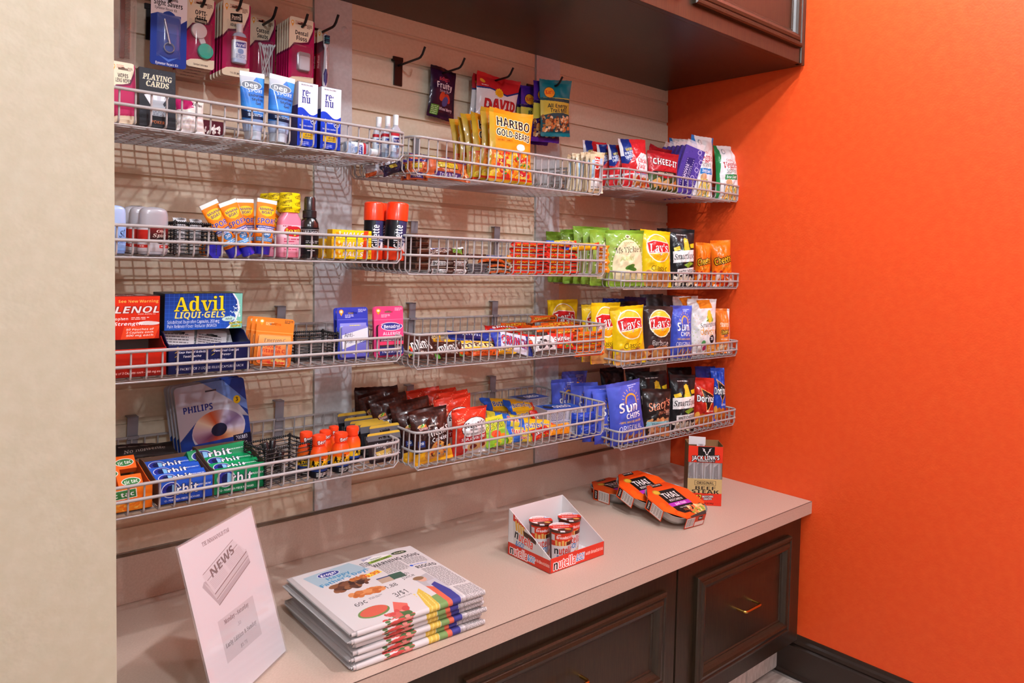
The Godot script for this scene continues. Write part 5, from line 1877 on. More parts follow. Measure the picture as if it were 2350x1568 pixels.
	for k in 3: t(["50 Pouches of", "2 Caplets each", "500 mg each"][k], 152, 222 + k * 20, 18, "#fbe8e0", 0, 92, 0, 0.15)
	r(0, 290, 220, 40, "#6a120c")
	t("How may we help?", 70, 302, 14, "#f0d0c8", 0, 110)
	t("1-877-895-3665", 74, 320, 17, "#f0d0c8", 0, 120)
	r(150, 300, 34, 20, "#d8d0cc")
	boxuv["tylenol_head"] = [Rect2(0, 0, 0.845, 0.878), Rect2(0.86, 0.05, 0.12, 0.8), Rect2(0, 0.88, 0.845, 0.12)]
	design("tylenol_tray", 260, 180, "#cc2612")
	gv(0, 0, 260, 180, "#d62a12", "#8a1a10")
	t("50 Pouches of 2 Caplets each - 500 mg each", 132, 150, 18, "#f4d8d0", 0, 236, 0, 0.15)
	design("advil_head", 380, 240, "#1c3f9c")
	gv(0, 0, 340, 190, "#16337e", "#1f55b8")
	for k in 17: r(k * 20, 0, 1, 190, "#3a6ad0")
	for k in 10: r(0, k * 20, 340, 1, "#3a6ad0")
	pg([290, 0, 340, 0, 340, 190, 262, 190, 300, 150, 318, 90, 312, 40], "#f2f6f6")
	pg([298, 0, 340, 0, 340, 190, 276, 190, 308, 150, 326, 90, 320, 40], "#7fccb8")
	bl(284, 60, 44, 120, 60, 2, 6, ["#ffffff", "#dff2ee", "#b8e4d8"], 3)
	t("Advil", 150, 56, 100, "#f8dc1c", 1, 220, 0, 0, "#0e1c50", 2)
	t("LIQUI·GELS", 152, 112, 44, "#f8e46a", 0, 220, 0, 0.15)
	t("Solubilized Ibuprofen Capsules, 200 mg", 124, 146, 22, "#ffffff", 2, 222)
	t("Pain Reliever/Fever Reducer (NSAID)", 118, 168, 22, "#ffffff", 2, 210)
	el(276, 136, 30, 13, "#bfe8de", -6)
	t("Advil", 276, 136, 13, "#1c4a44", 1, 30)
	for k in 2: t(["Liquid Filled", "Capsules"][k], 308, 158 + k * 16, 16, "#f8f04a", 0, [60, 46][k], -3, 0, "#1a3a30", 1)
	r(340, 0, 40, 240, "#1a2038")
	r(0, 190, 340, 50, "#2a2e34")
	pg([270, 190, 340, 190, 340, 240, 300, 240], "#5a8a5a")
	t("Advil", 140, 216, 46, "#b8a41c", 1, 180)
	boxuv["advil_head"] = [Rect2(0, 0, 0.894, 0.79), Rect2(0.9, 0.05, 0.09, 0.8), Rect2(0, 0.8, 0.894, 0.2)]
	design("advil_tray", 360, 170, "#141c4a")
	gv(0, 0, 360, 170, "#18204e", "#141a46")
	for k in 6: t(["Headache", "Minor Pain of Arthritis", "Toothache", "Muscular Aches", "Menstrual Cramps", "Fever"][k], 100 + (k / 3) * 150, 22 + (k % 3) * 24, 18, "#f4f4f6", 0, [76, 130, 80, 96, 116, 42][k], 0, 0.15)
	for k in 6: ln(26 + (k / 3) * 158, 24 + (k % 3) * 24, 40 + (k / 3) * 158, 12 + (k % 3) * 24, 3, "#d8b83a")
	tl(110, 94, 140, 2, 9, "#a8accc")
	t("50 PACKETS OF 2 LIQUID FILLED CAPSULES EACH", 180, 142, 20, "#ffffff", 2, 300)
	design("pill_packet", 120, 100, "#c9c7c8")
	tl(8, 20, 90, 9, 7, "#6a686c")
	design("vitamin_card", 190, 260, "#ee7f18")
	loc(26, 22, 12)
	tl(46, 26, 50, 3, 6, "#fbd8a0")
	tl(140, 10, 44, 3, 6, "#4a2a10")
	r(0, 76, 190, 3, "#f8a850")
	pg([14, 96, 178, 90, 180, 246, 16, 252], "#f2a05a")
	gv(18, 100, 158, 144, "#f4b060", "#e8602a")
	t("Emergen-C", 96, 122, 28, "#7a2a10", 1, 108, -3, 0.1, "#fbe0a0", 1)
	t("1,000mg", 84, 154, 22, "#c8301c", 0, 90)
	t("Vitamin C", 90, 178, 28, "#c8301c", 0, 120)
	t("Super Orange", 90, 206, 20, "#b8401c", 0, 100)
	bl(30, 220, 130, 26, 14, 7, 12, ["#e8402a", "#f8c86a"], 3)
	design("stomach_card", 190, 300, "#3340b0")
	loc(28, 26, 13)
	tl(50, 44, 52, 3, 7, "#dfe4fa")
	tl(130, 12, 50, 3, 7, "#dfe4fa", 2)
	r(6, 70, 178, 2, "#8a94e0")
	gv(18, 92, 160, 200, "#8d90d6", "#5a5cb8")
	pg([18, 160, 178, 120, 178, 190, 18, 240], "#dfe6ea")
	tl(76, 104, 90, 1, 8, "#e8d84a")
	t("Anti-", 62, 160, 34, "#1a1a3a", 2, 60)
	t("Diarrheal", 98, 194, 36, "#1a1a3a", 2, 132)
	el(94, 262, 18, 10, "#e8e4e8")
	t("6 Caplets", 146, 262, 14, "#eceefa", 0, 44)
	design("allergy_card", 170, 320, "#e4477e")
	loc(26, 28, 13)
	tl(42, 52, 50, 3, 7, "#fbdce8")
	tl(120, 12, 44, 3, 7, "#fbdce8", 2)
	r(4, 84, 162, 2, "#f49abe")
	el(92, 128, 62, 26, "#f6eef4")
	el(92, 128, 58, 22, "#333a8e")
	t("Benadryl", 92, 128, 30, "#ffffff", 0, 96)
	t("ALLERGY", 90, 172, 26, "#fbe4ee", 0, 100)
	r(20, 194, 144, 60, "#3a3034")
	tl(30, 202, 110, 2, 10, "#c8a8b8")
	r(22, 220, 136, 22, "#e8406a")
	r(20, 254, 144, 52, "#2c3474")
	t("1 Packet of 2 Tablets", 92, 286, 17, "#ffffff", 0, 116)
	design("mint_box", 220, 200, "#f07a1a")
	gv(0, 0, 180, 120, "#f2861c", "#ee6c18")
	pg([10, 30, 150, 20, 154, 92, 12, 104], "#f2efe8")
	pg([14, 36, 146, 25, 150, 88, 16, 98], "#3a7a3e")
	t("tic tac", 82, 62, 48, "#ffffff", 0, 120, -4)
	gv(0, 120, 180, 80, "#f6a030", "#f08a20")
	bl(10, 130, 160, 60, 20, 8, 14, ["#f8b850", "#e8781c"], 3)
	design("mint_small", 120, 70, "#ee6a1c")
	el(64, 36, 46, 20, "#f2efe8")
	el(64, 36, 42, 17, "#3a7a3e")
	t("tic tac", 64, 36, 24, "#f4f4ec", 0, 66, -4)
	for nm in [["gum_blue", "#1f45b0", "#2f63d0", "PEPPERMINT"], ["gum_green", "#0e7a48", "#149a5c", "SPEARMINT"]]:
		design(nm[0], 260, 130, nm[1])
		gv(0, 0, 260, 130, nm[2], nm[1])
		el(58, 56, 44, 42, "#e8f0fa")
		el(58, 56, 40, 38, "#2a2f8c")
		el(64, 56, 26, 28, "#86c4ee")
		pg([64, 28, 64, 84, 40, 76, 36, 50, 46, 34], "#171a4c")
		t("rbit", 136, 62, 72, "#ffffff", 0, 108, 0, 0, "#10183c", 3)
		t(nm[3], 216, 52, 15, "#ffffff", 0, 70)
		t("12 - FOURTEEN PIECE PACKAGES", 112, 112, 13, "#ffffff", 0, 170)
	design("disc_pack", 250, 260, "#b9bbc6")
	pg([120, 0, 250, 0, 250, 130, 200, 60], "#1c3f92")
	pg([100, 0, 170, 0, 250, 80, 250, 110], "#6d92d8")
	t("PHILIPS", 74, 76, 28, "#1c2f86", 0, 106)
	el(214, 70, 13, 13, "#f0d21c")
	t("3", 214, 69, 17, "#2a2a20", 0, 9)
	pg([0, 170, 60, 120, 140, 96, 250, 130, 250, 260, 0, 260], "#1a3c8e")
	el(138, 154, 96, 66, "#c9ccd8", -8)
	var cds := [Color("#d8d4e4"), Color("#e8c49a"), Color("#c87a50"), Color("#a8402e"), Color("#7a4a6a"), Color("#c9b4c4"), Color("#f0e2c8"), Color("#c85a30"), Color("#b8b4c8"), Color("#8a7aa8")]
	for k in 120:
		var a := TAU * k / 120.0
		var q := k / 12.0
		var c: Color = cds[int(q) % 10].lerp(cds[(int(q) + 1) % 10], q - floorf(q))
		pg([138, 154, 138 + cos(a) * 92, 154 + sin(a) * 62, 138 + cos(a + 0.06) * 92, 154 + sin(a + 0.06) * 62], "#" + c.to_html(false))
	el(138, 154, 28, 20, "#16203e", -8)
	gv(0, 186, 250, 74, "#1c3a8e", "#16255c")
	r(184, 182, 66, 60, "#15182c")
	t("CD-R", 74, 214, 46, "#eef0f8", 0, 104)
	for k in 3: t(["700MB", "80min", "52x speed"][k], 214, 192 + k * 19, 16, "#eef0f8", 2, [44, 36, 52][k])
	r(110, 240, 140, 20, "#1c2030")
	design("hose_pack", 200, 110, "#2a2422")
	tl(20, 20, 160, 1, 20, "#8a8078")
	t("No nonsense", 100, 60, 26, "#b8aca0", 3, 140, -4, 0.2)
	design("shot_label", 120, 200, "#f04a18")
	gv(0, 0, 120, 110, "#f03c14", "#f88a1c")
	gv(0, 90, 120, 60, "#f8b41c", "#f6d81c")
	r(0, 140, 120, 18, "#22408e")
	gv(0, 156, 120, 44, "#141a2c", "#0e0e12")
	t("5", 52, 92, 44, "#141414", 0, 26, 0, 0.15)
	t("hour", 82, 84, 16, "#f8e8d0", 0, 34, -10, 0.2)
	t("ENERGY", 62, 122, 34, "#141414", 0, 82, -3, 0.15)
	pg([14, 96, 20, 84, 26, 98, 24, 130, 18, 116, 10, 130], "#141414")
	tl(34, 166, 56, 3, 9, "#e8e8e0")
	design("shot_cap", 60, 50, "#f8461c")
	t("Berry", 34, 30, 22, "#ffffff", 0, 34, -10, 0.2, "#7a1a10", 2)
	design("balm_card", 150, 150, "#17161a")
	r(0, 0, 150, 13, "#c9a63a")
	r(0, 13, 150, 28, "#5a5a5e")
	r(50, 24, 50, 9, "#101010")
	t("ChapStick", 80, 62, 30, "#e8e4e8", 3, 110, -4, 0.2)
	pg([30, 96, 100, 84, 130, 120, 40, 126], "#c9a63a")
	t("ChapStick", 84, 112, 30, "#f4f0f4", 3, 114, -4, 0.2)
	# -- counter --
	design("sign", 440, 560, "#dedcdf")
	t("THE INDIANAPOLIS STAR", 200, 33, 20, "#3c3838", 1, 160)
	pg([72, 163, 84, 150, 349, 137, 357, 184, 136, 252], "#a9a6a8")
	pg([80, 146, 130, 200, 350, 130, 356, 165, 132, 232], "#c2bfc1")
	pg([84, 130, 289, 77, 349, 137, 126, 206], "#d3d0d3")
	ln(88, 126, 288, 74, 2, "#4a4646")
	ln(104, 152, 306, 98, 2, "#4a4646")
	t("NEWS", 203, 121, 42, "#2e2a2a", 0, 160, -14)
	for k in 7: ln(112 + k * 3, 162 + k * 5, 200 + k * 3, 140 + k * 5, 1, "#8a8688")
	for k in 7: ln(214 + k * 3, 134 + k * 5, 316 + k * 3, 108 + k * 5, 1, "#8a8688")
	ln(126, 208, 349, 140, 3, "#3a3636")
	ln(130, 226, 352, 158, 2, "#3a3636")
	ln(134, 250, 356, 182, 2, "#3a3636")
	r(105, 295, 218, 144, "#c3c1c4")
	t("Monday – Saturday", 212, 312, 20, "#3c3a3c", 1, 150)
	t(".50", 214, 348, 16, "#7a787a", 3, 22)
	t("Early Edition & Sunday", 212, 386, 20, "#3c3a3c", 1, 190)
	t("$1.75", 214, 421, 18, "#5a585a", 3, 42)
	design("newspaper_front", 560, 620, "#d9d5d3")
	pg([0, 30, 250, 6, 270, 130, 0, 160], "#d9d5d3")
	pg([30, 40, 246, 14, 282, 130, 50, 160], "#a9c2cc")
	el(128, 66, 48, 27, "#e6e6ee")
	el(128, 66, 45, 24, "#2a3c8c")
	t("Kroger", 128, 65, 34, "#ffffff", 0, 72, -4, 0.1)
	t("Happy", 150, 104, 34, "#3a8ab8", 0, 108, -6)
	t("Father's Day!", 160, 140, 38, "#3a8ab8", 0, 220, -7)
	bl(90, 180, 130, 60, 60, 12, 24, ["#5a3424", "#7a4a30", "#3a2018", "#8a5a3a"], 4)
	bl(170, 168, 70, 20, 20, 8, 14, ["#c87a3a", "#b0622c"], 5)
	pg([226, 176, 300, 158, 306, 190, 236, 206], "#f0d84a")
	t("6.99", 262, 182, 40, "#d84a1c", 0, 72, -8)
	bl(110, 290, 120, 36, 44, 12, 20, ["#c4733a", "#b8622c", "#d89058"], 6)
	r(250, 240, 60, 46, "#b8a08a")
	r(306, 232, 60, 50, "#3a5a48")
	r(250, 236, 60, 8, "#2a3a6a")
	t("1.88", 268, 322, 34, "#2a2626", 2, 56, -4)
	t("69¢", 110, 372, 34, "#2a2626", 2, 54, -4)
	tl(150, 356, 60, 2, 8, "#8a8684")
	t("3/$1", 270, 392, 44, "#2a2626", 2, 66, -4)
	t("Sweet Corn", 272, 420, 14, "#5a5654", 2, 60, -3)
	el(120, 452, 62, 38, "#6a8a4a")
	el(122, 448, 56, 32, "#cf5f4a", -4)
	pg([176, 500, 210, 432, 250, 470, 226, 530], "#d8685a")
	bl(120, 496, 110, 124, 90, 10, 20, ["#d0625a", "#c84a44", "#e08a80", "#4a6a3a"], 3)
	pg([296, 620, 300, 520, 318, 430, 344, 400, 352, 470, 340, 620], "#d8b84a")
	for k in 60: el(304 + (k * 17) % 40, 430 + (k * 29) % 190, 3, 3, "#e8d27a")
	pg([350, 480, 396, 470, 398, 620, 344, 620], "#7a9a5a")
	# right half: news
	tl(300, 20, 60, 4, 8, "#5a5a9a", 4)
	pg([300, 44, 360, 18, 420, 40, 424, 76, 310, 92], "#f2f0ee")
	tl(330, 40, 60, 2, 8, "#6a8a5a", 3)
	pg([306, 64, 424, 50, 426, 72, 310, 88], "#8aa83a")
	t("0.99% 2.00%", 366, 70, 20, "#1a2a10", 0, 92, -6)
	t("STAR", 290, 78, 60, "#2a2626", 1, 40)
	el(470, 48, 38, 17, "#2a3a20")
	t("ROAD", 470, 48, 17, "#e8e4c8", 0, 50)
	t("WARNING SIGNS", 420, 108, 40, "#231f1f", 0, 240, -5)
	tl(312, 130, 110, 12, 8, "#7a7674", 4)
	tl(430, 124, 110, 8, 8, "#7a7674", 5)
	el(436, 206, 8, 8, "#2a5ac8")
	tl(448, 200, 90, 1, 9, "#2a5ac8")
	t("RIGGED", 492, 230, 36, "#231f1f", 0, 104, -4)
	tl(450, 256, 100, 24, 8, "#7a7674", 6)
	t("ough", 356, 262, 30, "#4a4646", 2, 62, -4)
	t("juice", 366, 290, 30, "#4a4646", 2, 60, -4)
	pg([370, 330, 446, 300, 452, 620, 396, 620], "#b8b4b6")
	el(398, 340, 20, 24, "#d8a890")
	el(390, 328, 24, 16, "#8a6a4a")
	pg([400, 370, 452, 360, 456, 560, 392, 560], "#c2c0c6")
	pg([404, 400, 430, 384, 446, 470, 440, 620, 402, 620], "#3a3a86")
	pg([378, 400, 404, 420, 404, 620, 384, 620], "#d8664a")
	for k in 5: ln(446 + k * 5, 560, 452 + k * 6, 620, 2, "#6a6668")
	tl(466, 460, 90, 18, 8, "#7a7674", 8)
	design("newsprint", 120, 200, "#bdb7b4")
	tl(6, 6, 108, 24, 8, "#a39d9a", 3)
	gv(0, 176, 120, 24, "#cfc9c6", "#c6c0bd")
	design("tray_strip", 300, 56, "#d8331c")
	t("n", 30, 30, 46, "#1c1414", 0, 28, 0, 0, "#ffffff", 3)
	t("utella", 92, 30, 46, "#e8402a", 0, 96, 0, 0, "#ffffff", 3)
	t("&GO!", 164, 30, 36, "#3a7ac0", 0, 46, 0, 0.15, "#ffffff", 2)
	t("with Breadsticks", 244, 26, 18, "#f6e0d8", 0, 100)
	design("tray_side", 240, 180, "#e9e6e5")
	r(0, 130, 240, 50, "#d8331c")
	t("n", 24, 156, 42, "#1c1414", 0, 26, 0, 0, "#ffffff", 3)
	t("utella", 76, 156, 42, "#e8402a", 0, 80, 0, 0, "#ffffff", 3)
	t("&GO!", 136, 156, 32, "#3a7ac0", 0, 40, 0, 0.15, "#ffffff", 2)
	t("with Breadsticks", 196, 152, 16, "#f6e0d8", 0, 80)
	pg([24, 10, 200, 60, 200, 130, 34, 130], "#d9d6d4")
	pg([28, 4, 150, 40, 150, 62, 28, 40], "#d8331c")
	t("Breadsticks", 90, 36, 24, "#ffffff", 0, 110, 17)
	for k in 4: ln(44 + k * 14, 36 + k * 4, 50 + k * 14, 74 + k * 3, 10, "#e8b450")
	pg([86, 62, 160, 76, 160, 96, 92, 82], "#4a2a1c")
	t("n", 50, 88, 46, "#1c1414", 0, 26, 10)
	t("utella", 104, 98, 46, "#e8402a", 0, 84, 10)
	t("&GO!", 70, 122, 28, "#3a7ac0", 0, 50, 0, 0.15)
	design("cup_label", 170, 180, "#e8e4e2")
	r(0, 0, 170, 76, "#dc3a1c")
	r(0, 0, 22, 180, "#5a2c1a")
	r(22, 14, 24, 34, "#d8d4d2")
	t("with", 70, 14, 12, "#ffffff", 0, 20)
	t("Breadsticks", 106, 28, 22, "#ffffff", 0, 104)
	for k in 5: ln(54 + k * 18, 44 + (k % 2) * 6, 56 + k * 18, 84, 13, ["#e8b45a", "#f0c878"][k % 2])
	pg([110, 54, 170, 48, 170, 76, 112, 80], "#5a2c1a")
	pg([22, 76, 170, 72, 170, 180, 22, 180], "#eeebe9")
	t("n", 54, 102, 56, "#1c1414", 0, 30)
	t("utella", 114, 102, 56, "#e8402a", 0, 92)
	t("&GO!", 90, 140, 40, "#2f78c0", 0, 72, -6, 0.2)
	pg([96, 180, 170, 136, 170, 180], "#d8402a")
	el(140, 166, 18, 12, "#e8d0a8")
	design("cup_lid", 120, 120, "#eeeae8")
	pg([0, 50, 120, 30, 120, 74, 0, 92], "#d8331c")
	pg([40, 92, 120, 70, 120, 120, 40, 120], "#5a3020")
	t("nutella", 50, 30, 22, "#d8402a", 0, 66, -8)
	t("&GO!", 96, 22, 18, "#3a7ac0", 0, 34, -8)
	t("Breadsticks", 60, 62, 16, "#ffffff", 0, 80, -9)
	el(90, 92, 16, 10, "#d8a04a")
	design("noodle_top", 260, 250, "#ee5512")
	gv(0, 0, 260, 70, "#c23a0e", "#ee5512")
	bl(0, 120, 110, 130, 30, 8, 20, ["#f06418", "#ea5010"], 4)
	pg([88, 2, 150, 2, 150, 22, 88, 22], "#1c1412")
	t("READY IN 2 MINUTES", 118, 9, 10, "#f0e8e0", 0, 56)
	pg([70, 50, 190, 50, 190, 214, 92, 214, 70, 190], "#171212")
	el(74, 56, 20, 17, "#b8922a")
	el(74, 56, 15, 12, "#d8b23a")
	t("THAI", 130, 88, 52, "#f4f0ea", 0, 92, 0, 0, "", 0)
	t("KITCHEN", 132, 122, 20, "#f4f0ea", 0, 84)
	r(66, 138, 128, 24, "#b430b4")
	t("pad thai", 132, 149, 22, "#f8e8f8", 0, 68)
	t("rice noodle cart", 136, 176, 13, "#e8e0d8", 0, 70)
	tl(110, 188, 60, 2, 8, "#c86a3a")
	pg([120, 210, 150, 186, 230, 176, 250, 200, 220, 250, 150, 250], "#3a1c18")
	bl(142, 182, 90, 56, 80, 6, 12, ["#e8c07a", "#f0d8a0", "#d8924a", "#e86a3a", "#8aa83a"], 5)
	pg([96, 240, 160, 232, 260, 222, 260, 250, 96, 250], "#3a3634")
	design("noodle_side", 200, 70, "#e04a12")
	r(10, 8, 44, 54, "#171212")
	t("THAI", 32, 36, 24, "#f4f0ea", 0, 44, -90)
	r(62, 4, 130, 62, "#dcd4cc")
	for k in 4: tl(66 + k * 32, 12, 24, 6, 8, "#7a726c", k + 1)
	design("noodle_end", 160, 60, "#c23a12")
	bars(6, 6, 66, 48, 6)
	r(80, 34, 74, 22, "#dcd4cc")
	r(100, 6, 36, 22, "#171212")
	t("Thai", 118, 17, 14, "#f4f0ea", 0, 28)
	design("jerky", 250, 400, "#d8331c")
	r(56, 4, 96, 64, "#171313")
	pg([78, 16, 92, 18, 96, 26, 92, 30, 100, 36, 104, 54, 110, 54, 114, 36, 122, 30, 118, 26, 122, 18, 136, 12, 126, 24, 128, 32, 118, 40, 112, 60, 102, 60, 96, 40, 84, 32, 88, 24], "#efeceb")
	t("JACK LINK'S", 102, 78, 38, "#ffffff", 0, 158, -3, 0, "#171313", 4)
	r(50, 92, 106, 16, "#171313")
	t("PREMIUM CUTS", 104, 100, 14, "#f4f0ea", 0, 96)
	r(0, 110, 200, 110, "#3a2420")
	r(0, 220, 200, 96, "#c6ab72")
	r(42, 232, 122, 32, "#2a2018")
	r(44, 234, 118, 28, "#c6ab72")
	t("ORIGINAL", 103, 248, 26, "#2a2018", 0, 100)
	t("BEEF", 104, 282, 32, "#2a2018", 0, 124)
	t("STEAK", 104, 306, 32, "#2a2018", 0, 160)
	t("12", 66, 344, 42, "#f6dc3a", 0, 34, 0, 0.1, "#2a1008", 3)
	for k in 2: t(["INDIVIDUAL", "SNACKS"][k], 120, 338 + k * 16, 17, "#ffffff", 0, [64, 48][k], -4, 0.1, "#2a1008", 2)
	t("NET WT 12 OZ (340g)", 110, 384, 13, "#5a1008", 0, 90)
	r(200, 0, 50, 400, "#5a4628")
	r(200, 0, 50, 120, "#7a6238")
	tl(208, 130, 34, 20, 10, "#8a7448")
	design("jerky_pouch", 60, 200, "#c8c4c4")
	gv(0, 0, 60, 40, "#d8d6d6", "#bcbaba")
	pg([8, 70, 40, 56, 52, 150, 30, 190, 10, 170], "#2a1614")
	crinkle(10, "#e8e4e4", "#4a3030", 4)
	for im in pages:
		page_tex.append(ImageTexture.create_from_image(im))

func put(kind: String, d: String, at: Array, turn: Array, dim: Array, sd: int, called: String, label: String, cat: String, group: String) -> void:
	var o := thing(called, label, cat, group, Vector3(at[0], at[1], at[2]), Vector3(turn[0], turn[1], turn[2]))
	var w: float = absf(dim[0])
	var h: float = dim[1]
	var t_: float = dim[2]
	match kind:
		"bag":
			bag(o, d, w, h, t_, sd)
		"bar":
			var p := pouchm(d, w, h, minf(t_, 0.8 * minf(w, h)) if t_ > 0.028 else t_, sd, minf(0.09, 0.009 / w), true)
			part("wrapper", p[0], printed(d, "foil"), o)
			part("end_seal", p[1], printed(d, "foil"), o)
			part("end_seal", p[2], printed(d, "foil"), o)
		"carton":
			carton(o, d, w, h, t_, "gloss")
		"block":
			carton(o, d, w, h, t_, "foil", 0.004, "wrapper")
			for e in [0.0015, -t_ - 0.0065]:
				part("end_seal", boxm(Vector3(-w * 0.46, h * 0.42, e), Vector3(w * 0.46, h * 0.5, e + 0.005), 0.0003), plain("#2c140c", 0.4), o)
		"chocbox":
			carton(o, d, w, h, t_, "gloss")
			part("clear_tab", boxm(Vector3(-w * 0.46, h - 0.002, -t_ * 0.6), Vector3(w * 0.46, h + 0.022, -t_ * 0.55), 0.0001), clear(0.22), o)
		"card":
			part("backing_card", hangcard(d, w, h), printed(d, "gloss"), o)
			if t_ == 2:
				var m := MB.new()
				m.slab(rrect(w * 0.86, h * 0.60, 0.006, 4, h * 0.04), 0.0008, 0.009, ur(d, 0.07, 0.36, 0.86, 0.60), ur(d, 0.1, 0.6, 0.05, 0.05))
				part("packet", m.done(), printed(d, "gloss"), o)
			elif t_ == 3:
				part("blister", blisterm(w * 0.8, h * 0.55, 0.012), clear(0.04), o, Vector3(0, h * 0.36, 0.001))
		"kit":
			part("backing_card", hangcard(d, w, h), printed(d, "gloss"), o)
			part("blister", blisterm(w * 0.66, h * 0.58, 0.016), clear(0.05), o, Vector3(0, h * 0.41, 0.001))
			part("magnifier", lathem([0.009, 0.0, 0.0105, 0.001, 0.0105, 0.002, 0.009, 0.003], 24), plain("#b9c0cc", 0.25, 0.6), o, Vector3(0, h * 0.25, 0.004), Vector3(0, 90, 0))
			part("screwdriver", tubem([Vector3(0.001, h * 0.3, 0.006), Vector3(-0.006, h * 0.5, 0.006), Vector3(-0.010, h * 0.62, 0.006)], 0.0022, 8), plain("#c9ced8", 0.2, 0.8), o)
		"case":
			part("backing_card", hangcard(d, w, h), printed(d, "gloss"), o)
			if t_ > 0:
				var rr := w * 0.28
				var prof := [rr * 0.9, 0.0, rr, 0.002, rr, 0.007, rr * 0.94, 0.009, rr * 0.3, 0.0095, 0.0, 0.0095]
				part("white_cap", lathem(prof, 28), plain("#efedee", 0.35, 0, 0.3), o, Vector3(-w * 0.10, h * 0.51, 0.001), Vector3(0, 90, 0))
				part("teal_cap", lathem(prof, 28), plain("#1fae94", 0.35, 0, 0.3), o, Vector3(w * 0.14, h * 0.24, 0.001), Vector3(0, 90, 0))
				part("case_bridge", boxm(Vector3(-w * 0.1, -0.006, 0.001), Vector3(w * 0.1, 0.006, 0.006), 0.001, Transform3D(Basis(Vector3.BACK, -1.15), Vector3(0.002, h * 0.38, 0))), plain("#e6e4e6", 0.35), o)
				part("blister", blisterm(w * 0.84, h * 0.55, 0.014), clear(0.03), o, Vector3(0, h * 0.40, 0.001))
		"sanicard":
			part("backing_card", hangcard(d, w, h), printed(d, "gloss"), o)
			if t_ > 0:
				var bw := w * 0.52
				var bh := h * 0.52
				part("mini_bottle", loftm([0.0, bw * 0.45, 0.007, 0.002, bw * 0.5, 0.009, bh * 0.66, bw * 0.5, 0.009, bh * 0.74, bw * 0.4, 0.008, bh * 0.78, bw * 0.2, 0.006], "", 0.5, 3.2), plain("#b9cbe6", 0.2, 0, 0.5), o, Vector3(w * 0.05, h * 0.17, 0.010))
				part("mini_label", loftm([bh * 0.1, bw * 0.51, 0.0095, bh * 0.66, bw * 0.51, 0.0095], "sanitizer_label", 0.3, 3.2, 40, false), printed("sanitizer_label", "gloss"), o, Vector3(w * 0.05, h * 0.17, 0.010))
				part("mini_cap", loftm([bh * 0.78, bw * 0.22, bw * 0.22, bh * 0.98, bw * 0.24, bw * 0.24, bh, bw * 0.2, bw * 0.2]), plain("#f1f1f1", 0.35), o, Vector3(w * 0.05, h * 0.17, 0.010))
				part("blister", blisterm(w * 0.8, h * 0.62, 0.02), clear(0.03), o, Vector3(w * 0.04, h * 0.43, 0.001))
		"swabs":
			part("backing_card", hangcard(d, w, h), printed(d, "gloss"), o)
			rng.seed = 5
			for k in 14:
				var a := Vector3(w * rng.randf_range(-0.12, 0.34), h * 0.10, 0.002 + 0.0005 * k)
				var b := Vector3(w * (-0.16 + 0.6 * k / 13.0), h * (0.57 + rng.randf_range(-0.02, 0.02)), 0.002 + 0.0005 * k)
				var m := MB.new()
				m.tube(PackedVector3Array([a, b]), 0.0011, 6)
				m.tube(PackedVector3Array([b - (b - a) * 0.06, b - (b - a) * 0.04, b - (b - a) * 0.01, b + (b - a) * 0.01]), 0.0020, 7)
				part("cotton_swab", m.done(), plain("#ece9ea", 0.7), o)
			part("blister", blisterm(w * 0.84, h * 0.6, 0.014), clear(0.03), o, Vector3(w * 0.02, h * 0.36, 0.001))
		"floss":
			part("backing_card", hangcard(d, w, h), printed(d, "gloss"), o)
			if t_ > 0:
				var m := MB.new()
				m.slab(rrect(w * 0.46, h * 0.27, 0.004, 4, h * 0.21), 0.001, 0.012)
				part("floss_box", m.done(), plain("#8f9499", 0.35, 0.2, 0.3), o, Vector3(w * 0.04, 0, 0))
				var m2 := MB.new()
				m2.slab(rrect(w * 0.40, h * 0.2, 0.003, 4, h * 0.22), 0.012, 0.0125)
				part("floss_label", m2.done(), plain("#c3c7cc", 0.4), o, Vector3(w * 0.04, 0, 0))
				part("blister", blisterm(w * 0.82, h * 0.5, 0.016), clear(0.03), o, Vector3(w * 0.02, h * 0.36, 0.001))
		"brush":
			part("backing_card", hangcard(d, w, h, 0.0014, false), printed(d, "gloss"), o)
			if t_ > 0:
				part("handle", loftm([0.0, 0.004, 0.003, h * 0.08, 0.0065, 0.005, h * 0.22, 0.0075, 0.006, h * 0.34, 0.0055, 0.005, h * 0.5, 0.0042, 0.004, h * 0.68, 0.0034, 0.003, h * 0.74, 0.0062, 0.003, h * 0.9, 0.0062, 0.003, h * 0.93, 0.003, 0.002]), plain("#e9e8ee", 0.3, 0, 0.4), o, Vector3(w * 0.18, 0, 0.008))
				part("grip", loftm([h * 0.05, 0.003, 0.0035, h * 0.12, 0.0055, 0.0055, h * 0.24, 0.0062, 0.0066, h * 0.33, 0.003, 0.0056]), plain("#2c2a86", 0.4), o, Vector3(w * 0.18, 0, 0.009))
				for k in 4:
					part("bristles", boxm(Vector3(-0.0055, h * (0.755 + 0.035 * k), 0.003), Vector3(0.0055, h * (0.785 + 0.035 * k), 0.012), 0.0008), plain("#24405c" if k % 2 else "#2f7480", 0.7), o, Vector3(w * 0.18, 0, 0.008))
				part("blister", blisterm(w * 0.5, h * 0.96, 0.02), clear(0.03), o, Vector3(w * 0.2, h * 0.48, 0.001))
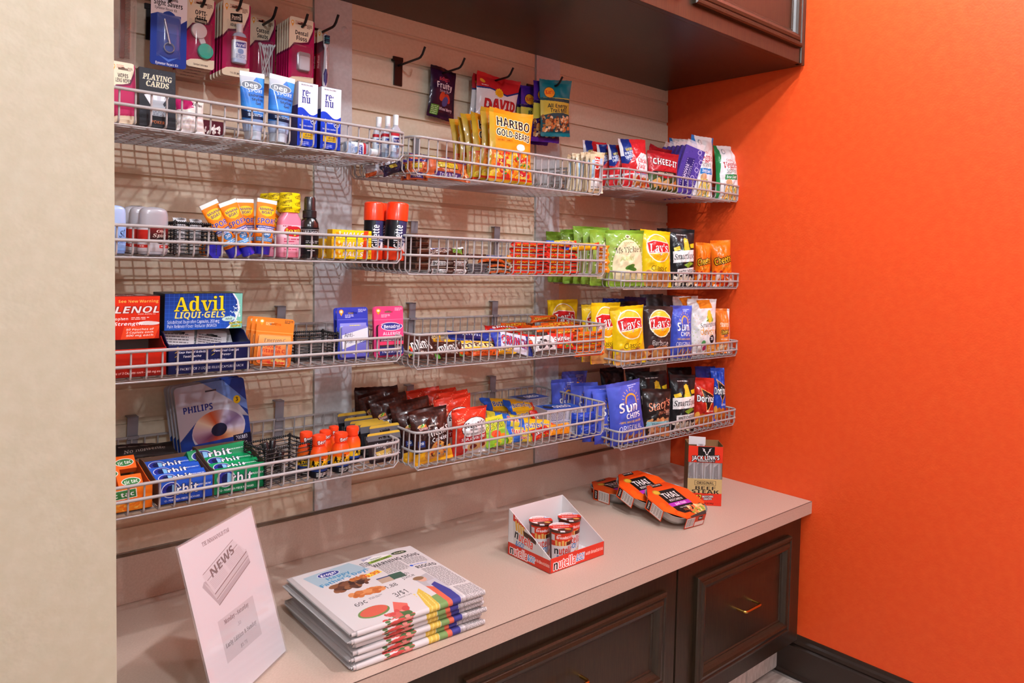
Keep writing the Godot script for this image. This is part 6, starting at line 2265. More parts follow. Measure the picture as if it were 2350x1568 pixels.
		"comb":
			part("backing_card", hangcard(d, w, h, 0.0006), clear(0.14, "#e8c8b8"), o)
			var m := MB.new()
			m.box(Vector3(w * 0.02, h * 0.09, 0.002), Vector3(w * 0.16, h * 0.95, 0.006), 0.001)
			var n := int(h * 0.84 / 0.0028)
			for k in n:
				var y := h * 0.10 + k * 0.0028
				m.box(Vector3(w * 0.155, y, 0.0028), Vector3(w * 0.31, y + 0.0013, 0.0048), 0.0003)
			part("comb", m.done(), plain("#6b2f14", 0.3, 0, 0.4), o)
			part("blister", blisterm(w * 0.9, h * 0.92, 0.014), clear(0.04), o, Vector3(0, h * 0.5, 0.001))
		"geltube":
			tube_pack(o, d, w, h, "gloss", "#c4d0dc", 0.13, 0.62)
		"suntube":
			tube_pack(o, d, w, h, "gloss", "#1e1ea8", 0.17, 0.72)
		"sanitizer":
			sanitizer(o, w, h)
		"deo":
			deodorant(o, d, w, h, "#7ea2dc" if d == "deo_blue" else "#a7a6ac", "#a9c3ea" if d == "deo_blue" else "#a6a4aa", 0.06, 0.58)
		"minibasket":
			mini_basket(o, w, h, t_)
		"pink":
			pink_bottle(o, w, h)
		"spray":
			spray_bottle(o, w, h)
		"can":
			shave_can(o, w, h)
		"shot":
			energy_shot(o, w, h)
		"blacktube":
			part("tube", lathem([0.0, 0.0, w * 0.42, 0.0, w * 0.44, 0.002, w * 0.44, h * 0.6], 20), plain("#0f0e10", 0.35, 0, 0.3), o)
			part("cap", lathem([w * 0.46, h * 0.6, w * 0.46, h * 0.97, w * 0.4, h, 0.0, h], 20), plain("#19181b", 0.3, 0, 0.4), o)
		"dispenser":
			dispenser(o, d.split("|")[0], d.split("|")[1], w, h, dim[3], dim[2], dim[4])
		"disc":
			var m := MB.new()
			m.slab(rrect(w, h, 0.009, 4), -0.003, 0.003, ur(d), ur(d, 0.02, 0.3, 0.02, 0.02))
			part("sleeve", m.done(), printed(d, "gloss"), o)
			part("hang_slot", boxm(Vector3(-0.012, h - 0.02, 0.003), Vector3(0.012, h - 0.0165, 0.0034), 0.0008), plain("#3f4350", 0.5), o)
		"gumtray":
			var th := 0.0012
			var b: Material = plain("#6a5140", 0.8)
			var f := MB.new()
			f.box(Vector3(-w / 2, 0, -th), Vector3(w / 2, h, 0), 0.0003, ur(d), ur(d, 0.01, 0.9, 0.02, 0.05), ur(d, 0.01, 0.9, 0.02, 0.05))
			part("front_panel", f.done(), printed(d, "gloss"), o)
			for sg in [-1.0, 1.0]:
				var m := MB.new()
				m.slab(PackedVector2Array([Vector2(0, 0), Vector2(t_, 0), Vector2(t_, h * 1.35), Vector2(t_ * 0.8, h * 1.38), Vector2(t_ * 0.2, h * 1.0), Vector2(0, h * 0.98)]), -th / 2, th / 2, Rect2(), Rect2(), Transform3D(Basis(Vector3(0, 0, -1), Vector3(0, 1, 0), Vector3(1, 0, 0)), Vector3(sg * w / 2, 0, 0)))
				part("side_panel", m.done(), plain("#e2661a", 0.6) if d == "mint_box" else b, o)
			part("back_panel", boxm(Vector3(-w / 2, 0, -t_), Vector3(w / 2, h * 1.35, -t_ + th), 0.0003), b, o)
			part("floor_panel", boxm(Vector3(-w / 2, 0, -t_), Vector3(w / 2, th, 0), 0.0003), b, o)
			part("inner_step", boxm(Vector3(-w / 2 + th, h * 0.3, -t_ * 0.95), Vector3(w / 2 - th, h * 0.75, -t_ * 0.12), 0.0003), b, o)

func build_goods() -> void:
	put("comb", "comb_card", [0.3884, 1.7369, 0.1], [0, 0, 0], [0.0656, 0.1457, 0.03], 11, "comb_pack", "brown hair comb in clear blister pack hanging at the far left edge", "comb", "")
	put("kit", "repair_kit", [0.4774, 1.746, 0.12], [0, 0, 0], [0.0706, 0.1522, 0.03], 12, "repair_kit", "blue and white eyewear repair kit card with clear blister, hanging on hook", "repair kit", "")
	put("case", "contact_case_card", [0.5463, 1.759, 0.105], [0, 0, 0], [0.0581, 0.1494, 1], 13, "lens_case_card", "magenta contact lens case card hanging beside the blue repair kit, frontmost", "hanging card", "magenta lens case cards on one hook")
	put("case", "contact_case_card", [0.5448, 1.7563, 0.089], [0, 0, 0], [0.0584, 0.1528, 0], 14, "lens_case_card", "magenta contact lens case card hanging beside the blue repair kit, second from front", "hanging card", "magenta lens case cards on one hook")
	put("case", "contact_case_card", [0.5432, 1.7535, 0.073], [0, 0, 0], [0.0586, 0.1562, 0], 15, "lens_case_card", "magenta contact lens case card hanging beside the blue repair kit, third from front", "hanging card", "magenta lens case cards on one hook")
	put("case", "contact_case_card", [0.5414, 1.7505, 0.057], [0, 0, 0], [0.0588, 0.1597, 0], 16, "lens_case_card", "magenta contact lens case card hanging beside the blue repair kit, fourth from front", "hanging card", "magenta lens case cards on one hook")
	put("case", "contact_case_card", [0.5396, 1.7475, 0.041], [0, 0, 0], [0.0591, 0.1632, 0], 17, "lens_case_card", "magenta contact lens case card hanging beside the blue repair kit, rearmost", "hanging card", "magenta lens case cards on one hook")
	put("sanicard", "sanitizer_card", [0.6194, 1.7529, 0.112], [0, 0, 0], [0.0599, 0.1634, 1], 18, "sanitizer_card", "magenta hand sanitizer card with small bottle, frontmost on its hook", "hanging card", "magenta sanitizer cards on one hook")
	put("sanicard", "sanitizer_card", [0.6189, 1.7522, 0.096], [0, 0, 0], [0.0602, 0.1636, 0], 19, "sanitizer_card", "magenta hand sanitizer card with small bottle, second from front on its hook", "hanging card", "magenta sanitizer cards on one hook")
	put("sanicard", "sanitizer_card", [0.6184, 1.7515, 0.08], [0, 0, 0], [0.0604, 0.1638, 0], 20, "sanitizer_card", "magenta hand sanitizer card with small bottle, third from front on its hook", "hanging card", "magenta sanitizer cards on one hook")
	put("sanicard", "sanitizer_card", [0.6177, 1.7508, 0.064], [0, 0, 0], [0.0607, 0.1639, 0], 21, "sanitizer_card", "magenta hand sanitizer card with small bottle, fourth from front on its hook", "hanging card", "magenta sanitizer cards on one hook")
	put("sanicard", "sanitizer_card", [0.6169, 1.75, 0.048], [0, 0, 0], [0.0609, 0.1641, 0], 22, "sanitizer_card", "magenta hand sanitizer card with small bottle, rearmost on its hook", "hanging card", "magenta sanitizer cards on one hook")
	put("swabs", "swab_card", [0.7083, 1.7667, 0.04], [0, 0, 0], [0.0602, 0.1553, 0.03], 23, "swab_card", "magenta cotton swabs card with white swabs in clear blister, hanging", "hanging card", "")
	put("floss", "floss_card", [0.7744, 1.763, 0.105], [0, 0, 0], [0.0622, 0.1541, 1], 24, "floss_card", "magenta dental floss card with grey floss box, frontmost on its hook", "hanging card", "magenta floss cards on one hook")
	put("floss", "floss_card", [0.7745, 1.7629, 0.092], [0, 0, 0], [0.0624, 0.1534, 0], 25, "floss_card", "magenta dental floss card with grey floss box, second from front on its hook", "hanging card", "magenta floss cards on one hook")
	put("floss", "floss_card", [0.7746, 1.7629, 0.079], [0, 0, 0], [0.0626, 0.1527, 0], 26, "floss_card", "magenta dental floss card with grey floss box, third from front on its hook", "hanging card", "magenta floss cards on one hook")
	put("floss", "floss_card", [0.7745, 1.7628, 0.066], [0, 0, 0], [0.0628, 0.152, 0], 27, "floss_card", "magenta dental floss card with grey floss box, fourth from front on its hook", "hanging card", "magenta floss cards on one hook")
	put("floss", "floss_card", [0.7744, 1.7626, 0.053], [0, 0, 0], [0.063, 0.1512, 0], 28, "floss_card", "magenta dental floss card with grey floss box, fifth from front on its hook", "hanging card", "magenta floss cards on one hook")
	put("floss", "floss_card", [0.7743, 1.7625, 0.04], [0, 0, 0], [0.0632, 0.1504, 0], 29, "floss_card", "magenta dental floss card with grey floss box, rearmost on its hook", "hanging card", "magenta floss cards on one hook")
	put("brush", "brush_card", [0.8516, 1.7749, 0.055], [0, 0, 0], [0.0282, 0.1438, 1], 30, "toothbrush_pack", "white and blue toothbrush in red card pack, front one hanging over the pale strip", "toothbrush", "toothbrush packs on one hook")
	put("brush", "brush_card", [0.8516, 1.7779, 0.035], [0, 0, 0], [0.0283, 0.1422, 0], 31, "toothbrush_pack", "toothbrush pack half hidden behind the front toothbrush on the pale strip", "toothbrush", "toothbrush packs on one hook")
	put("card", "wipes_card", [0.3576, 1.5932, 0.285], [0, -10, 0], [0.0401, 0.1143, 0], 32, "wipes_card", "magenta lens wipes card leaning at far left of the top-row left basket", "lens wipes", "")
	put("carton", "playing_cards", [0.4122, 1.5931, 0.29], [0, -5, 0], [0.0632, 0.1077, 0.02], 33, "card_deck", "silver and black boxed deck of playing cards in the top-row left basket", "playing cards", "")
	put("bag", "cotton_pack", [0.4788, 1.5937, 0.265], [0, -18, -0.9543], [0.0522, 0.0692, 0.0246], 34, "swab_packet", "small clear cotton swab packet beside the boxed playing cards", "swab packet", "")
	put("carton", "pearl_box", [0.5234, 1.594, 0.25], [0, 0, 0], [0.0444, 0.0325, 0.03], 35, "small_box", "little dark red box of white tips lying in the top-row left basket", "small box", "")
	put("geltube", "gel_tube", [0.5954, 1.5934, 0.275], [0, 0, 2], [0.0511, 0.1363, 0.03], 36, "gel_tube", "left blue styling gel tube standing in the top-row left basket", "gel tube", "blue styling gel tubes")
	put("geltube", "gel_tube", [0.6414, 1.5932, 0.288], [0, 0, -3], [0.0546, 0.1373, 0.03], 37, "gel_tube", "right blue styling gel tube, next to the contact lens solution boxes", "gel tube", "blue styling gel tubes")
	put("carton", "lens_solution", [0.7023, 1.593, 0.295], [0, 0, 0], [0.0447, 0.1322, 0.045], 38, "solution_box", "left white and blue contact lens solution box in top-row left basket", "lens solution", "white and blue lens solution boxes")
	put("carton", "lens_solution", [0.7552, 1.593, 0.295], [0, 0, 0], [0.0475, 0.131, 0.045], 39, "solution_box", "right white and blue contact lens solution box in front of the pale strip", "lens solution", "white and blue lens solution boxes")
	put("sanitizer", "", [0.9194, 1.5931, 0.29], [0, 0, 0], [0.0258, 0.0983, 0.03], 40, "sanitizer_bottle", "hand sanitizer bottle standing at the front of three, right end of basket", "hand sanitizer", "small hand sanitizer bottles")
	put("sanitizer", "", [0.9156, 1.5937, 0.262], [0, 0, 0], [0.0259, 0.0977, 0.03], 41, "sanitizer_bottle", "hand sanitizer bottle standing in the middle of three", "hand sanitizer", "small hand sanitizer bottles")
	put("sanitizer", "", [0.9076, 1.5943, 0.236], [0, 0, 0], [0.0273, 0.0971, 0.03], 42, "sanitizer_bottle", "hand sanitizer bottle standing at the back of three", "hand sanitizer", "small hand sanitizer bottles")
	put("sanitizer", "", [0.813, 1.606, 0.25], [0, 0, -90], [0.036, 0.085, 0], 43, "sanitizer_bottle", "hand sanitizer bottle lying on its side before the three standing ones", "hand sanitizer", "small hand sanitizer bottles")
	put("bag", "fruit_snacks", [1.2341, 1.7611, 0.022], [0, 0, -4], [0.0945, 0.143, 0.02], 44, "fruit_pouch", "dark purple fruit snack pouch hanging on the second bare hook", "fruit snacks", "")
	put("bag", "seed_bag", [1.4092, 1.7258, 0.05], [0, 0, -3], [0.1572, 0.1834, 0.035], 45, "seed_bag", "red and white sunflower seed bag hanging in front", "seed bag", "sunflower seed bags on one hook")
	put("bag", "seed_bag", [1.3993, 1.7274, 0.022], [0, 0, -3], [0.1459, 0.1756, 0.03], 46, "seed_bag", "sunflower seed bag hanging behind the front one", "seed bag", "sunflower seed bags on one hook")
	put("bag", "trail_mix", [1.6093, 1.7513, 0.105], [0, 0, 6], [0.1257, 0.1696, 0.025], 47, "nut_pouch", "teal and yellow trail mix pouch hanging in front of purple ones", "trail mix", "")
	put("bag", "raisin_mix", [1.5913, 1.7344, 0.08], [0, 0, 3], [0.1208, 0.1795, 0.02], 48, "nut_pouch", "purple and yellow nut mix pouch hanging behind the teal one, nearest to it", "trail mix", "purple nut mix pouches on one hook")
	put("bag", "raisin_mix", [1.5674, 1.727, 0.055], [0, 0, 3], [0.1207, 0.1731, 0.02], 49, "nut_pouch", "purple and yellow nut mix pouch hanging behind the teal one, second behind it", "trail mix", "purple nut mix pouches on one hook")
	put("bag", "raisin_mix", [1.564, 1.7305, 0.033], [0, 0, 3], [0.1113, 0.17, 0.02], 50, "nut_pouch", "purple and yellow nut mix pouch hanging behind the teal one, farthest behind it", "trail mix", "purple nut mix pouches on one hook")
	put("bag", "gummy_bag", [1.2744, 1.5674, 0.285], [-4, -4, -0.3874], [0.1435, 0.1889, 0.0269], 51, "gummy_bag", "gold gummy candy pouch standing in the top-row middle basket, frontmost", "candy bag", "gold gummy candy pouches")
	put("bag", "gummy_bag", [1.2738, 1.5683, 0.252], [-4, -4, -2.0977], [0.1423, 0.1941, 0.0269], 52, "gummy_bag", "gold gummy candy pouch standing in the top-row middle basket, second from front", "candy bag", "gold gummy candy pouches")
	put("bag", "gummy_bag", [1.2692, 1.569, 0.226], [-4, -4, 0.9279], [0.1405, 0.1848, 0.0269], 53, "gummy_bag", "gold gummy candy pouch standing in the top-row middle basket, third from front", "candy bag", "gold gummy candy pouches")
	put("bag", "gummy_bag", [1.2712, 1.5696, 0.2], [-4, -4, 1.8586], [0.1394, 0.1883, 0.0269], 54, "gummy_bag", "gold gummy candy pouch standing in the top-row middle basket, fourth from front", "candy bag", "gold gummy candy pouches")
	put("bag", "gummy_bag", [1.2633, 1.5704, 0.17], [-4, -4, -1.4068], [0.1356, 0.1768, 0.0269], 55, "gummy_bag", "gold gummy candy pouch standing in the top-row middle basket, fifth from front", "candy bag", "gold gummy candy pouches")
	put("bag", "gummy_bag", [1.2658, 1.5712, 0.14], [-4, -4, -1.496], [0.1327, 0.1776, 0.0269], 56, "gummy_bag", "gold gummy candy pouch standing in the top-row middle basket, rearmost", "candy bag", "gold gummy candy pouches")
	put("bar", "oat_bar", [1.0652, 1.5563, 0.298], [0, -12, 0], [0.1373, 0.0554, 0.018], 57, "oat_bar", "orange and purple trail mix bar facing front, beside the gold candy pouches", "snack bar", "orange and purple snack bars")
	put("bar", "oat_bar", [0.9844, 1.5498, 0.285], [-35, -10, 0], [0.0493, 0.0527, 0.018], 58, "oat_bar", "orange snack bar turned edgeways left of the front-facing bar", "snack bar", "orange and purple snack bars")
	put("bar", "oat_bar", [0.9917, 1.5519, 0.24], [-50, -10, 0], [0.04, 0.0525, 0.018], 59, "oat_bar", "orange snack bar leaning near the left end of the top-row middle basket", "snack bar", "orange and purple snack bars")
	put("bar", "oat_bar", [1.0781, 1.6031, 0.21], [0, -30, 0], [0.1287, 0.0253, 0.018], 60, "oat_bar", "snack bar lying behind the front-facing orange bar", "snack bar", "orange and purple snack bars")
	put("bar", "silver_wrap", [0.9294, 1.5606, 0.2], [0, -10, 14], [0.0622, 0.0286, 0.024], 61, "wrapped_snack", "silver and orange wrapped snack lying at the basket's left corner", "wrapped snack", "crumpled wrapped snacks")
	put("bar", "dark_wrap", [0.9505, 1.564, 0.24], [0, -10, 20], [0.0603, 0.0262, 0.024], 62, "wrapped_snack", "dark wrapped snack with yellow label lying among silver wraps", "wrapped snack", "crumpled wrapped snacks")
	put("bar", "silver_wrap", [0.9873, 1.5851, 0.14], [0, -10, -8], [0.0707, 0.0263, 0.024], 63, "wrapped_snack", "silver wrapped snack lying at the back of the left corner", "wrapped snack", "crumpled wrapped snacks")
	put("bag", "energy_bar", [1.5864, 1.5671, 0.298], [-22, -3, -1.3797], [0.0462, 0.1171, 0.0157], 64, "energy_bar", "tan energy bar with red lettering standing upright, frontmost in its row", "energy bar", "tan energy bars standing in a row")
	put("bag", "energy_bar", [1.5886, 1.5674, 0.284], [-22, -3, 0.0132], [0.0463, 0.1172, 0.0157], 65, "energy_bar", "tan energy bar with red lettering standing upright, second from front in its row", "energy bar", "tan energy bars standing in a row")
	put("bag", "energy_bar", [1.5906, 1.5678, 0.27], [-22, -3, -3.1391], [0.0465, 0.1172, 0.0157], 66, "energy_bar", "tan energy bar with red lettering standing upright, third from front in its row", "energy bar", "tan energy bars standing in a row")
	put("bag", "energy_bar", [1.5924, 1.5682, 0.256], [-22, -3, -3.7197], [0.0467, 0.1201, 0.0157], 67, "energy_bar", "tan energy bar with red lettering standing upright, fourth from front in its row", "energy bar", "tan energy bars standing in a row")
	put("bag", "energy_bar", [1.5942, 1.5685, 0.242], [-22, -3, -0.4177], [0.0469, 0.1173, 0.0157], 68, "energy_bar", "tan energy bar with red lettering standing upright, fifth from front in its row", "energy bar", "tan energy bars standing in a row")
	put("bag", "energy_bar", [1.5957, 1.5689, 0.228], [-22, -3, -0.6881], [0.0471, 0.1201, 0.0157], 69, "energy_bar", "tan energy bar with red lettering standing upright, sixth from front in its row", "energy bar", "tan energy bars standing in a row")
	put("bag", "energy_bar", [1.5972, 1.5693, 0.214], [-22, -3, -3.9203], [0.0472, 0.1172, 0.0157], 70, "energy_bar", "tan energy bar with red lettering standing upright, seventh from front in its row", "energy bar", "tan energy bars standing in a row")
	put("bag", "energy_bar", [1.5985, 1.5696, 0.2], [-22, -3, -2.8171], [0.0474, 0.1171, 0.0157], 71, "energy_bar", "tan energy bar with red lettering standing upright, rearmost in its row", "energy bar", "tan energy bars standing in a row")
	put("bag", "caramel_corn", [1.7949, 1.5994, 0.275], [-18, -6, 2.1309], [0.0984, 0.1547, 0.0504], 72, "caramel_corn_bag", "red, white and blue caramel corn bag, frontmost in the top-row right basket", "snack bag", "caramel corn bags")
	put("bag", "caramel_corn", [1.7744, 1.6004, 0.23], [-20, -6, 0.268], [0.0802, 0.1369, 0.0448], 73, "caramel_corn_bag", "caramel corn bag behind the frontmost one, nearest to it", "snack bag", "caramel corn bags")
	put("bag", "caramel_corn", [1.7692, 1.6013, 0.185], [-20, -6, -2.1999], [0.0816, 0.1386, 0.0448], 74, "caramel_corn_bag", "caramel corn bag behind the frontmost one, next farther back", "snack bag", "caramel corn bags")
	put("bag", "caramel_corn", [1.7693, 1.6025, 0.13], [-20, -6, 0.2989], [0.0902, 0.1537, 0.0448], 75, "caramel_corn_bag", "caramel corn bag behind the frontmost one, farthest back", "snack bag", "caramel corn bags")
	put("bag", "cheese_crackers", [1.9149, 1.5992, 0.285], [-12, -8, -2.8771], [0.1215, 0.1255, 0.0392], 76, "cracker_bag", "red cheese cracker bag in the top-row right basket", "snack bag", "red cheese cracker bags")
	put("bag", "cheese_crackers", [1.9977, 1.601, 0.2], [-12, -8, -5.846], [0.1026, 0.1593, 0.0392], 77, "cracker_bag", "red cheese cracker bag mostly hidden behind the front one", "snack bag", "red cheese cracker bags")
	put("chocbox", "choc_box", [2.0182, 1.5993, 0.283], [-25, 0, -17], [0.0726, 0.16, 0.012], 78, "chocolate_box", "purple movie themed chocolate box leaning sideways, frontmost in the fan", "chocolate box", "purple chocolate boxes leaning in a fan")
	put("chocbox", "choc_box", [2.0331, 1.5999, 0.253], [-25, 0, -17], [0.0716, 0.1629, 0.012], 79, "chocolate_box", "purple movie themed chocolate box leaning sideways, second from front in the fan", "chocolate box", "purple chocolate boxes leaning in a fan")
	put("chocbox", "choc_box", [2.0474, 1.6005, 0.223], [-25, 0, -17], [0.0704, 0.1658, 0.012], 80, "chocolate_box", "purple movie themed chocolate box leaning sideways, third from front in the fan", "chocolate box", "purple chocolate boxes leaning in a fan")
	put("chocbox", "choc_box", [2.061, 1.6012, 0.193], [-25, 0, -17], [0.0693, 0.1685, 0.012], 81, "chocolate_box", "purple movie themed chocolate box leaning sideways, fourth from front in the fan", "chocolate box", "purple chocolate boxes leaning in a fan")
	put("chocbox", "choc_box", [2.074, 1.6018, 0.163], [-25, 0, -17], [0.068, 0.1711, 0.012], 82, "chocolate_box", "purple movie themed chocolate box leaning sideways, fifth from front in the fan", "chocolate box", "purple chocolate boxes leaning in a fan")
	put("chocbox", "choc_box", [2.0863, 1.6024, 0.133], [-25, 0, -17], [0.0668, 0.1736, 0.012], 83, "chocolate_box", "purple movie themed chocolate box leaning sideways, rearmost in the fan", "chocolate box", "purple chocolate boxes leaning in a fan")
	put("bag", "straws_ranch", [2.1532, 1.5997, 0.262], [-25, -5, -4.4097], [0.0875, 0.2146, 0.0504], 84, "straws_bag", "white and blue veggie straws bag in the top-row right basket", "snack bag", "blue veggie straws bags")
	put("bag", "straws_ranch", [2.2307, 1.6025, 0.13], [-20, -5, -2.1777], [0.0915, 0.2273, 0.0448], 85, "straws_bag", "blue veggie straws bag mostly hidden behind the purple boxes", "snack bag", "blue veggie straws bags")
	put("bag", "straws_salt", [2.2823, 1.5993, 0.283], [-25, -4, -0.0292], [0.0952, 0.1921, 0.0504], 86, "green_straws_bag", "white and green veggie straws bag against the orange wall", "snack bag", "")
	put("deo", "deo_blue", [0.3468, 1.3612, 0.285], [0, 0, 0], [0.0324, 0.0852, 0.03], 87, "blue_deodorant", "pale blue deodorant stick at the left end of the second-row left basket", "deodorant", "")
	put("deo", "deo_red", [0.4081, 1.3612, 0.288], [0, 0, 0], [0.0511, 0.0864, 0.03], 88, "grey_deodorant", "grey deodorant stick with red label, frontmost", "deodorant", "grey deodorant sticks with red labels")
	put("deo", "deo_red", [0.402, 1.3622, 0.24], [0, 0, 0], [0.0466, 0.0876, 0.03], 89, "grey_deodorant", "grey deodorant stick with red label, second from front", "deodorant", "grey deodorant sticks with red labels")
	put("deo", "deo_red", [0.3997, 1.3631, 0.195], [0, 0, 0], [0.0442, 0.0891, 0.03], 90, "grey_deodorant", "grey deodorant stick with red label, rearmost", "deodorant", "grey deodorant sticks with red labels")
	put("minibasket", "", [0.4806, 1.3617, 0.262], [0, 0, 0], [0.0753, 0.059, 0.075], 91, "small_basket", "small black wire basket holding white packets beside the deodorants", "small basket", "small black wire baskets")
	put("bag", "pill_packet", [0.4608, 1.3617, 0.262], [0, -4, -1.5187], [0.0243, 0.0694, 0.0157], 92, "white_packet", "left white paper packet in the small black basket", "packet", "white packets in the small black basket")
	put("bag", "pill_packet", [0.4923, 1.3618, 0.258], [0, -4, -1.3827], [0.023, 0.0685, 0.0157], 93, "white_packet", "right white paper packet in the small black basket", "packet", "white packets in the small black basket")
	put("suntube", "sun_tube", [0.5567, 1.3618, 0.299], [0, -3, 28], [0.0371, 0.114, 0.03], 94, "sunscreen_tube", "orange sunscreen tube leaning furthest left, white crimp at upper left", "sunscreen", "orange sunscreen tubes")
	put("suntube", "sun_tube", [0.5812, 1.3647, 0.304], [0, -3, 23], [0.0361, 0.1118, 0.03], 95, "sunscreen_tube", "orange sunscreen tube leaning left, second of the leaning tubes", "sunscreen", "orange sunscreen tubes")
	put("suntube", "sun_tube", [0.5952, 1.3667, 0.262], [0, -3, 3], [0.0354, 0.111, 0.03], 96, "sunscreen_tube", "upright orange sunscreen tube behind the two leaning ones", "sunscreen", "orange sunscreen tubes")
	put("suntube", "sun_tube", [0.61, 1.3659, 0.296], [0, -3, -6], [0.0413, 0.1121, 0.03], 97, "sunscreen_tube", "orange sunscreen tube standing rightmost, just left of the pink bottles", "sunscreen", "orange sunscreen tubes")
	put("suntube", "sun_tube", [0.6115, 1.3839, 0.25], [0, -3, -48], [0.052, 0.0876, 0.03], 98, "sunscreen_tube", "orange sunscreen tube tipped over to the right before the pink bottles", "sunscreen", "orange sunscreen tubes")
	put("suntube", "sun_tube", [0.518, 1.3719, 0.302], [0, -90, 0], [0.042, 0.115, 0], 99, "sunscreen_tube", "sunscreen tube lying flat with its round blue cap facing front", "sunscreen", "orange sunscreen tubes")
	put("pink", "", [0.6765, 1.3614, 0.275], [0, 0, 0], [0.0498, 0.1337, 0.03], 100, "pink_bottle", "pink stomach remedy bottle with yellow cap band, frontmost", "medicine bottle", "pink stomach remedy bottles")
	put("pink", "", [0.6693, 1.3623, 0.232], [0, 0, 0], [0.0492, 0.1334, 0.03], 101, "pink_bottle", "pink stomach remedy bottle with yellow cap band, second from front", "medicine bottle", "pink stomach remedy bottles")
	put("pink", "", [0.6727, 1.3633, 0.185], [0, 0, 0], [0.0495, 0.1339, 0.03], 102, "pink_bottle", "pink stomach remedy bottle with yellow cap band, rearmost", "medicine bottle", "pink stomach remedy bottles")
	put("spray", "", [0.7166, 1.3612, 0.285], [0, 0, 0], [0.0398, 0.1285, 0.03], 103, "spray_bottle", "black hair spray bottle with black cap beside the pink bottles", "hair spray", "")
	put("carton", "cough_drops", [0.812, 1.3618, 0.297], [0, 0, 0], [0.0973, 0.0204, 0.024], 104, "cough_drops", "bottom front yellow stick of cough drops", "cough drops", "yellow cough drop sticks")
	put("carton", "cough_drops", [0.8114, 1.3827, 0.297], [0, 0, 0], [0.0973, 0.0209, 0.024], 105, "cough_drops", "middle front yellow stick of cough drops", "cough drops", "yellow cough drop sticks")
	put("carton", "cough_drops", [0.8144, 1.4041, 0.293], [0, 0, 0], [0.096, 0.0204, 0.024], 106, "cough_drops", "top yellow stick of cough drops in the stack", "cough drops", "yellow cough drop sticks")
	put("carton", "cough_drops", [0.8056, 1.3615, 0.262], [0, 0, 0], [0.0954, 0.0212, 0.024], 107, "cough_drops", "bottom rear yellow stick of cough drops", "cough drops", "yellow cough drop sticks")
	put("carton", "cough_drops", [0.8064, 1.3832, 0.262], [0, 0, 0], [0.0955, 0.0211, 0.024], 108, "cough_drops", "upper rear yellow stick of cough drops", "cough drops", "yellow cough drop sticks")
	put("can", "", [0.9256, 1.3612, 0.285], [0, 0, -4], [0.049, 0.1324, 0.03], 109, "shaving_can", "right black shaving foam can with orange cap, tilted slightly", "shaving foam", "orange capped shaving foam cans")
	put("can", "", [0.8775, 1.3614, 0.275], [0, 0, 0], [0.0438, 0.1294, 0.03], 110, "shaving_can", "left black shaving foam can with orange cap", "shaving foam", "orange capped shaving foam cans")
	put("can", "", [0.9207, 1.3624, 0.23], [0, 0, 0], [0.0382, 0.131, 0.03], 111, "shaving_can", "shaving foam can half hidden behind the left one", "shaving foam", "orange capped shaving foam cans")
	put("block", "choc_dark_end", [1.0024, 1.339, 0.292], [-1.5, 0, 0], [0.038, 0.0168, 0.13], 112, "chocolate_bar", "dark brown chocolate bar laid lengthways, lowest of the front pile", "chocolate bar", "dark chocolate bars piled lengthways")
	put("block", "choc_dark_end", [1.0024, 1.339, 0.159], [-1.5, 0, 0], [0.038, 0.0168, 0.13], 113, "chocolate_bar", "dark brown chocolate bar laid lengthways, lowest of the rear pile", "chocolate bar", "dark chocolate bars piled lengthways")
	put("block", "choc_dark_end", [1.009, 1.3565, 0.288], [1.5, 0, 0], [0.038, 0.0168, 0.13], 114, "chocolate_bar", "dark brown chocolate bar laid lengthways, second lowest of the front pile", "chocolate bar", "dark chocolate bars piled lengthways")
	put("block", "choc_dark_end", [1.009, 1.3565, 0.155], [1.5, 0, 0], [0.038, 0.0168, 0.13], 115, "chocolate_bar", "dark brown chocolate bar laid lengthways, second lowest of the rear pile", "chocolate bar", "dark chocolate bars piled lengthways")
	put("block", "choc_dark_end", [1.0068, 1.374, 0.292], [0, 0, 0], [0.038, 0.0168, 0.13], 116, "chocolate_bar", "dark brown chocolate bar laid lengthways, middle of the front pile", "chocolate bar", "dark chocolate bars piled lengthways")
	put("block", "choc_dark_end", [1.0068, 1.374, 0.159], [0, 0, 0], [0.038, 0.0168, 0.13], 117, "chocolate_bar", "dark brown chocolate bar laid lengthways, middle of the rear pile", "chocolate bar", "dark chocolate bars piled lengthways")
	put("block", "choc_dark_end", [1.0046, 1.3915, 0.288], [-1.5, 0, 0], [0.038, 0.0168, 0.13], 118, "chocolate_bar", "dark brown chocolate bar laid lengthways, second highest of the front pile", "chocolate bar", "dark chocolate bars piled lengthways")
	put("block", "choc_dark_end", [1.0046, 1.3915, 0.155], [-1.5, 0, 0], [0.038, 0.0168, 0.13], 119, "chocolate_bar", "dark brown chocolate bar laid lengthways, second highest of the rear pile", "chocolate bar", "dark chocolate bars piled lengthways")
	put("block", "choc_dark_end", [1.0024, 1.409, 0.292], [1.5, 0, 0], [0.038, 0.0168, 0.13], 120, "chocolate_bar", "dark brown chocolate bar laid lengthways, topmost of the front pile", "chocolate bar", "dark chocolate bars piled lengthways")
	put("block", "choc_dark_end", [1.0024, 1.409, 0.159], [1.5, 0, 0], [0.038, 0.0168, 0.13], 121, "chocolate_bar", "dark brown chocolate bar laid lengthways, topmost of the rear pile", "chocolate bar", "dark chocolate bars piled lengthways")
	put("bar", "nougat_bar", [1.0796, 1.3714, 0.285], [0, -35, 0], [0.0978, 0.0256, 0.022], 122, "nougat_bar", "nougat chocolate bar lying face up on two others", "chocolate bar", "brown nougat bars with barcodes")
	put("bar", "nougat_side", [1.0729, 1.3472, 0.295], [0, 0, 0], [0.1057, 0.0183, 0.022], 123, "nougat_bar", "middle nougat chocolate bar with barcode side showing", "chocolate bar", "brown nougat bars with barcodes")
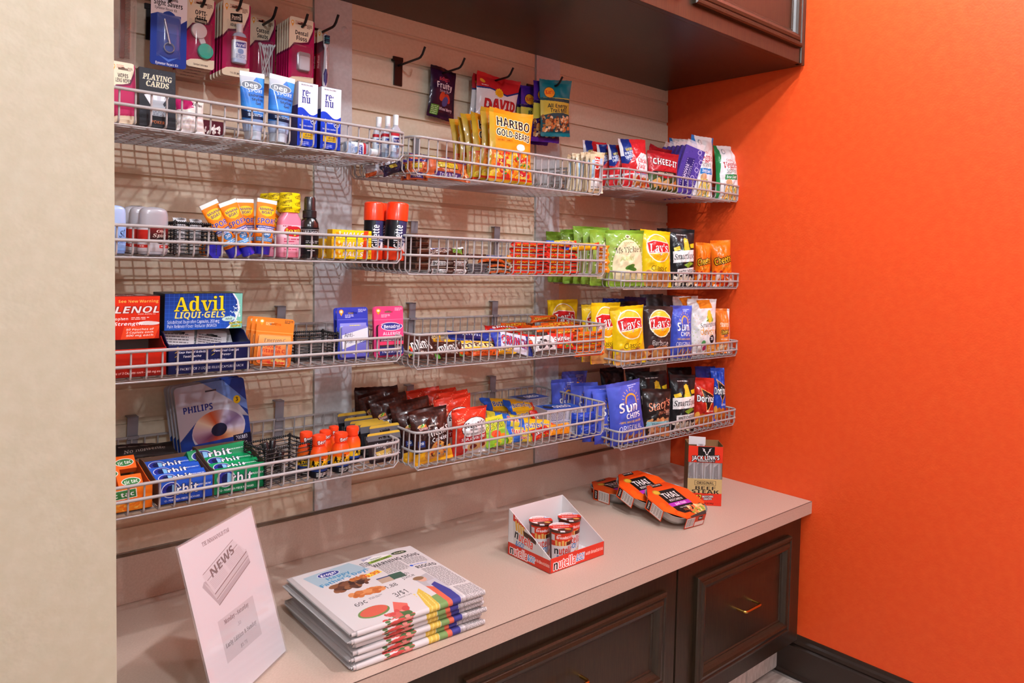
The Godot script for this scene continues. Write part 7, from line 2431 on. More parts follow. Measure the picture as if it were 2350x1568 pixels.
	put("bar", "nougat_side", [1.0745, 1.3289, 0.295], [0, 0, 0], [0.1052, 0.0177, 0.022], 124, "nougat_bar", "lowest nougat chocolate bar with barcode side showing", "chocolate bar", "brown nougat bars with barcodes")
	put("bar", "foil_grey", [1.1674, 1.3507, 0.29], [0, 0, 0], [0.067, 0.0067, 0.03], 125, "grey_bar", "thin grey foil sided chocolate bar, top of its pile", "chocolate bar", "thin grey sided chocolate bars")
	put("bar", "foil_grey", [1.1683, 1.3446, 0.29], [0, 0, 0], [0.0656, 0.0067, 0.03], 126, "grey_bar", "thin grey foil sided chocolate bar, second of its pile", "chocolate bar", "thin grey sided chocolate bars")
	put("bar", "foil_grey", [1.1692, 1.3385, 0.29], [0, 0, 0], [0.0642, 0.0067, 0.03], 127, "grey_bar", "thin grey foil sided chocolate bar, third of its pile", "chocolate bar", "thin grey sided chocolate bars")
	put("bar", "foil_grey", [1.1701, 1.3323, 0.29], [0, 0, 0], [0.0628, 0.0067, 0.03], 128, "grey_bar", "thin grey foil sided chocolate bar, lowest of its pile", "chocolate bar", "thin grey sided chocolate bars")
	put("bar", "peanut_wrap", [1.2294, 1.3577, 0.28], [0, -12, 0], [0.0969, 0.0175, 0.03], 129, "candy_bar", "orange striped dark candy bar on top of the middle pile", "candy bar", "mixed candy bars in the second-row middle basket")
	put("bar", "peanut_wrap", [1.2389, 1.3468, 0.293], [0, -12, 0], [0.0786, 0.0131, 0.03], 130, "candy_bar", "orange striped dark candy bar in the middle of its pile", "candy bar", "mixed candy bars in the second-row middle basket")
	put("bar", "peanut_wrap", [1.2432, 1.3308, 0.293], [0, -12, 0], [0.0789, 0.0134, 0.03], 131, "candy_bar", "orange striped dark candy bar at the bottom of its pile", "candy bar", "mixed candy bars in the second-row middle basket")
	put("bar", "choc_dark_end", [1.2093, 1.3674, 0.24], [0, -12, 0], [0.0664, 0.0153, 0.03], 132, "candy_bar", "brown candy bar lying behind the thin grey bars", "candy bar", "mixed candy bars in the second-row middle basket")
	put("bar", "coconut_bar", [1.2989, 1.3676, 0.2], [0, -12, 0], [0.0551, 0.0123, 0.03], 133, "candy_bar", "blue candy bar lying at the back of the second-row middle basket", "candy bar", "mixed candy bars in the second-row middle basket")
	put("bar", "orange_candy", [1.3382, 1.3619, 0.25], [0, -12, 0], [0.0764, 0.0199, 0.03], 134, "candy_bar", "yellow and orange candy packet before the red bars", "candy bar", "mixed candy bars in the second-row middle basket")
	put("bar", "red_bar", [1.3416, 1.3286, 0.29], [0, 0, 0], [0.1264, 0.013, 0.035], 135, "red_candy_bar", "red wrapped candy bar, lowest in the left red stack", "candy bar", "red candy bars in two stacks")
	put("bar", "red_bar", [1.356, 1.3435, 0.278], [0, 0, 0], [0.1253, 0.0131, 0.035], 136, "red_candy_bar", "red wrapped candy bar, second lowest in the left red stack", "candy bar", "red candy bars in two stacks")
	put("bar", "red_bar", [1.3506, 1.3587, 0.284], [0, 0, 0], [0.1293, 0.0131, 0.035], 137, "red_candy_bar", "red wrapped candy bar, third from bottom in the left red stack", "candy bar", "red candy bars in two stacks")
	put("bar", "red_bar", [1.342, 1.3738, 0.29], [0, 0, 0], [0.1269, 0.013, 0.035], 138, "red_candy_bar", "red wrapped candy bar, fourth from bottom in the left red stack", "candy bar", "red candy bars in two stacks")
	put("bar", "red_bar", [1.3532, 1.389, 0.278], [0, 0, 0], [0.1324, 0.0131, 0.035], 139, "red_candy_bar", "red wrapped candy bar, fifth from bottom in the left red stack", "candy bar", "red candy bars in two stacks")
	put("bar", "red_bar", [1.3479, 1.4041, 0.284], [0, 0, 0], [0.1234, 0.0131, 0.035], 140, "red_candy_bar", "red wrapped candy bar, topmost in the left red stack", "candy bar", "red candy bars in two stacks")
	put("bar", "red_bar", [1.4674, 1.3295, 0.29], [0, 0, 0], [0.1294, 0.0136, 0.035], 141, "red_candy_bar", "red wrapped candy bar, lowest in the right red stack", "candy bar", "red candy bars in two stacks")
	put("bar", "red_bar", [1.4831, 1.345, 0.278], [0, 0, 0], [0.1282, 0.0137, 0.035], 142, "red_candy_bar", "red wrapped candy bar, second lowest in the right red stack", "candy bar", "red candy bars in two stacks")
	put("bar", "red_bar", [1.4772, 1.3609, 0.284], [0, 0, 0], [0.1325, 0.0136, 0.035], 143, "red_candy_bar", "red wrapped candy bar, third from bottom in the right red stack", "candy bar", "red candy bars in two stacks")
	put("bar", "red_bar", [1.4678, 1.3766, 0.29], [0, 0, 0], [0.1299, 0.0136, 0.035], 144, "red_candy_bar", "red wrapped candy bar, fourth from bottom in the right red stack", "candy bar", "red candy bars in two stacks")
	put("bar", "red_bar", [1.48, 1.3925, 0.278], [0, 0, 0], [0.1358, 0.0137, 0.035], 145, "red_candy_bar", "red wrapped candy bar, fifth from bottom in the right red stack", "candy bar", "red candy bars in two stacks")
	put("bar", "red_bar", [1.4742, 1.4082, 0.284], [0, 0, 0], [0.1261, 0.0136, 0.035], 146, "red_candy_bar", "red wrapped candy bar, topmost in the right red stack", "candy bar", "red candy bars in two stacks")
	put("bar", "orange_candy", [1.6407, 1.4006, 0.285], [-15, 0, 0], [0.0407, 0.0192, 0.03], 147, "orange_packet", "orange candy packet at the right end of the red stacks, topmost", "candy bar", "orange packets beside the red stacks")
	put("bar", "orange_candy", [1.6551, 1.3804, 0.273], [-15, 0, 0], [0.0411, 0.0194, 0.03], 148, "orange_packet", "orange candy packet at the right end of the red stacks, second down", "candy bar", "orange packets beside the red stacks")
	put("bar", "orange_candy", [1.6426, 1.36, 0.285], [-15, 0, 0], [0.0408, 0.0193, 0.03], 149, "orange_packet", "orange candy packet at the right end of the red stacks, third down", "candy bar", "orange packets beside the red stacks")
	put("bar", "orange_candy", [1.657, 1.3395, 0.273], [-15, 0, 0], [0.0411, 0.0194, 0.03], 150, "orange_packet", "orange candy packet at the right end of the red stacks, lowest", "candy bar", "orange packets beside the red stacks")
	put("bar", "toffee_bar", [1.5127, 1.4095, 0.25], [0, -35, 0], [0.1159, 0.0208, 0.025], 151, "yellow_bar", "yellow candy bar lying on top of the red stacks, rear one", "candy bar", "yellow bars on the red stacks")
	put("bar", "toffee_bar", [1.5559, 1.4008, 0.28], [0, -35, 0], [0.1511, 0.0241, 0.025], 152, "yellow_bar", "yellow candy bar lying on top of the red stacks, front one", "candy bar", "yellow bars on the red stacks")
	put("bag", "kettle_green", [1.7519, 1.2983, 0.28], [-22, -5, 1.5619], [0.1302, 0.1698, 0.0448], 153, "green_chip_bag", "green and cream kettle chip bag, frontmost in the second-row right basket", "chip bag", "green kettle chip bags")
	put("bag", "kettle_green", [1.7179, 1.2991, 0.243], [-22, -5, 1.3352], [0.1245, 0.1696, 0.0448], 154, "green_chip_bag", "green and cream kettle chip bag, second from front in the second-row right basket", "chip bag", "green kettle chip bags")
	put("bag", "kettle_green", [1.7121, 1.2998, 0.21], [-22, -5, -1.9059], [0.1239, 0.1708, 0.0448], 155, "green_chip_bag", "green and cream kettle chip bag, third from front in the second-row right basket", "chip bag", "green kettle chip bags")
	put("bag", "kettle_green", [1.7142, 1.3005, 0.175], [-22, -5, -0.8441], [0.1221, 0.1799, 0.0448], 156, "green_chip_bag", "green and cream kettle chip bag, fourth from front in the second-row right basket", "chip bag", "green kettle chip bags")
	put("bag", "kettle_green", [1.7058, 1.3014, 0.135], [-22, -5, 2.1234], [0.1173, 0.1698, 0.0448], 157, "green_chip_bag", "green and cream kettle chip bag, fifth from front in the second-row right basket", "chip bag", "green kettle chip bags")
	put("bag", "kettle_green", [1.6883, 1.3024, 0.085], [-22, -5, 0.2969], [0.1156, 0.1619, 0.0448], 158, "green_chip_bag", "green and cream kettle chip bag, rearmost in the second-row right basket", "chip bag", "green kettle chip bags")
	put("bag", "potato_yellow", [1.8877, 1.2982, 0.288], [-20, -3, -2.2], [0.118, 0.1775, 0.056], 159, "yellow_chip_bag", "yellow potato chip bag standing upright between green and black bags", "chip bag", "")
	put("bag", "popcorn_black", [2.0405, 1.2984, 0.278], [-22, -3, -1.73], [0.0927, 0.1899, 0.0504], 160, "black_popcorn_bag", "black popcorn bag in the second-row right basket, front one", "popcorn bag", "black popcorn bags of the second row")
	put("bag", "popcorn_black", [2.1514, 1.3004, 0.18], [-15, -5, 2.1304], [0.1361, 0.1971, 0.0448], 161, "black_popcorn_bag", "black popcorn bag behind the front one in the second-row right basket", "popcorn bag", "black popcorn bags of the second row")
	put("bag", "dark_bag", [1.965, 1.3002, 0.19], [-15, -5, -0.819], [0.1093, 0.1828, 0.0448], 162, "black_bag", "plain black bag edge behind the upright yellow chip bag", "snack bag", "")
	put("bag", "cheese_curls", [2.1379, 1.2981, 0.29], [-35, -4, -1.9193], [0.0551, 0.1474, 0.0504], 163, "cheese_snack_bag", "orange cheese snack bag left of two in the second-row right basket", "snack bag", "orange cheese snack bags")
	put("bag", "cheese_curls", [2.269, 1.2982, 0.285], [-28, -4, 4.3136], [0.0791, 0.1604, 0.056], 164, "cheese_snack_bag", "orange cheese snack bag nearest the orange wall in the second row", "snack bag", "orange cheese snack bags")
	put("bag", "potato_yellow", [1.7739, 1.0623, 0.29], [-18, -5, 4.5809], [0.1178, 0.1764, 0.056], 165, "yellow_chip_bag", "yellow potato chip bag in the third-row right basket, frontmost, bulging over the rail", "chip bag", "yellow potato chip bags of the third row")
	put("bag", "potato_yellow", [1.7073, 1.0633, 0.25], [-18, -5, 1.2791], [0.1046, 0.1842, 0.0392], 166, "yellow_chip_bag", "yellow potato chip bag in the third-row right basket, second from front", "chip bag", "yellow potato chip bags of the third row")
	put("bag", "potato_yellow", [1.7072, 1.0644, 0.21], [-18, -5, 0.8626], [0.0957, 0.1746, 0.0392], 167, "yellow_chip_bag", "yellow potato chip bag in the third-row right basket, third from front", "chip bag", "yellow potato chip bags of the third row")
	put("bag", "potato_yellow", [1.6882, 1.0675, 0.09], [-18, -5, 2.014], [0.1136, 0.18, 0.0392], 168, "yellow_chip_bag", "yellow potato chip bag in the third-row right basket, alone at the far back left", "chip bag", "yellow potato chip bags of the third row")
	put("bag", "potato_bbq", [1.9199, 1.0626, 0.278], [-18, -4, -1.3816], [0.1063, 0.1722, 0.056], 169, "brown_chip_bag", "dark brown barbecue potato chip bag in the third-row right basket", "chip bag", "")
	put("bag", "grain_blue", [2.0431, 1.0625, 0.283], [-28, -4, 0.8266], [0.082, 0.1719, 0.0504], 170, "grain_chip_bag", "blue whole grain chip bag leaning in the third-row right basket", "chip bag", "")
	put("bag", "popcorn_white", [2.1772, 1.0628, 0.272], [-22, -3, -0.0583], [0.1108, 0.1913, 0.056], 171, "white_popcorn_bag", "white popcorn bag with yellow corn ear, third-row right basket, front", "popcorn bag", "white popcorn bags")
	put("bag", "popcorn_white", [2.1812, 1.0642, 0.215], [-20, -5, 2.1884], [0.1096, 0.1959, 0.0448], 172, "white_popcorn_bag", "white popcorn bag mostly hidden behind the front white one", "popcorn bag", "white popcorn bags")
	put("bag", "puffs_orange", [2.2876, 1.0625, 0.282], [-32, -3, -0.5056], [0.0515, 0.1568, 0.0504], 173, "puff_bag", "orange and white cheese puff bag against the orange wall, third row", "snack bag", "")
	put("bag", "grey_bag", [2.1808, 1.0657, 0.16], [-15, -6, -2.0581], [0.1006, 0.195, 0.0392], 174, "grey_back_bag", "grey foil bag top rising behind the blue chip bag", "snack bag", "dark bags at the back of the third row")
	put("bag", "dark_bag", [1.8911, 1.0646, 0.2], [-15, -6, 1.0359], [0.0931, 0.1813, 0.0392], 175, "black_back_bag", "plain black bag behind the yellow and brown chip bags", "snack bag", "dark bags at the back of the third row")
	put("bag", "grey_bag", [2.1484, 1.0673, 0.1], [-15, -6, 1.7912], [0.1001, 0.1946, 0.0392], 176, "grey_back_bag", "grey foil bag at the back of the third-row right basket", "snack bag", "dark bags at the back of the third row")
	put("bag", "navy_bag", [2.0025, 1.0665, 0.13], [-15, -6, -1.4975], [0.0963, 0.1884, 0.0392], 177, "blue_back_bag", "navy blue bag behind the plain black bag", "snack bag", "dark bags at the back of the third row")
	put("bag", "navy_bag", [1.8978, 1.0667, 0.12], [-15, -6, -1.4053], [0.0867, 0.1839, 0.0392], 178, "blue_back_bag", "navy blue bag at the back, left of the black bag", "snack bag", "dark bags at the back of the third row")
	put("bag", "grain_blue", [1.7794, 0.8183, 0.29], [-14, -5, 5.8596], [0.1359, 0.1901, 0.0504], 179, "grain_chip_bag", "blue whole grain chip bag in the bottom-row right basket, frontmost", "chip bag", "blue chip bags of the bottom row")
	put("bag", "grain_blue", [1.7317, 0.8193, 0.252], [-14, -5, 2.9261], [0.1033, 0.1636, 0.0381], 180, "grain_chip_bag", "blue whole grain chip bag in the bottom-row right basket, second from front", "chip bag", "blue chip bags of the bottom row")
	put("bag", "grain_blue", [1.7114, 0.8202, 0.218], [-14, -5, -0.0983], [0.0975, 0.1705, 0.0381], 181, "grain_chip_bag", "blue whole grain chip bag in the bottom-row right basket, third from front", "chip bag", "blue chip bags of the bottom row")
	put("bag", "grain_blue", [1.6927, 0.8212, 0.18], [-14, -5, -0.3854], [0.0962, 0.1742, 0.0381], 182, "grain_chip_bag", "blue whole grain chip bag in the bottom-row right basket, fourth from front", "chip bag", "blue chip bags of the bottom row")
	put("bag", "grain_blue", [1.6663, 0.8225, 0.13], [-14, -5, 2.1976], [0.0969, 0.181, 0.0381], 183, "grain_chip_bag", "blue whole grain chip bag in the bottom-row right basket, fifth from front", "chip bag", "blue chip bags of the bottom row")
	put("bag", "grain_blue", [1.7766, 0.8243, 0.06], [-14, -5, -0.1809], [0.0971, 0.1841, 0.0381], 184, "grain_chip_bag", "blue whole grain chip bag in the bottom-row right basket, rearmost", "chip bag", "blue chip bags of the bottom row")
	put("bag", "pita_black", [1.9239, 0.8185, 0.28], [-18, -4, -2.151], [0.11, 0.1514, 0.056], 185, "pita_bag", "black pita chip bag with copper script, bottom-row right basket", "chip bag", "")
	put("bag", "popcorn_black", [2.0589, 0.8185, 0.282], [-22, -4, -2.2648], [0.1016, 0.1845, 0.056], 186, "black_popcorn_bag", "black popcorn bag with corn ear, front one in the bottom row", "popcorn bag", "black popcorn bags of the bottom row")
	put("bag", "popcorn_black", [2.0124, 0.8204, 0.21], [-16, -5, 1.9615], [0.1239, 0.1878, 0.0448], 187, "black_popcorn_bag", "black popcorn bag behind the pita chip bag", "popcorn bag", "black popcorn bags of the bottom row")
	put("bag", "tortilla_red", [2.1772, 0.8184, 0.284], [-28, -4, -3.2407], [0.0832, 0.1649, 0.056], 188, "tortilla_bag", "red tortilla chip bag in the bottom-row right basket", "chip bag", "")
	put("bag", "tortilla_blue", [2.2901, 0.8187, 0.275], [-32, -4, 0.3582], [0.0507, 0.1887, 0.0504], 189, "blue_tortilla_bag", "blue tortilla chip bag behind the red one near the orange wall", "chip bag", "")
	put("bag", "dark_bag", [1.9425, 0.8233, 0.1], [-15, -6, 1.6637], [0.1042, 0.1899, 0.0392], 190, "black_back_bag", "plain black bag at the back left of the bottom-row right basket", "snack bag", "dark bags at the back of the bottom row")
	put("bag", "dark_bag", [2.0281, 0.8222, 0.14], [-15, -6, 1.2131], [0.0971, 0.1864, 0.0392], 191, "black_back_bag", "plain black bag at the back, behind the popcorn bag", "snack bag", "dark bags at the back of the bottom row")
	put("bag", "navy_bag", [2.2923, 0.82, 0.225], [-15, -6, -1.9763], [0.1064, 0.1867, 0.0392], 192, "blue_back_bag", "navy blue bag at the back behind the red tortilla chips", "snack bag", "dark bags at the back of the bottom row")
	put("bag", "dark_bag", [2.2811, 0.8227, 0.12], [-15, -6, -0.7038], [0.1071, 0.1687, 0.0392], 193, "black_back_bag", "plain black bag at the back behind the front popcorn bag", "snack bag", "dark bags at the back of the bottom row")
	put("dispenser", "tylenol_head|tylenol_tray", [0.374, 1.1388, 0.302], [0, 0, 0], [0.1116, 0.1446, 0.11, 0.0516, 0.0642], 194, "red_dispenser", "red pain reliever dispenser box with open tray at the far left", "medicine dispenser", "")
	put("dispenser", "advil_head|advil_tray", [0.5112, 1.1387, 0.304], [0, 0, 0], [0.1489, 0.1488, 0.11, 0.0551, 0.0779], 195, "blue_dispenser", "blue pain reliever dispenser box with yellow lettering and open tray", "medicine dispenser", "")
	put("card", "pill_packet", [0.4632, 1.1507, 0.262], [0, -14, -6], [0.058, 0.075, 0], 196, "pill_packet", "grey pill packet in the blue dispenser's tray, leftmost", "pill packet", "grey pill packets in the blue dispenser")
	put("card", "pill_packet", [0.4932, 1.1507, 0.25], [0, -18, 9], [0.058, 0.072, 0], 197, "pill_packet", "grey pill packet in the blue dispenser's tray, second from left", "pill packet", "grey pill packets in the blue dispenser")
	put("card", "pill_packet", [0.5232, 1.1507, 0.262], [0, -22, -12], [0.058, 0.069, 0], 198, "pill_packet", "grey pill packet in the blue dispenser's tray, third from left", "pill packet", "grey pill packets in the blue dispenser")
	put("card", "pill_packet", [0.5532, 1.1507, 0.25], [0, -26, 5], [0.058, 0.066, 0], 199, "pill_packet", "grey pill packet in the blue dispenser's tray, rightmost", "pill packet", "grey pill packets in the blue dispenser")
	put("card", "vitamin_card", [0.6387, 1.1383, 0.29], [-14, -10, -6], [0.0745, 0.0988, 2], 200, "vitamin_card", "orange vitamin card standing in the third-row left basket, frontmost", "vitamin card", "orange vitamin cards")
	put("card", "vitamin_card", [0.6389, 1.1389, 0.266], [-14, -10, -6], [0.0756, 0.0973, 2], 201, "vitamin_card", "orange vitamin card standing in the third-row left basket, second from front", "vitamin card", "orange vitamin cards")
	put("card", "vitamin_card", [0.6389, 1.1395, 0.242], [-14, -10, -6], [0.0767, 0.0957, 2], 202, "vitamin_card", "orange vitamin card standing in the third-row left basket, rearmost", "vitamin card", "orange vitamin cards")
	put("minibasket", "", [0.7479, 1.1397, 0.235], [0, 0, 0], [0.0988, 0.0559, 0.07], 203, "small_basket", "small empty black wire basket between vitamin cards and blue cards", "small basket", "small black wire baskets")
	put("card", "stomach_card", [0.835, 1.1387, 0.275], [0, -6, 0], [0.0775, 0.1151, 2], 204, "stomach_card", "blue and lilac stomach tablet card, front of two", "tablet card", "blue stomach tablet cards")
	put("card", "stomach_card", [0.8404, 1.1393, 0.251], [0, -6, 0], [0.0782, 0.112, 2], 205, "stomach_card", "blue stomach tablet card showing behind the front one", "tablet card", "blue stomach tablet cards")
	put("card", "allergy_card", [0.9227, 1.1385, 0.282], [0, -4, 0], [0.078, 0.1164, 2], 206, "allergy_card", "pink allergy tablet card, front of two at the basket's right end", "tablet card", "pink allergy tablet cards")
	put("card", "allergy_card", [0.9349, 1.1392, 0.256], [0, -4, 0], [0.0786, 0.1127, 2], 207, "allergy_card", "pink allergy tablet card showing behind the front one", "tablet card", "pink allergy tablet cards")
	put("bar", "choc_candy", [1.0105, 1.126, 0.3], [0, -50, -10], [0.0898, 0.0893, 0.02], 208, "brown_candy_pack", "brown chocolate candy pack slumped at the left corner of the basket", "candy pack", "candy packs heaped in the third-row middle basket")
	put("bar", "choc_candy", [1.0948, 1.1264, 0.285], [0, -45, -5], [0.0915, 0.0484, 0.02], 209, "brown_candy_pack", "brown chocolate candy pack lying under the orange pack", "candy pack", "candy packs heaped in the third-row middle basket")
	put("bar", "choc_candy", [1.0791, 1.1371, 0.2], [0, -60, 0], [0.0781, 0.0383, 0.02], 210, "brown_candy_pack", "brown chocolate candy pack at the back left of the heap", "candy pack", "candy packs heaped in the third-row middle basket")
	put("bar", "pieces_candy", [1.1218, 1.1312, 0.22], [0, -60, -6], [0.0891, 0.0383, 0.02], 211, "orange_candy_pack", "orange candy pack lying left of the yellow packs", "candy pack", "candy packs heaped in the third-row middle basket")
	put("bar", "pieces_candy", [1.1513, 1.1264, 0.285], [0, -50, -6], [0.0803, 0.0228, 0.02], 212, "orange_candy_pack", "orange candy pack under the long yellow pack", "candy pack", "candy packs heaped in the third-row middle basket")
	put("bar", "pieces_candy", [1.1889, 1.1259, 0.305], [0, -40, -4], [0.084, 0.0232, 0.02], 213, "orange_candy_pack", "orange candy pack lowest at the front of the heap", "candy pack", "candy packs heaped in the third-row middle basket")
	put("bar", "peanut_candy", [1.2177, 1.1269, 0.265], [0, -50, -8], [0.2056, 0.0417, 0.02], 214, "yellow_candy_pack", "long yellow peanut candy pack across the middle of the heap", "candy pack", "candy packs heaped in the third-row middle basket")
	put("bar", "peanut_candy", [1.2587, 1.126, 0.3], [0, -40, -4], [0.0734, 0.0194, 0.02], 215, "yellow_candy_pack", "yellow candy pack end at the front, below the long yellow one", "candy pack", "candy packs heaped in the third-row middle basket")
	put("bar", "peanut_candy", [1.1689, 1.1411, 0.12], [0, -45, 0], [0.0511, 0.0301, 0.02], 216, "yellow_candy_pack", "small yellow candy pack at the back left of the heap", "candy pack", "candy packs heaped in the third-row middle basket")
	put("bar", "coconut_bar", [1.2949, 1.1436, 0.15], [0, -55, -10], [0.1859, 0.0333, 0.02], 217, "blue_candy_bar", "dark blue candy bar at the back of the heap, upper one", "candy pack", "candy packs heaped in the third-row middle basket")
	put("bar", "coconut_bar", [1.2542, 1.1297, 0.2], [0, -50, -12], [0.1635, 0.0313, 0.02], 218, "blue_candy_bar", "dark blue candy bar below the upper one", "candy pack", "candy packs heaped in the third-row middle basket")
	put("bar", "crunch_bar", [1.3149, 1.1277, 0.235], [0, -45, -16], [0.1315, 0.0516, 0.02], 219, "crisp_bar", "red, white and blue crisped rice bar, rear one", "candy pack", "candy packs heaped in the third-row middle basket")
	put("bar", "crunch_bar", [1.3077, 1.1264, 0.285], [0, -40, -14], [0.1293, 0.0646, 0.02], 220, "crisp_bar", "red, white and blue crisped rice bar, front one", "candy pack", "candy packs heaped in the third-row middle basket")
	put("bar", "fruit_candy", [1.4544, 1.1276, 0.24], [0, -50, -8], [0.1357, 0.0483, 0.02], 221, "fruit_candy_pack", "red fruit candy pack with white script lying on top", "candy pack", "candy packs heaped in the third-row middle basket")
	put("bar", "fruit_candy", [1.4832, 1.1262, 0.295], [0, -35, -6], [0.0964, 0.0494, 0.02], 222, "fruit_candy_pack", "red fruit candy pack at the front right of the heap", "candy pack", "candy packs heaped in the third-row middle basket")
	put("bar", "fruit_candy", [1.4007, 1.1597, 0.14], [0, -55, -6], [0.1308, 0.0297, 0.02], 223, "fruit_candy_pack", "red candy pack at the back right of the heap", "candy pack", "candy packs heaped in the third-row middle basket")
	put("bar", "white_candy", [1.409, 1.126, 0.3], [0, -40, 0], [0.0797, 0.0478, 0.02], 224, "white_candy_pack", "white candy pack with black spots at the front of the heap", "candy pack", "candy packs heaped in the third-row middle basket")
	put("bar", "orange_bar", [1.5863, 1.0987, 0.29], [0, 0, 0], [0.1138, 0.0167, 0.03], 225, "orange_cup_pack", "orange peanut butter cup pack, lowest of the stack by the basket's right end", "candy pack", "orange peanut butter cup packs")
	put("bar", "orange_bar", [1.5937, 1.1161, 0.285], [0, 0, 0], [0.1127, 0.0168, 0.03], 226, "orange_cup_pack", "orange peanut butter cup pack, second lowest of the stack by the basket's right end", "candy pack", "orange peanut butter cup packs")
	put("bar", "orange_bar", [1.5875, 1.1354, 0.29], [0, 0, 0], [0.1164, 0.0167, 0.03], 227, "orange_cup_pack", "orange peanut butter cup pack, third up of the stack by the basket's right end", "candy pack", "orange peanut butter cup packs")
	put("bar", "orange_bar", [1.5924, 1.1531, 0.285], [0, 0, 0], [0.1102, 0.0167, 0.03], 228, "orange_cup_pack", "orange peanut butter cup pack, topmost of the stack by the basket's right end", "candy pack", "orange peanut butter cup packs")
	put("bar", "orange_bar", [1.5469, 1.1557, 0.25], [0, -20, 0], [0.1113, 0.0201, 0.028], 229, "orange_cup_pack", "orange peanut butter cup pack left of the stack, upper", "candy pack", "orange peanut butter cup packs")
	put("bar", "orange_bar", [1.5345, 1.1406, 0.26], [0, -20, 0], [0.0985, 0.0156, 0.028], 230, "orange_cup_pack", "orange peanut butter cup pack left of the stack, lower", "candy pack", "orange peanut butter cup packs")
	put("bar", "orange_bar", [1.5725, 1.1832, 0.12], [0, -10, 0], [0.1136, 0.0212, 0.028], 231, "orange_cup_pack", "orange peanut butter cup pack highest at the back", "candy pack", "orange peanut butter cup packs")
	put("bar", "orange_bar", [1.6288, 1.1649, 0.17], [0, -45, 0], [0.2008, 0.0288, 0.028], 232, "orange_cup_pack", "orange peanut butter cup pack lying flat behind the stack, rear", "candy pack", "orange peanut butter cup packs")
	put("bar", "orange_bar", [1.5293, 1.1654, 0.21], [0, -45, 0], [0.1575, 0.0238, 0.028], 233, "orange_cup_pack", "orange peanut butter cup pack lying flat behind the stack, front", "candy pack", "orange peanut butter cup packs")
	put("bar", "orange_bar", [1.4793, 1.1644, 0.12], [0, -40, 0], [0.1418, 0.0261, 0.028], 234, "orange_cup_pack", "orange peanut butter cup pack at the back, farthest left", "candy pack", "orange peanut butter cup packs")
	put("bag", "cookie_bag", [1.0509, 0.8782, 0.292], [-6, -7, 5.036], [0.105, 0.1277, 0.056], 235, "cookie_bag", "brown and yellow candy cookie bag in the bottom-row middle basket, frontmost", "cookie bag", "brown cookie bags")
	put("bag", "cookie_bag", [1.0398, 0.8791, 0.26], [-6, -7, 6.9112], [0.1036, 0.1221, 0.0381], 236, "cookie_bag", "brown and yellow candy cookie bag in the bottom-row middle basket, second from front", "cookie bag", "brown cookie bags")
	put("bag", "cookie_bag", [1.0465, 0.8801, 0.222], [-6, -7, 6.2445], [0.1126, 0.1375, 0.0381], 237, "cookie_bag", "brown and yellow candy cookie bag in the bottom-row middle basket, third from front", "cookie bag", "brown cookie bags")
	put("bag", "cookie_bag", [1.019, 0.8812, 0.178], [-6, -7, 9.5412], [0.1008, 0.1432, 0.0381], 238, "cookie_bag", "brown and yellow candy cookie bag in the bottom-row middle basket, fourth from front", "cookie bag", "brown cookie bags")
	put("bag", "cookie_bag", [1.0186, 0.8825, 0.13], [-6, -7, 9.3583], [0.1174, 0.1488, 0.0381], 239, "cookie_bag", "brown and yellow candy cookie bag in the bottom-row middle basket, fifth from front", "cookie bag", "brown cookie bags")
	put("bag", "cookie_bag", [1.0088, 0.8838, 0.08], [-6, -7, -1.8912], [0.1093, 0.1458, 0.0381], 240, "cookie_bag", "brown and yellow candy cookie bag in the bottom-row middle basket, rearmost", "cookie bag", "brown cookie bags")
	put("bag", "jam_cookies", [1.1669, 0.8784, 0.285], [-8, -7, 2.129], [0.1081, 0.1154, 0.0504], 241, "strawberry_cookie_bag", "red and white strawberry cookie bag in the bottom-row middle basket, frontmost", "cookie bag", "red strawberry cookie bags")
	put("bag", "jam_cookies", [1.1597, 0.8795, 0.243], [-8, -7, 7.1156], [0.1029, 0.1381, 0.0381], 242, "strawberry_cookie_bag", "red and white strawberry cookie bag in the bottom-row middle basket, second from front", "cookie bag", "red strawberry cookie bags")
	put("bag", "jam_cookies", [1.1896, 0.8806, 0.2], [-8, -7, 4.3258], [0.0904, 0.1394, 0.0381], 243, "strawberry_cookie_bag", "red and white strawberry cookie bag in the bottom-row middle basket, third from front", "cookie bag", "red strawberry cookie bags")
	put("bag", "jam_cookies", [1.1753, 0.8816, 0.165], [-8, -7, 3.8004], [0.0922, 0.1395, 0.0381], 244, "strawberry_cookie_bag", "red and white strawberry cookie bag in the bottom-row middle basket, fourth from front", "cookie bag", "red strawberry cookie bags")
	put("bag", "jam_cookies", [1.1512, 0.8827, 0.12], [-8, -7, 4.241], [0.0998, 0.1361, 0.0381], 245, "strawberry_cookie_bag", "red and white strawberry cookie bag in the bottom-row middle basket, rearmost", "cookie bag", "red strawberry cookie bags")
	put("bag", "sour_candy", [1.2539, 0.8891, 0.298], [0, -30, 4], [0.0914, 0.0781, 0.02], 246, "green_candy_bag", "lime green and yellow sour candy bag at the front of the heap", "candy pack", "candy packs heaped in the bottom-row middle basket")
	put("bag", "sour_candy", [1.2816, 0.8903, 0.25], [0, -40, 0], [0.0697, 0.0452, 0.02], 247, "green_candy_bag", "yellow topped sour candy bag behind the lime green one", "candy pack", "candy packs heaped in the bottom-row middle basket")
	put("bar", "ruth_bar", [1.3432, 0.9145, 0.235], [0, -50, -14], [0.1296, 0.0507, 0.02], 248, "blue_yellow_bar", "yellow and blue candy bar lying across the heap, upper one", "candy pack", "candy packs heaped in the bottom-row middle basket")
	put("bar", "ruth_bar", [1.3287, 0.8901, 0.27], [0, -45, -10], [0.1321, 0.0423, 0.02], 249, "blue_yellow_bar", "yellow and blue candy bar lying across the heap, lower one", "candy pack", "candy packs heaped in the bottom-row middle basket")
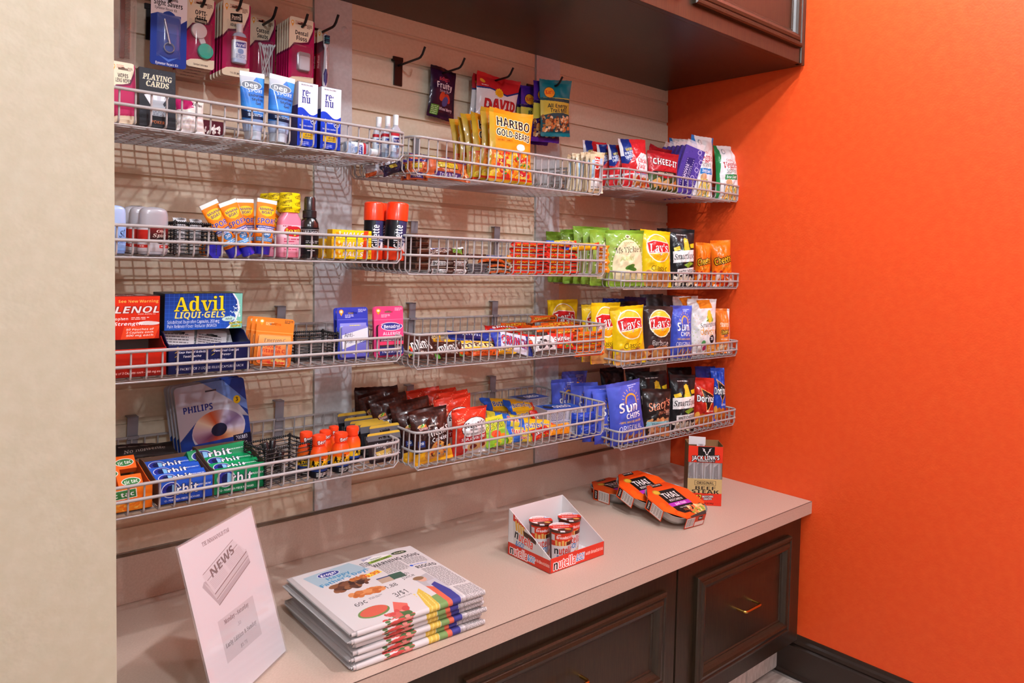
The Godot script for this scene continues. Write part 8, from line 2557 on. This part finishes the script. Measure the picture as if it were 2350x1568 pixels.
	put("bar", "ruth_bar", [1.3226, 0.889, 0.302], [0, -30, -4], [0.0848, 0.0197, 0.02], 250, "blue_yellow_bar", "yellow candy bar end lowest at the front of the heap", "candy pack", "candy packs heaped in the bottom-row middle basket")
	put("bar", "toffee_bar", [1.4524, 0.9216, 0.1], [0, -60, -12], [0.1476, 0.0589, 0.02], 251, "toffee_bar", "yellow toffee bar at the back of the heap, left one", "candy pack", "candy packs heaped in the bottom-row middle basket")
	put("bar", "toffee_bar", [1.4859, 0.9197, 0.13], [0, -55, -12], [0.1069, 0.0487, 0.02], 252, "toffee_bar", "yellow toffee bar at the back of the heap, right one", "candy pack", "candy packs heaped in the bottom-row middle basket")
	put("bar", "toffee_bar", [1.4259, 0.8899, 0.265], [0, -50, -14], [0.1348, 0.0529, 0.02], 253, "toffee_bar", "yellow toffee bar with blue lettering at the front of the heap", "candy pack", "candy packs heaped in the bottom-row middle basket")
	put("bar", "toffee_bar", [1.4527, 0.9065, 0.18], [0, -50, -6], [0.0857, 0.037, 0.02], 254, "toffee_bar", "yellow toffee bar in the middle of the heap", "candy pack", "candy packs heaped in the bottom-row middle basket")
	put("bar", "orange_candy", [1.4685, 0.889, 0.302], [0, -40, -4], [0.0838, 0.0328, 0.02], 255, "orange_candy_pack", "orange candy packet at the front by the blue cookie packs", "candy pack", "candy packs heaped in the bottom-row middle basket")
	put("bar", "fruit_candy", [1.3956, 0.8889, 0.305], [0, -30, 6], [0.0612, 0.0313, 0.02], 256, "red_candy_pack", "small red candy packet at the front of the heap", "candy pack", "candy packs heaped in the bottom-row middle basket")
	put("bar", "fruit_candy", [1.4888, 0.8928, 0.2], [0, -25, 0], [0.0479, 0.0478, 0.02], 257, "red_candy_pack", "red candy packet standing at the back by the blue cookie packs", "candy pack", "candy packs heaped in the bottom-row middle basket")
	put("carton", "cookie_pack_side", [1.5429, 0.875, 0.26], [-12, 0, 0], [0.123, 0.039, 0.07], 258, "cookie_pack", "lower blue cookie pack of the front pair", "cookie pack", "blue cookie packs")
	put("carton", "cookie_pack_side", [1.5347, 0.9099, 0.255], [-12, 0, 0], [0.1226, 0.0362, 0.07], 259, "cookie_pack", "upper blue cookie pack of the front pair", "cookie pack", "blue cookie packs")
	put("carton", "cookie_pack_side", [1.5681, 0.9206, 0.1], [0, 0, 0], [0.1097, 0.0273, 0.07], 260, "cookie_pack", "blue cookie pack at the back of the bottom-row middle basket", "cookie pack", "blue cookie packs")
	put("bar", "cookie_pack_end", [1.596, 0.8658, 0.285], [-15, 0, 0], [0.0772, 0.0323, 0.05], 261, "blue_cookie_pack", "lower blue cookie pack showing its wrapped end", "cookie pack", "blue cookie packs turned end on")
	put("bar", "cookie_pack_end", [1.5889, 0.8971, 0.275], [-15, 0, 0], [0.0836, 0.0365, 0.05], 262, "blue_cookie_pack", "upper blue cookie pack showing its wrapped end", "cookie pack", "blue cookie packs turned end on")
	put("bag", "hose_pack", [0.4517, 0.9422, 0.12], [0, -55, 0], [0.1239, 0.0433, 0.012], 263, "flat_packet", "dark flat clothing packet lying at the far left of the bottom-row left basket", "clothing packet", "")
	put("disc", "disc_pack", [0.602, 0.9062, 0.115], [0, -10, 5], [0.1522, 0.1777, 0.03], 264, "disc_pack", "silver and blue recordable disc pack, frontmost", "disc pack", "silver and blue disc packs")
	put("disc", "disc_pack", [0.6001, 0.9072, 0.097], [0, -10, 5], [0.1509, 0.1778, 0.03], 265, "disc_pack", "silver and blue recordable disc pack, second from front", "disc pack", "silver and blue disc packs")
	put("disc", "disc_pack", [0.5978, 0.9081, 0.079], [0, -10, 5], [0.1495, 0.1745, 0.03], 266, "disc_pack", "silver and blue recordable disc pack, third from front", "disc pack", "silver and blue disc packs")
	put("disc", "disc_pack", [0.5954, 0.9091, 0.061], [0, -10, 5], [0.1481, 0.1712, 0.03], 267, "disc_pack", "silver and blue recordable disc pack, rearmost", "disc pack", "silver and blue disc packs")
	put("gumtray", "mint_box", [0.3695, 0.898, 0.303], [0, 0, 0], [0.0834, 0.045, 0.12], 268, "mint_display", "orange open display box of mints at the far left", "display box", "open display boxes in the bottom-row left basket")
	put("carton", "mint_small", [0.3815, 0.934, 0.285], [0, -50, 0], [0.0417, 0.03, 0.014], 269, "mint_box", "small orange mint box in the orange display, front", "mint box", "small orange mint boxes")
	put("carton", "mint_small", [0.3495, 0.946, 0.261], [0, -50, 0], [0.0417, 0.03, 0.014], 270, "mint_box", "small orange mint box in the orange display, second row", "mint box", "small orange mint boxes")
	put("carton", "mint_small", [0.3815, 0.958, 0.237], [0, -50, 0], [0.0417, 0.03, 0.014], 271, "mint_box", "small orange mint box in the orange display, third row", "mint box", "small orange mint boxes")
	put("carton", "mint_small", [0.3495, 0.97, 0.213], [0, -50, 0], [0.0417, 0.03, 0.014], 272, "mint_box", "small orange mint box in the orange display, back", "mint box", "small orange mint boxes")
	put("gumtray", "gum_blue", [0.4714, 0.898, 0.303], [0, 0, 0], [0.0985, 0.0446, 0.125], 273, "gum_display", "blue open display box of chewing gum in the bottom-row left basket", "display box", "open display boxes in the bottom-row left basket")
	put("carton", "gum_blue", [0.4714, 0.93, 0.293], [0, -66, 0], [0.0926, 0.036, 0.02], 274, "gum_pack", "blue chewing gum pack in its display box, front row", "chewing gum", "blue chewing gum packs")
	put("carton", "gum_blue", [0.4714, 0.935, 0.261], [0, -66, 0], [0.0926, 0.036, 0.02], 275, "gum_pack", "blue chewing gum pack in its display box, middle row", "chewing gum", "blue chewing gum packs")
	put("carton", "gum_blue", [0.4714, 0.94, 0.229], [0, -66, 0], [0.0926, 0.036, 0.02], 276, "gum_pack", "blue chewing gum pack in its display box, back row", "chewing gum", "blue chewing gum packs")
	put("gumtray", "gum_green", [0.5751, 0.898, 0.303], [0, 0, 0], [0.1035, 0.051, 0.125], 277, "gum_display", "green open display box of chewing gum in the bottom-row left basket", "display box", "open display boxes in the bottom-row left basket")
	put("carton", "gum_green", [0.5751, 0.9347, 0.293], [0, -66, 0], [0.0973, 0.036, 0.02], 278, "gum_pack", "green chewing gum pack in its display box, front row", "chewing gum", "green chewing gum packs")
	put("carton", "gum_green", [0.5751, 0.9397, 0.261], [0, -66, 0], [0.0973, 0.036, 0.02], 279, "gum_pack", "green chewing gum pack in its display box, middle row", "chewing gum", "green chewing gum packs")
	put("carton", "gum_green", [0.5678, 0.9397, 0.215], [4, -40, 2], [0.122, 0.034, 0.022], 280, "gum_pack", "loose green chewing gum pack lying on top of the green display box", "chewing gum", "green chewing gum packs")
	put("minibasket", "", [0.6697, 0.8985, 0.262], [8, 0, 0], [0.1063, 0.0734, 0.08], 281, "small_basket", "small black wire basket with black tubes beside the energy shots", "small basket", "small black wire baskets")
	put("blacktube", "", [0.656, 0.9271, 0.25], [0, 0, 14], [0.016, 0.0477, 0.03], 282, "lip_tube", "left black lip tube in the small black basket", "lip tube", "black tubes in the small black basket")
	put("blacktube", "", [0.6647, 0.9271, 0.235], [0, 0, -6], [0.0148, 0.0447, 0.03], 283, "lip_tube", "rear black lip tube in the small black basket", "lip tube", "black tubes in the small black basket")
	put("blacktube", "", [0.6649, 0.9161, 0.27], [0, 0, -10], [0.0186, 0.0416, 0.03], 284, "lip_tube", "right black lip tube in the small black basket", "lip tube", "black tubes in the small black basket")
	put("shot", "", [0.7443, 0.8967, 0.298], [0, 0, 0], [0.0381, 0.0895, 0.03], 285, "energy_shot", "red and yellow energy shot bottle, front left of the group", "energy shot", "red and yellow energy shots")
	put("shot", "", [0.8002, 0.8971, 0.29], [4, 0, 0], [0.0388, 0.0857, 0.03], 286, "energy_shot", "red and yellow energy shot bottle, front right of the group", "energy shot", "red and yellow energy shots")
	put("shot", "", [0.7291, 0.8982, 0.268], [-6, 0, 0], [0.0353, 0.0908, 0.03], 287, "energy_shot", "red and yellow energy shot bottle, leftmost of the group", "energy shot", "red and yellow energy shots")
	put("shot", "", [0.7806, 0.8989, 0.255], [8, 0, 0], [0.0327, 0.0846, 0.03], 288, "energy_shot", "red and yellow energy shot bottle, behind the front left one", "energy shot", "red and yellow energy shots")
	put("shot", "", [0.8173, 0.9005, 0.225], [2, 0, 0], [0.03, 0.0814, 0.03], 289, "energy_shot", "red and yellow energy shot bottle, at the back of the group", "energy shot", "red and yellow energy shots")
	put("shot", "", [0.8512, 0.8992, 0.25], [70, 0, 0], [0.038, 0.0826, 0.03], 290, "energy_shot", "red and yellow energy shot bottle, rightmost, turned to show its barcode", "energy shot", "red and yellow energy shots")
	put("card", "balm_card", [0.9213, 0.8973, 0.285], [0, -14, 0], [0.0881, 0.0674, 3], 291, "balm_card", "black and gold lip balm card, frontmost in its row", "lip balm", "black and gold lip balm cards")
	put("card", "balm_card", [0.9378, 0.8985, 0.263], [0, -14, 0], [0.0811, 0.0775, 3], 292, "balm_card", "black and gold lip balm card, second from front in its row", "lip balm", "black and gold lip balm cards")
	put("card", "balm_card", [0.9252, 0.8996, 0.241], [0, -14, 0], [0.0795, 0.0776, 3], 293, "balm_card", "black and gold lip balm card, third from front in its row", "lip balm", "black and gold lip balm cards")
	put("card", "balm_card", [0.9227, 0.9008, 0.219], [0, -14, 0], [0.0791, 0.0759, 3], 294, "balm_card", "black and gold lip balm card, fourth from front in its row", "lip balm", "black and gold lip balm cards")
	put("card", "balm_card", [0.9225, 0.9019, 0.197], [0, -14, 0], [0.0788, 0.0745, 3], 295, "balm_card", "black and gold lip balm card, fifth from front in its row", "lip balm", "black and gold lip balm cards")
	put("card", "balm_card", [0.9202, 0.9031, 0.175], [0, -14, 0], [0.0791, 0.0772, 3], 296, "balm_card", "black and gold lip balm card, sixth from front in its row", "lip balm", "black and gold lip balm cards")
	put("card", "balm_card", [0.9144, 0.9043, 0.153], [0, -14, 0], [0.0773, 0.0837, 3], 297, "balm_card", "black and gold lip balm card, rearmost in its row", "lip balm", "black and gold lip balm cards")
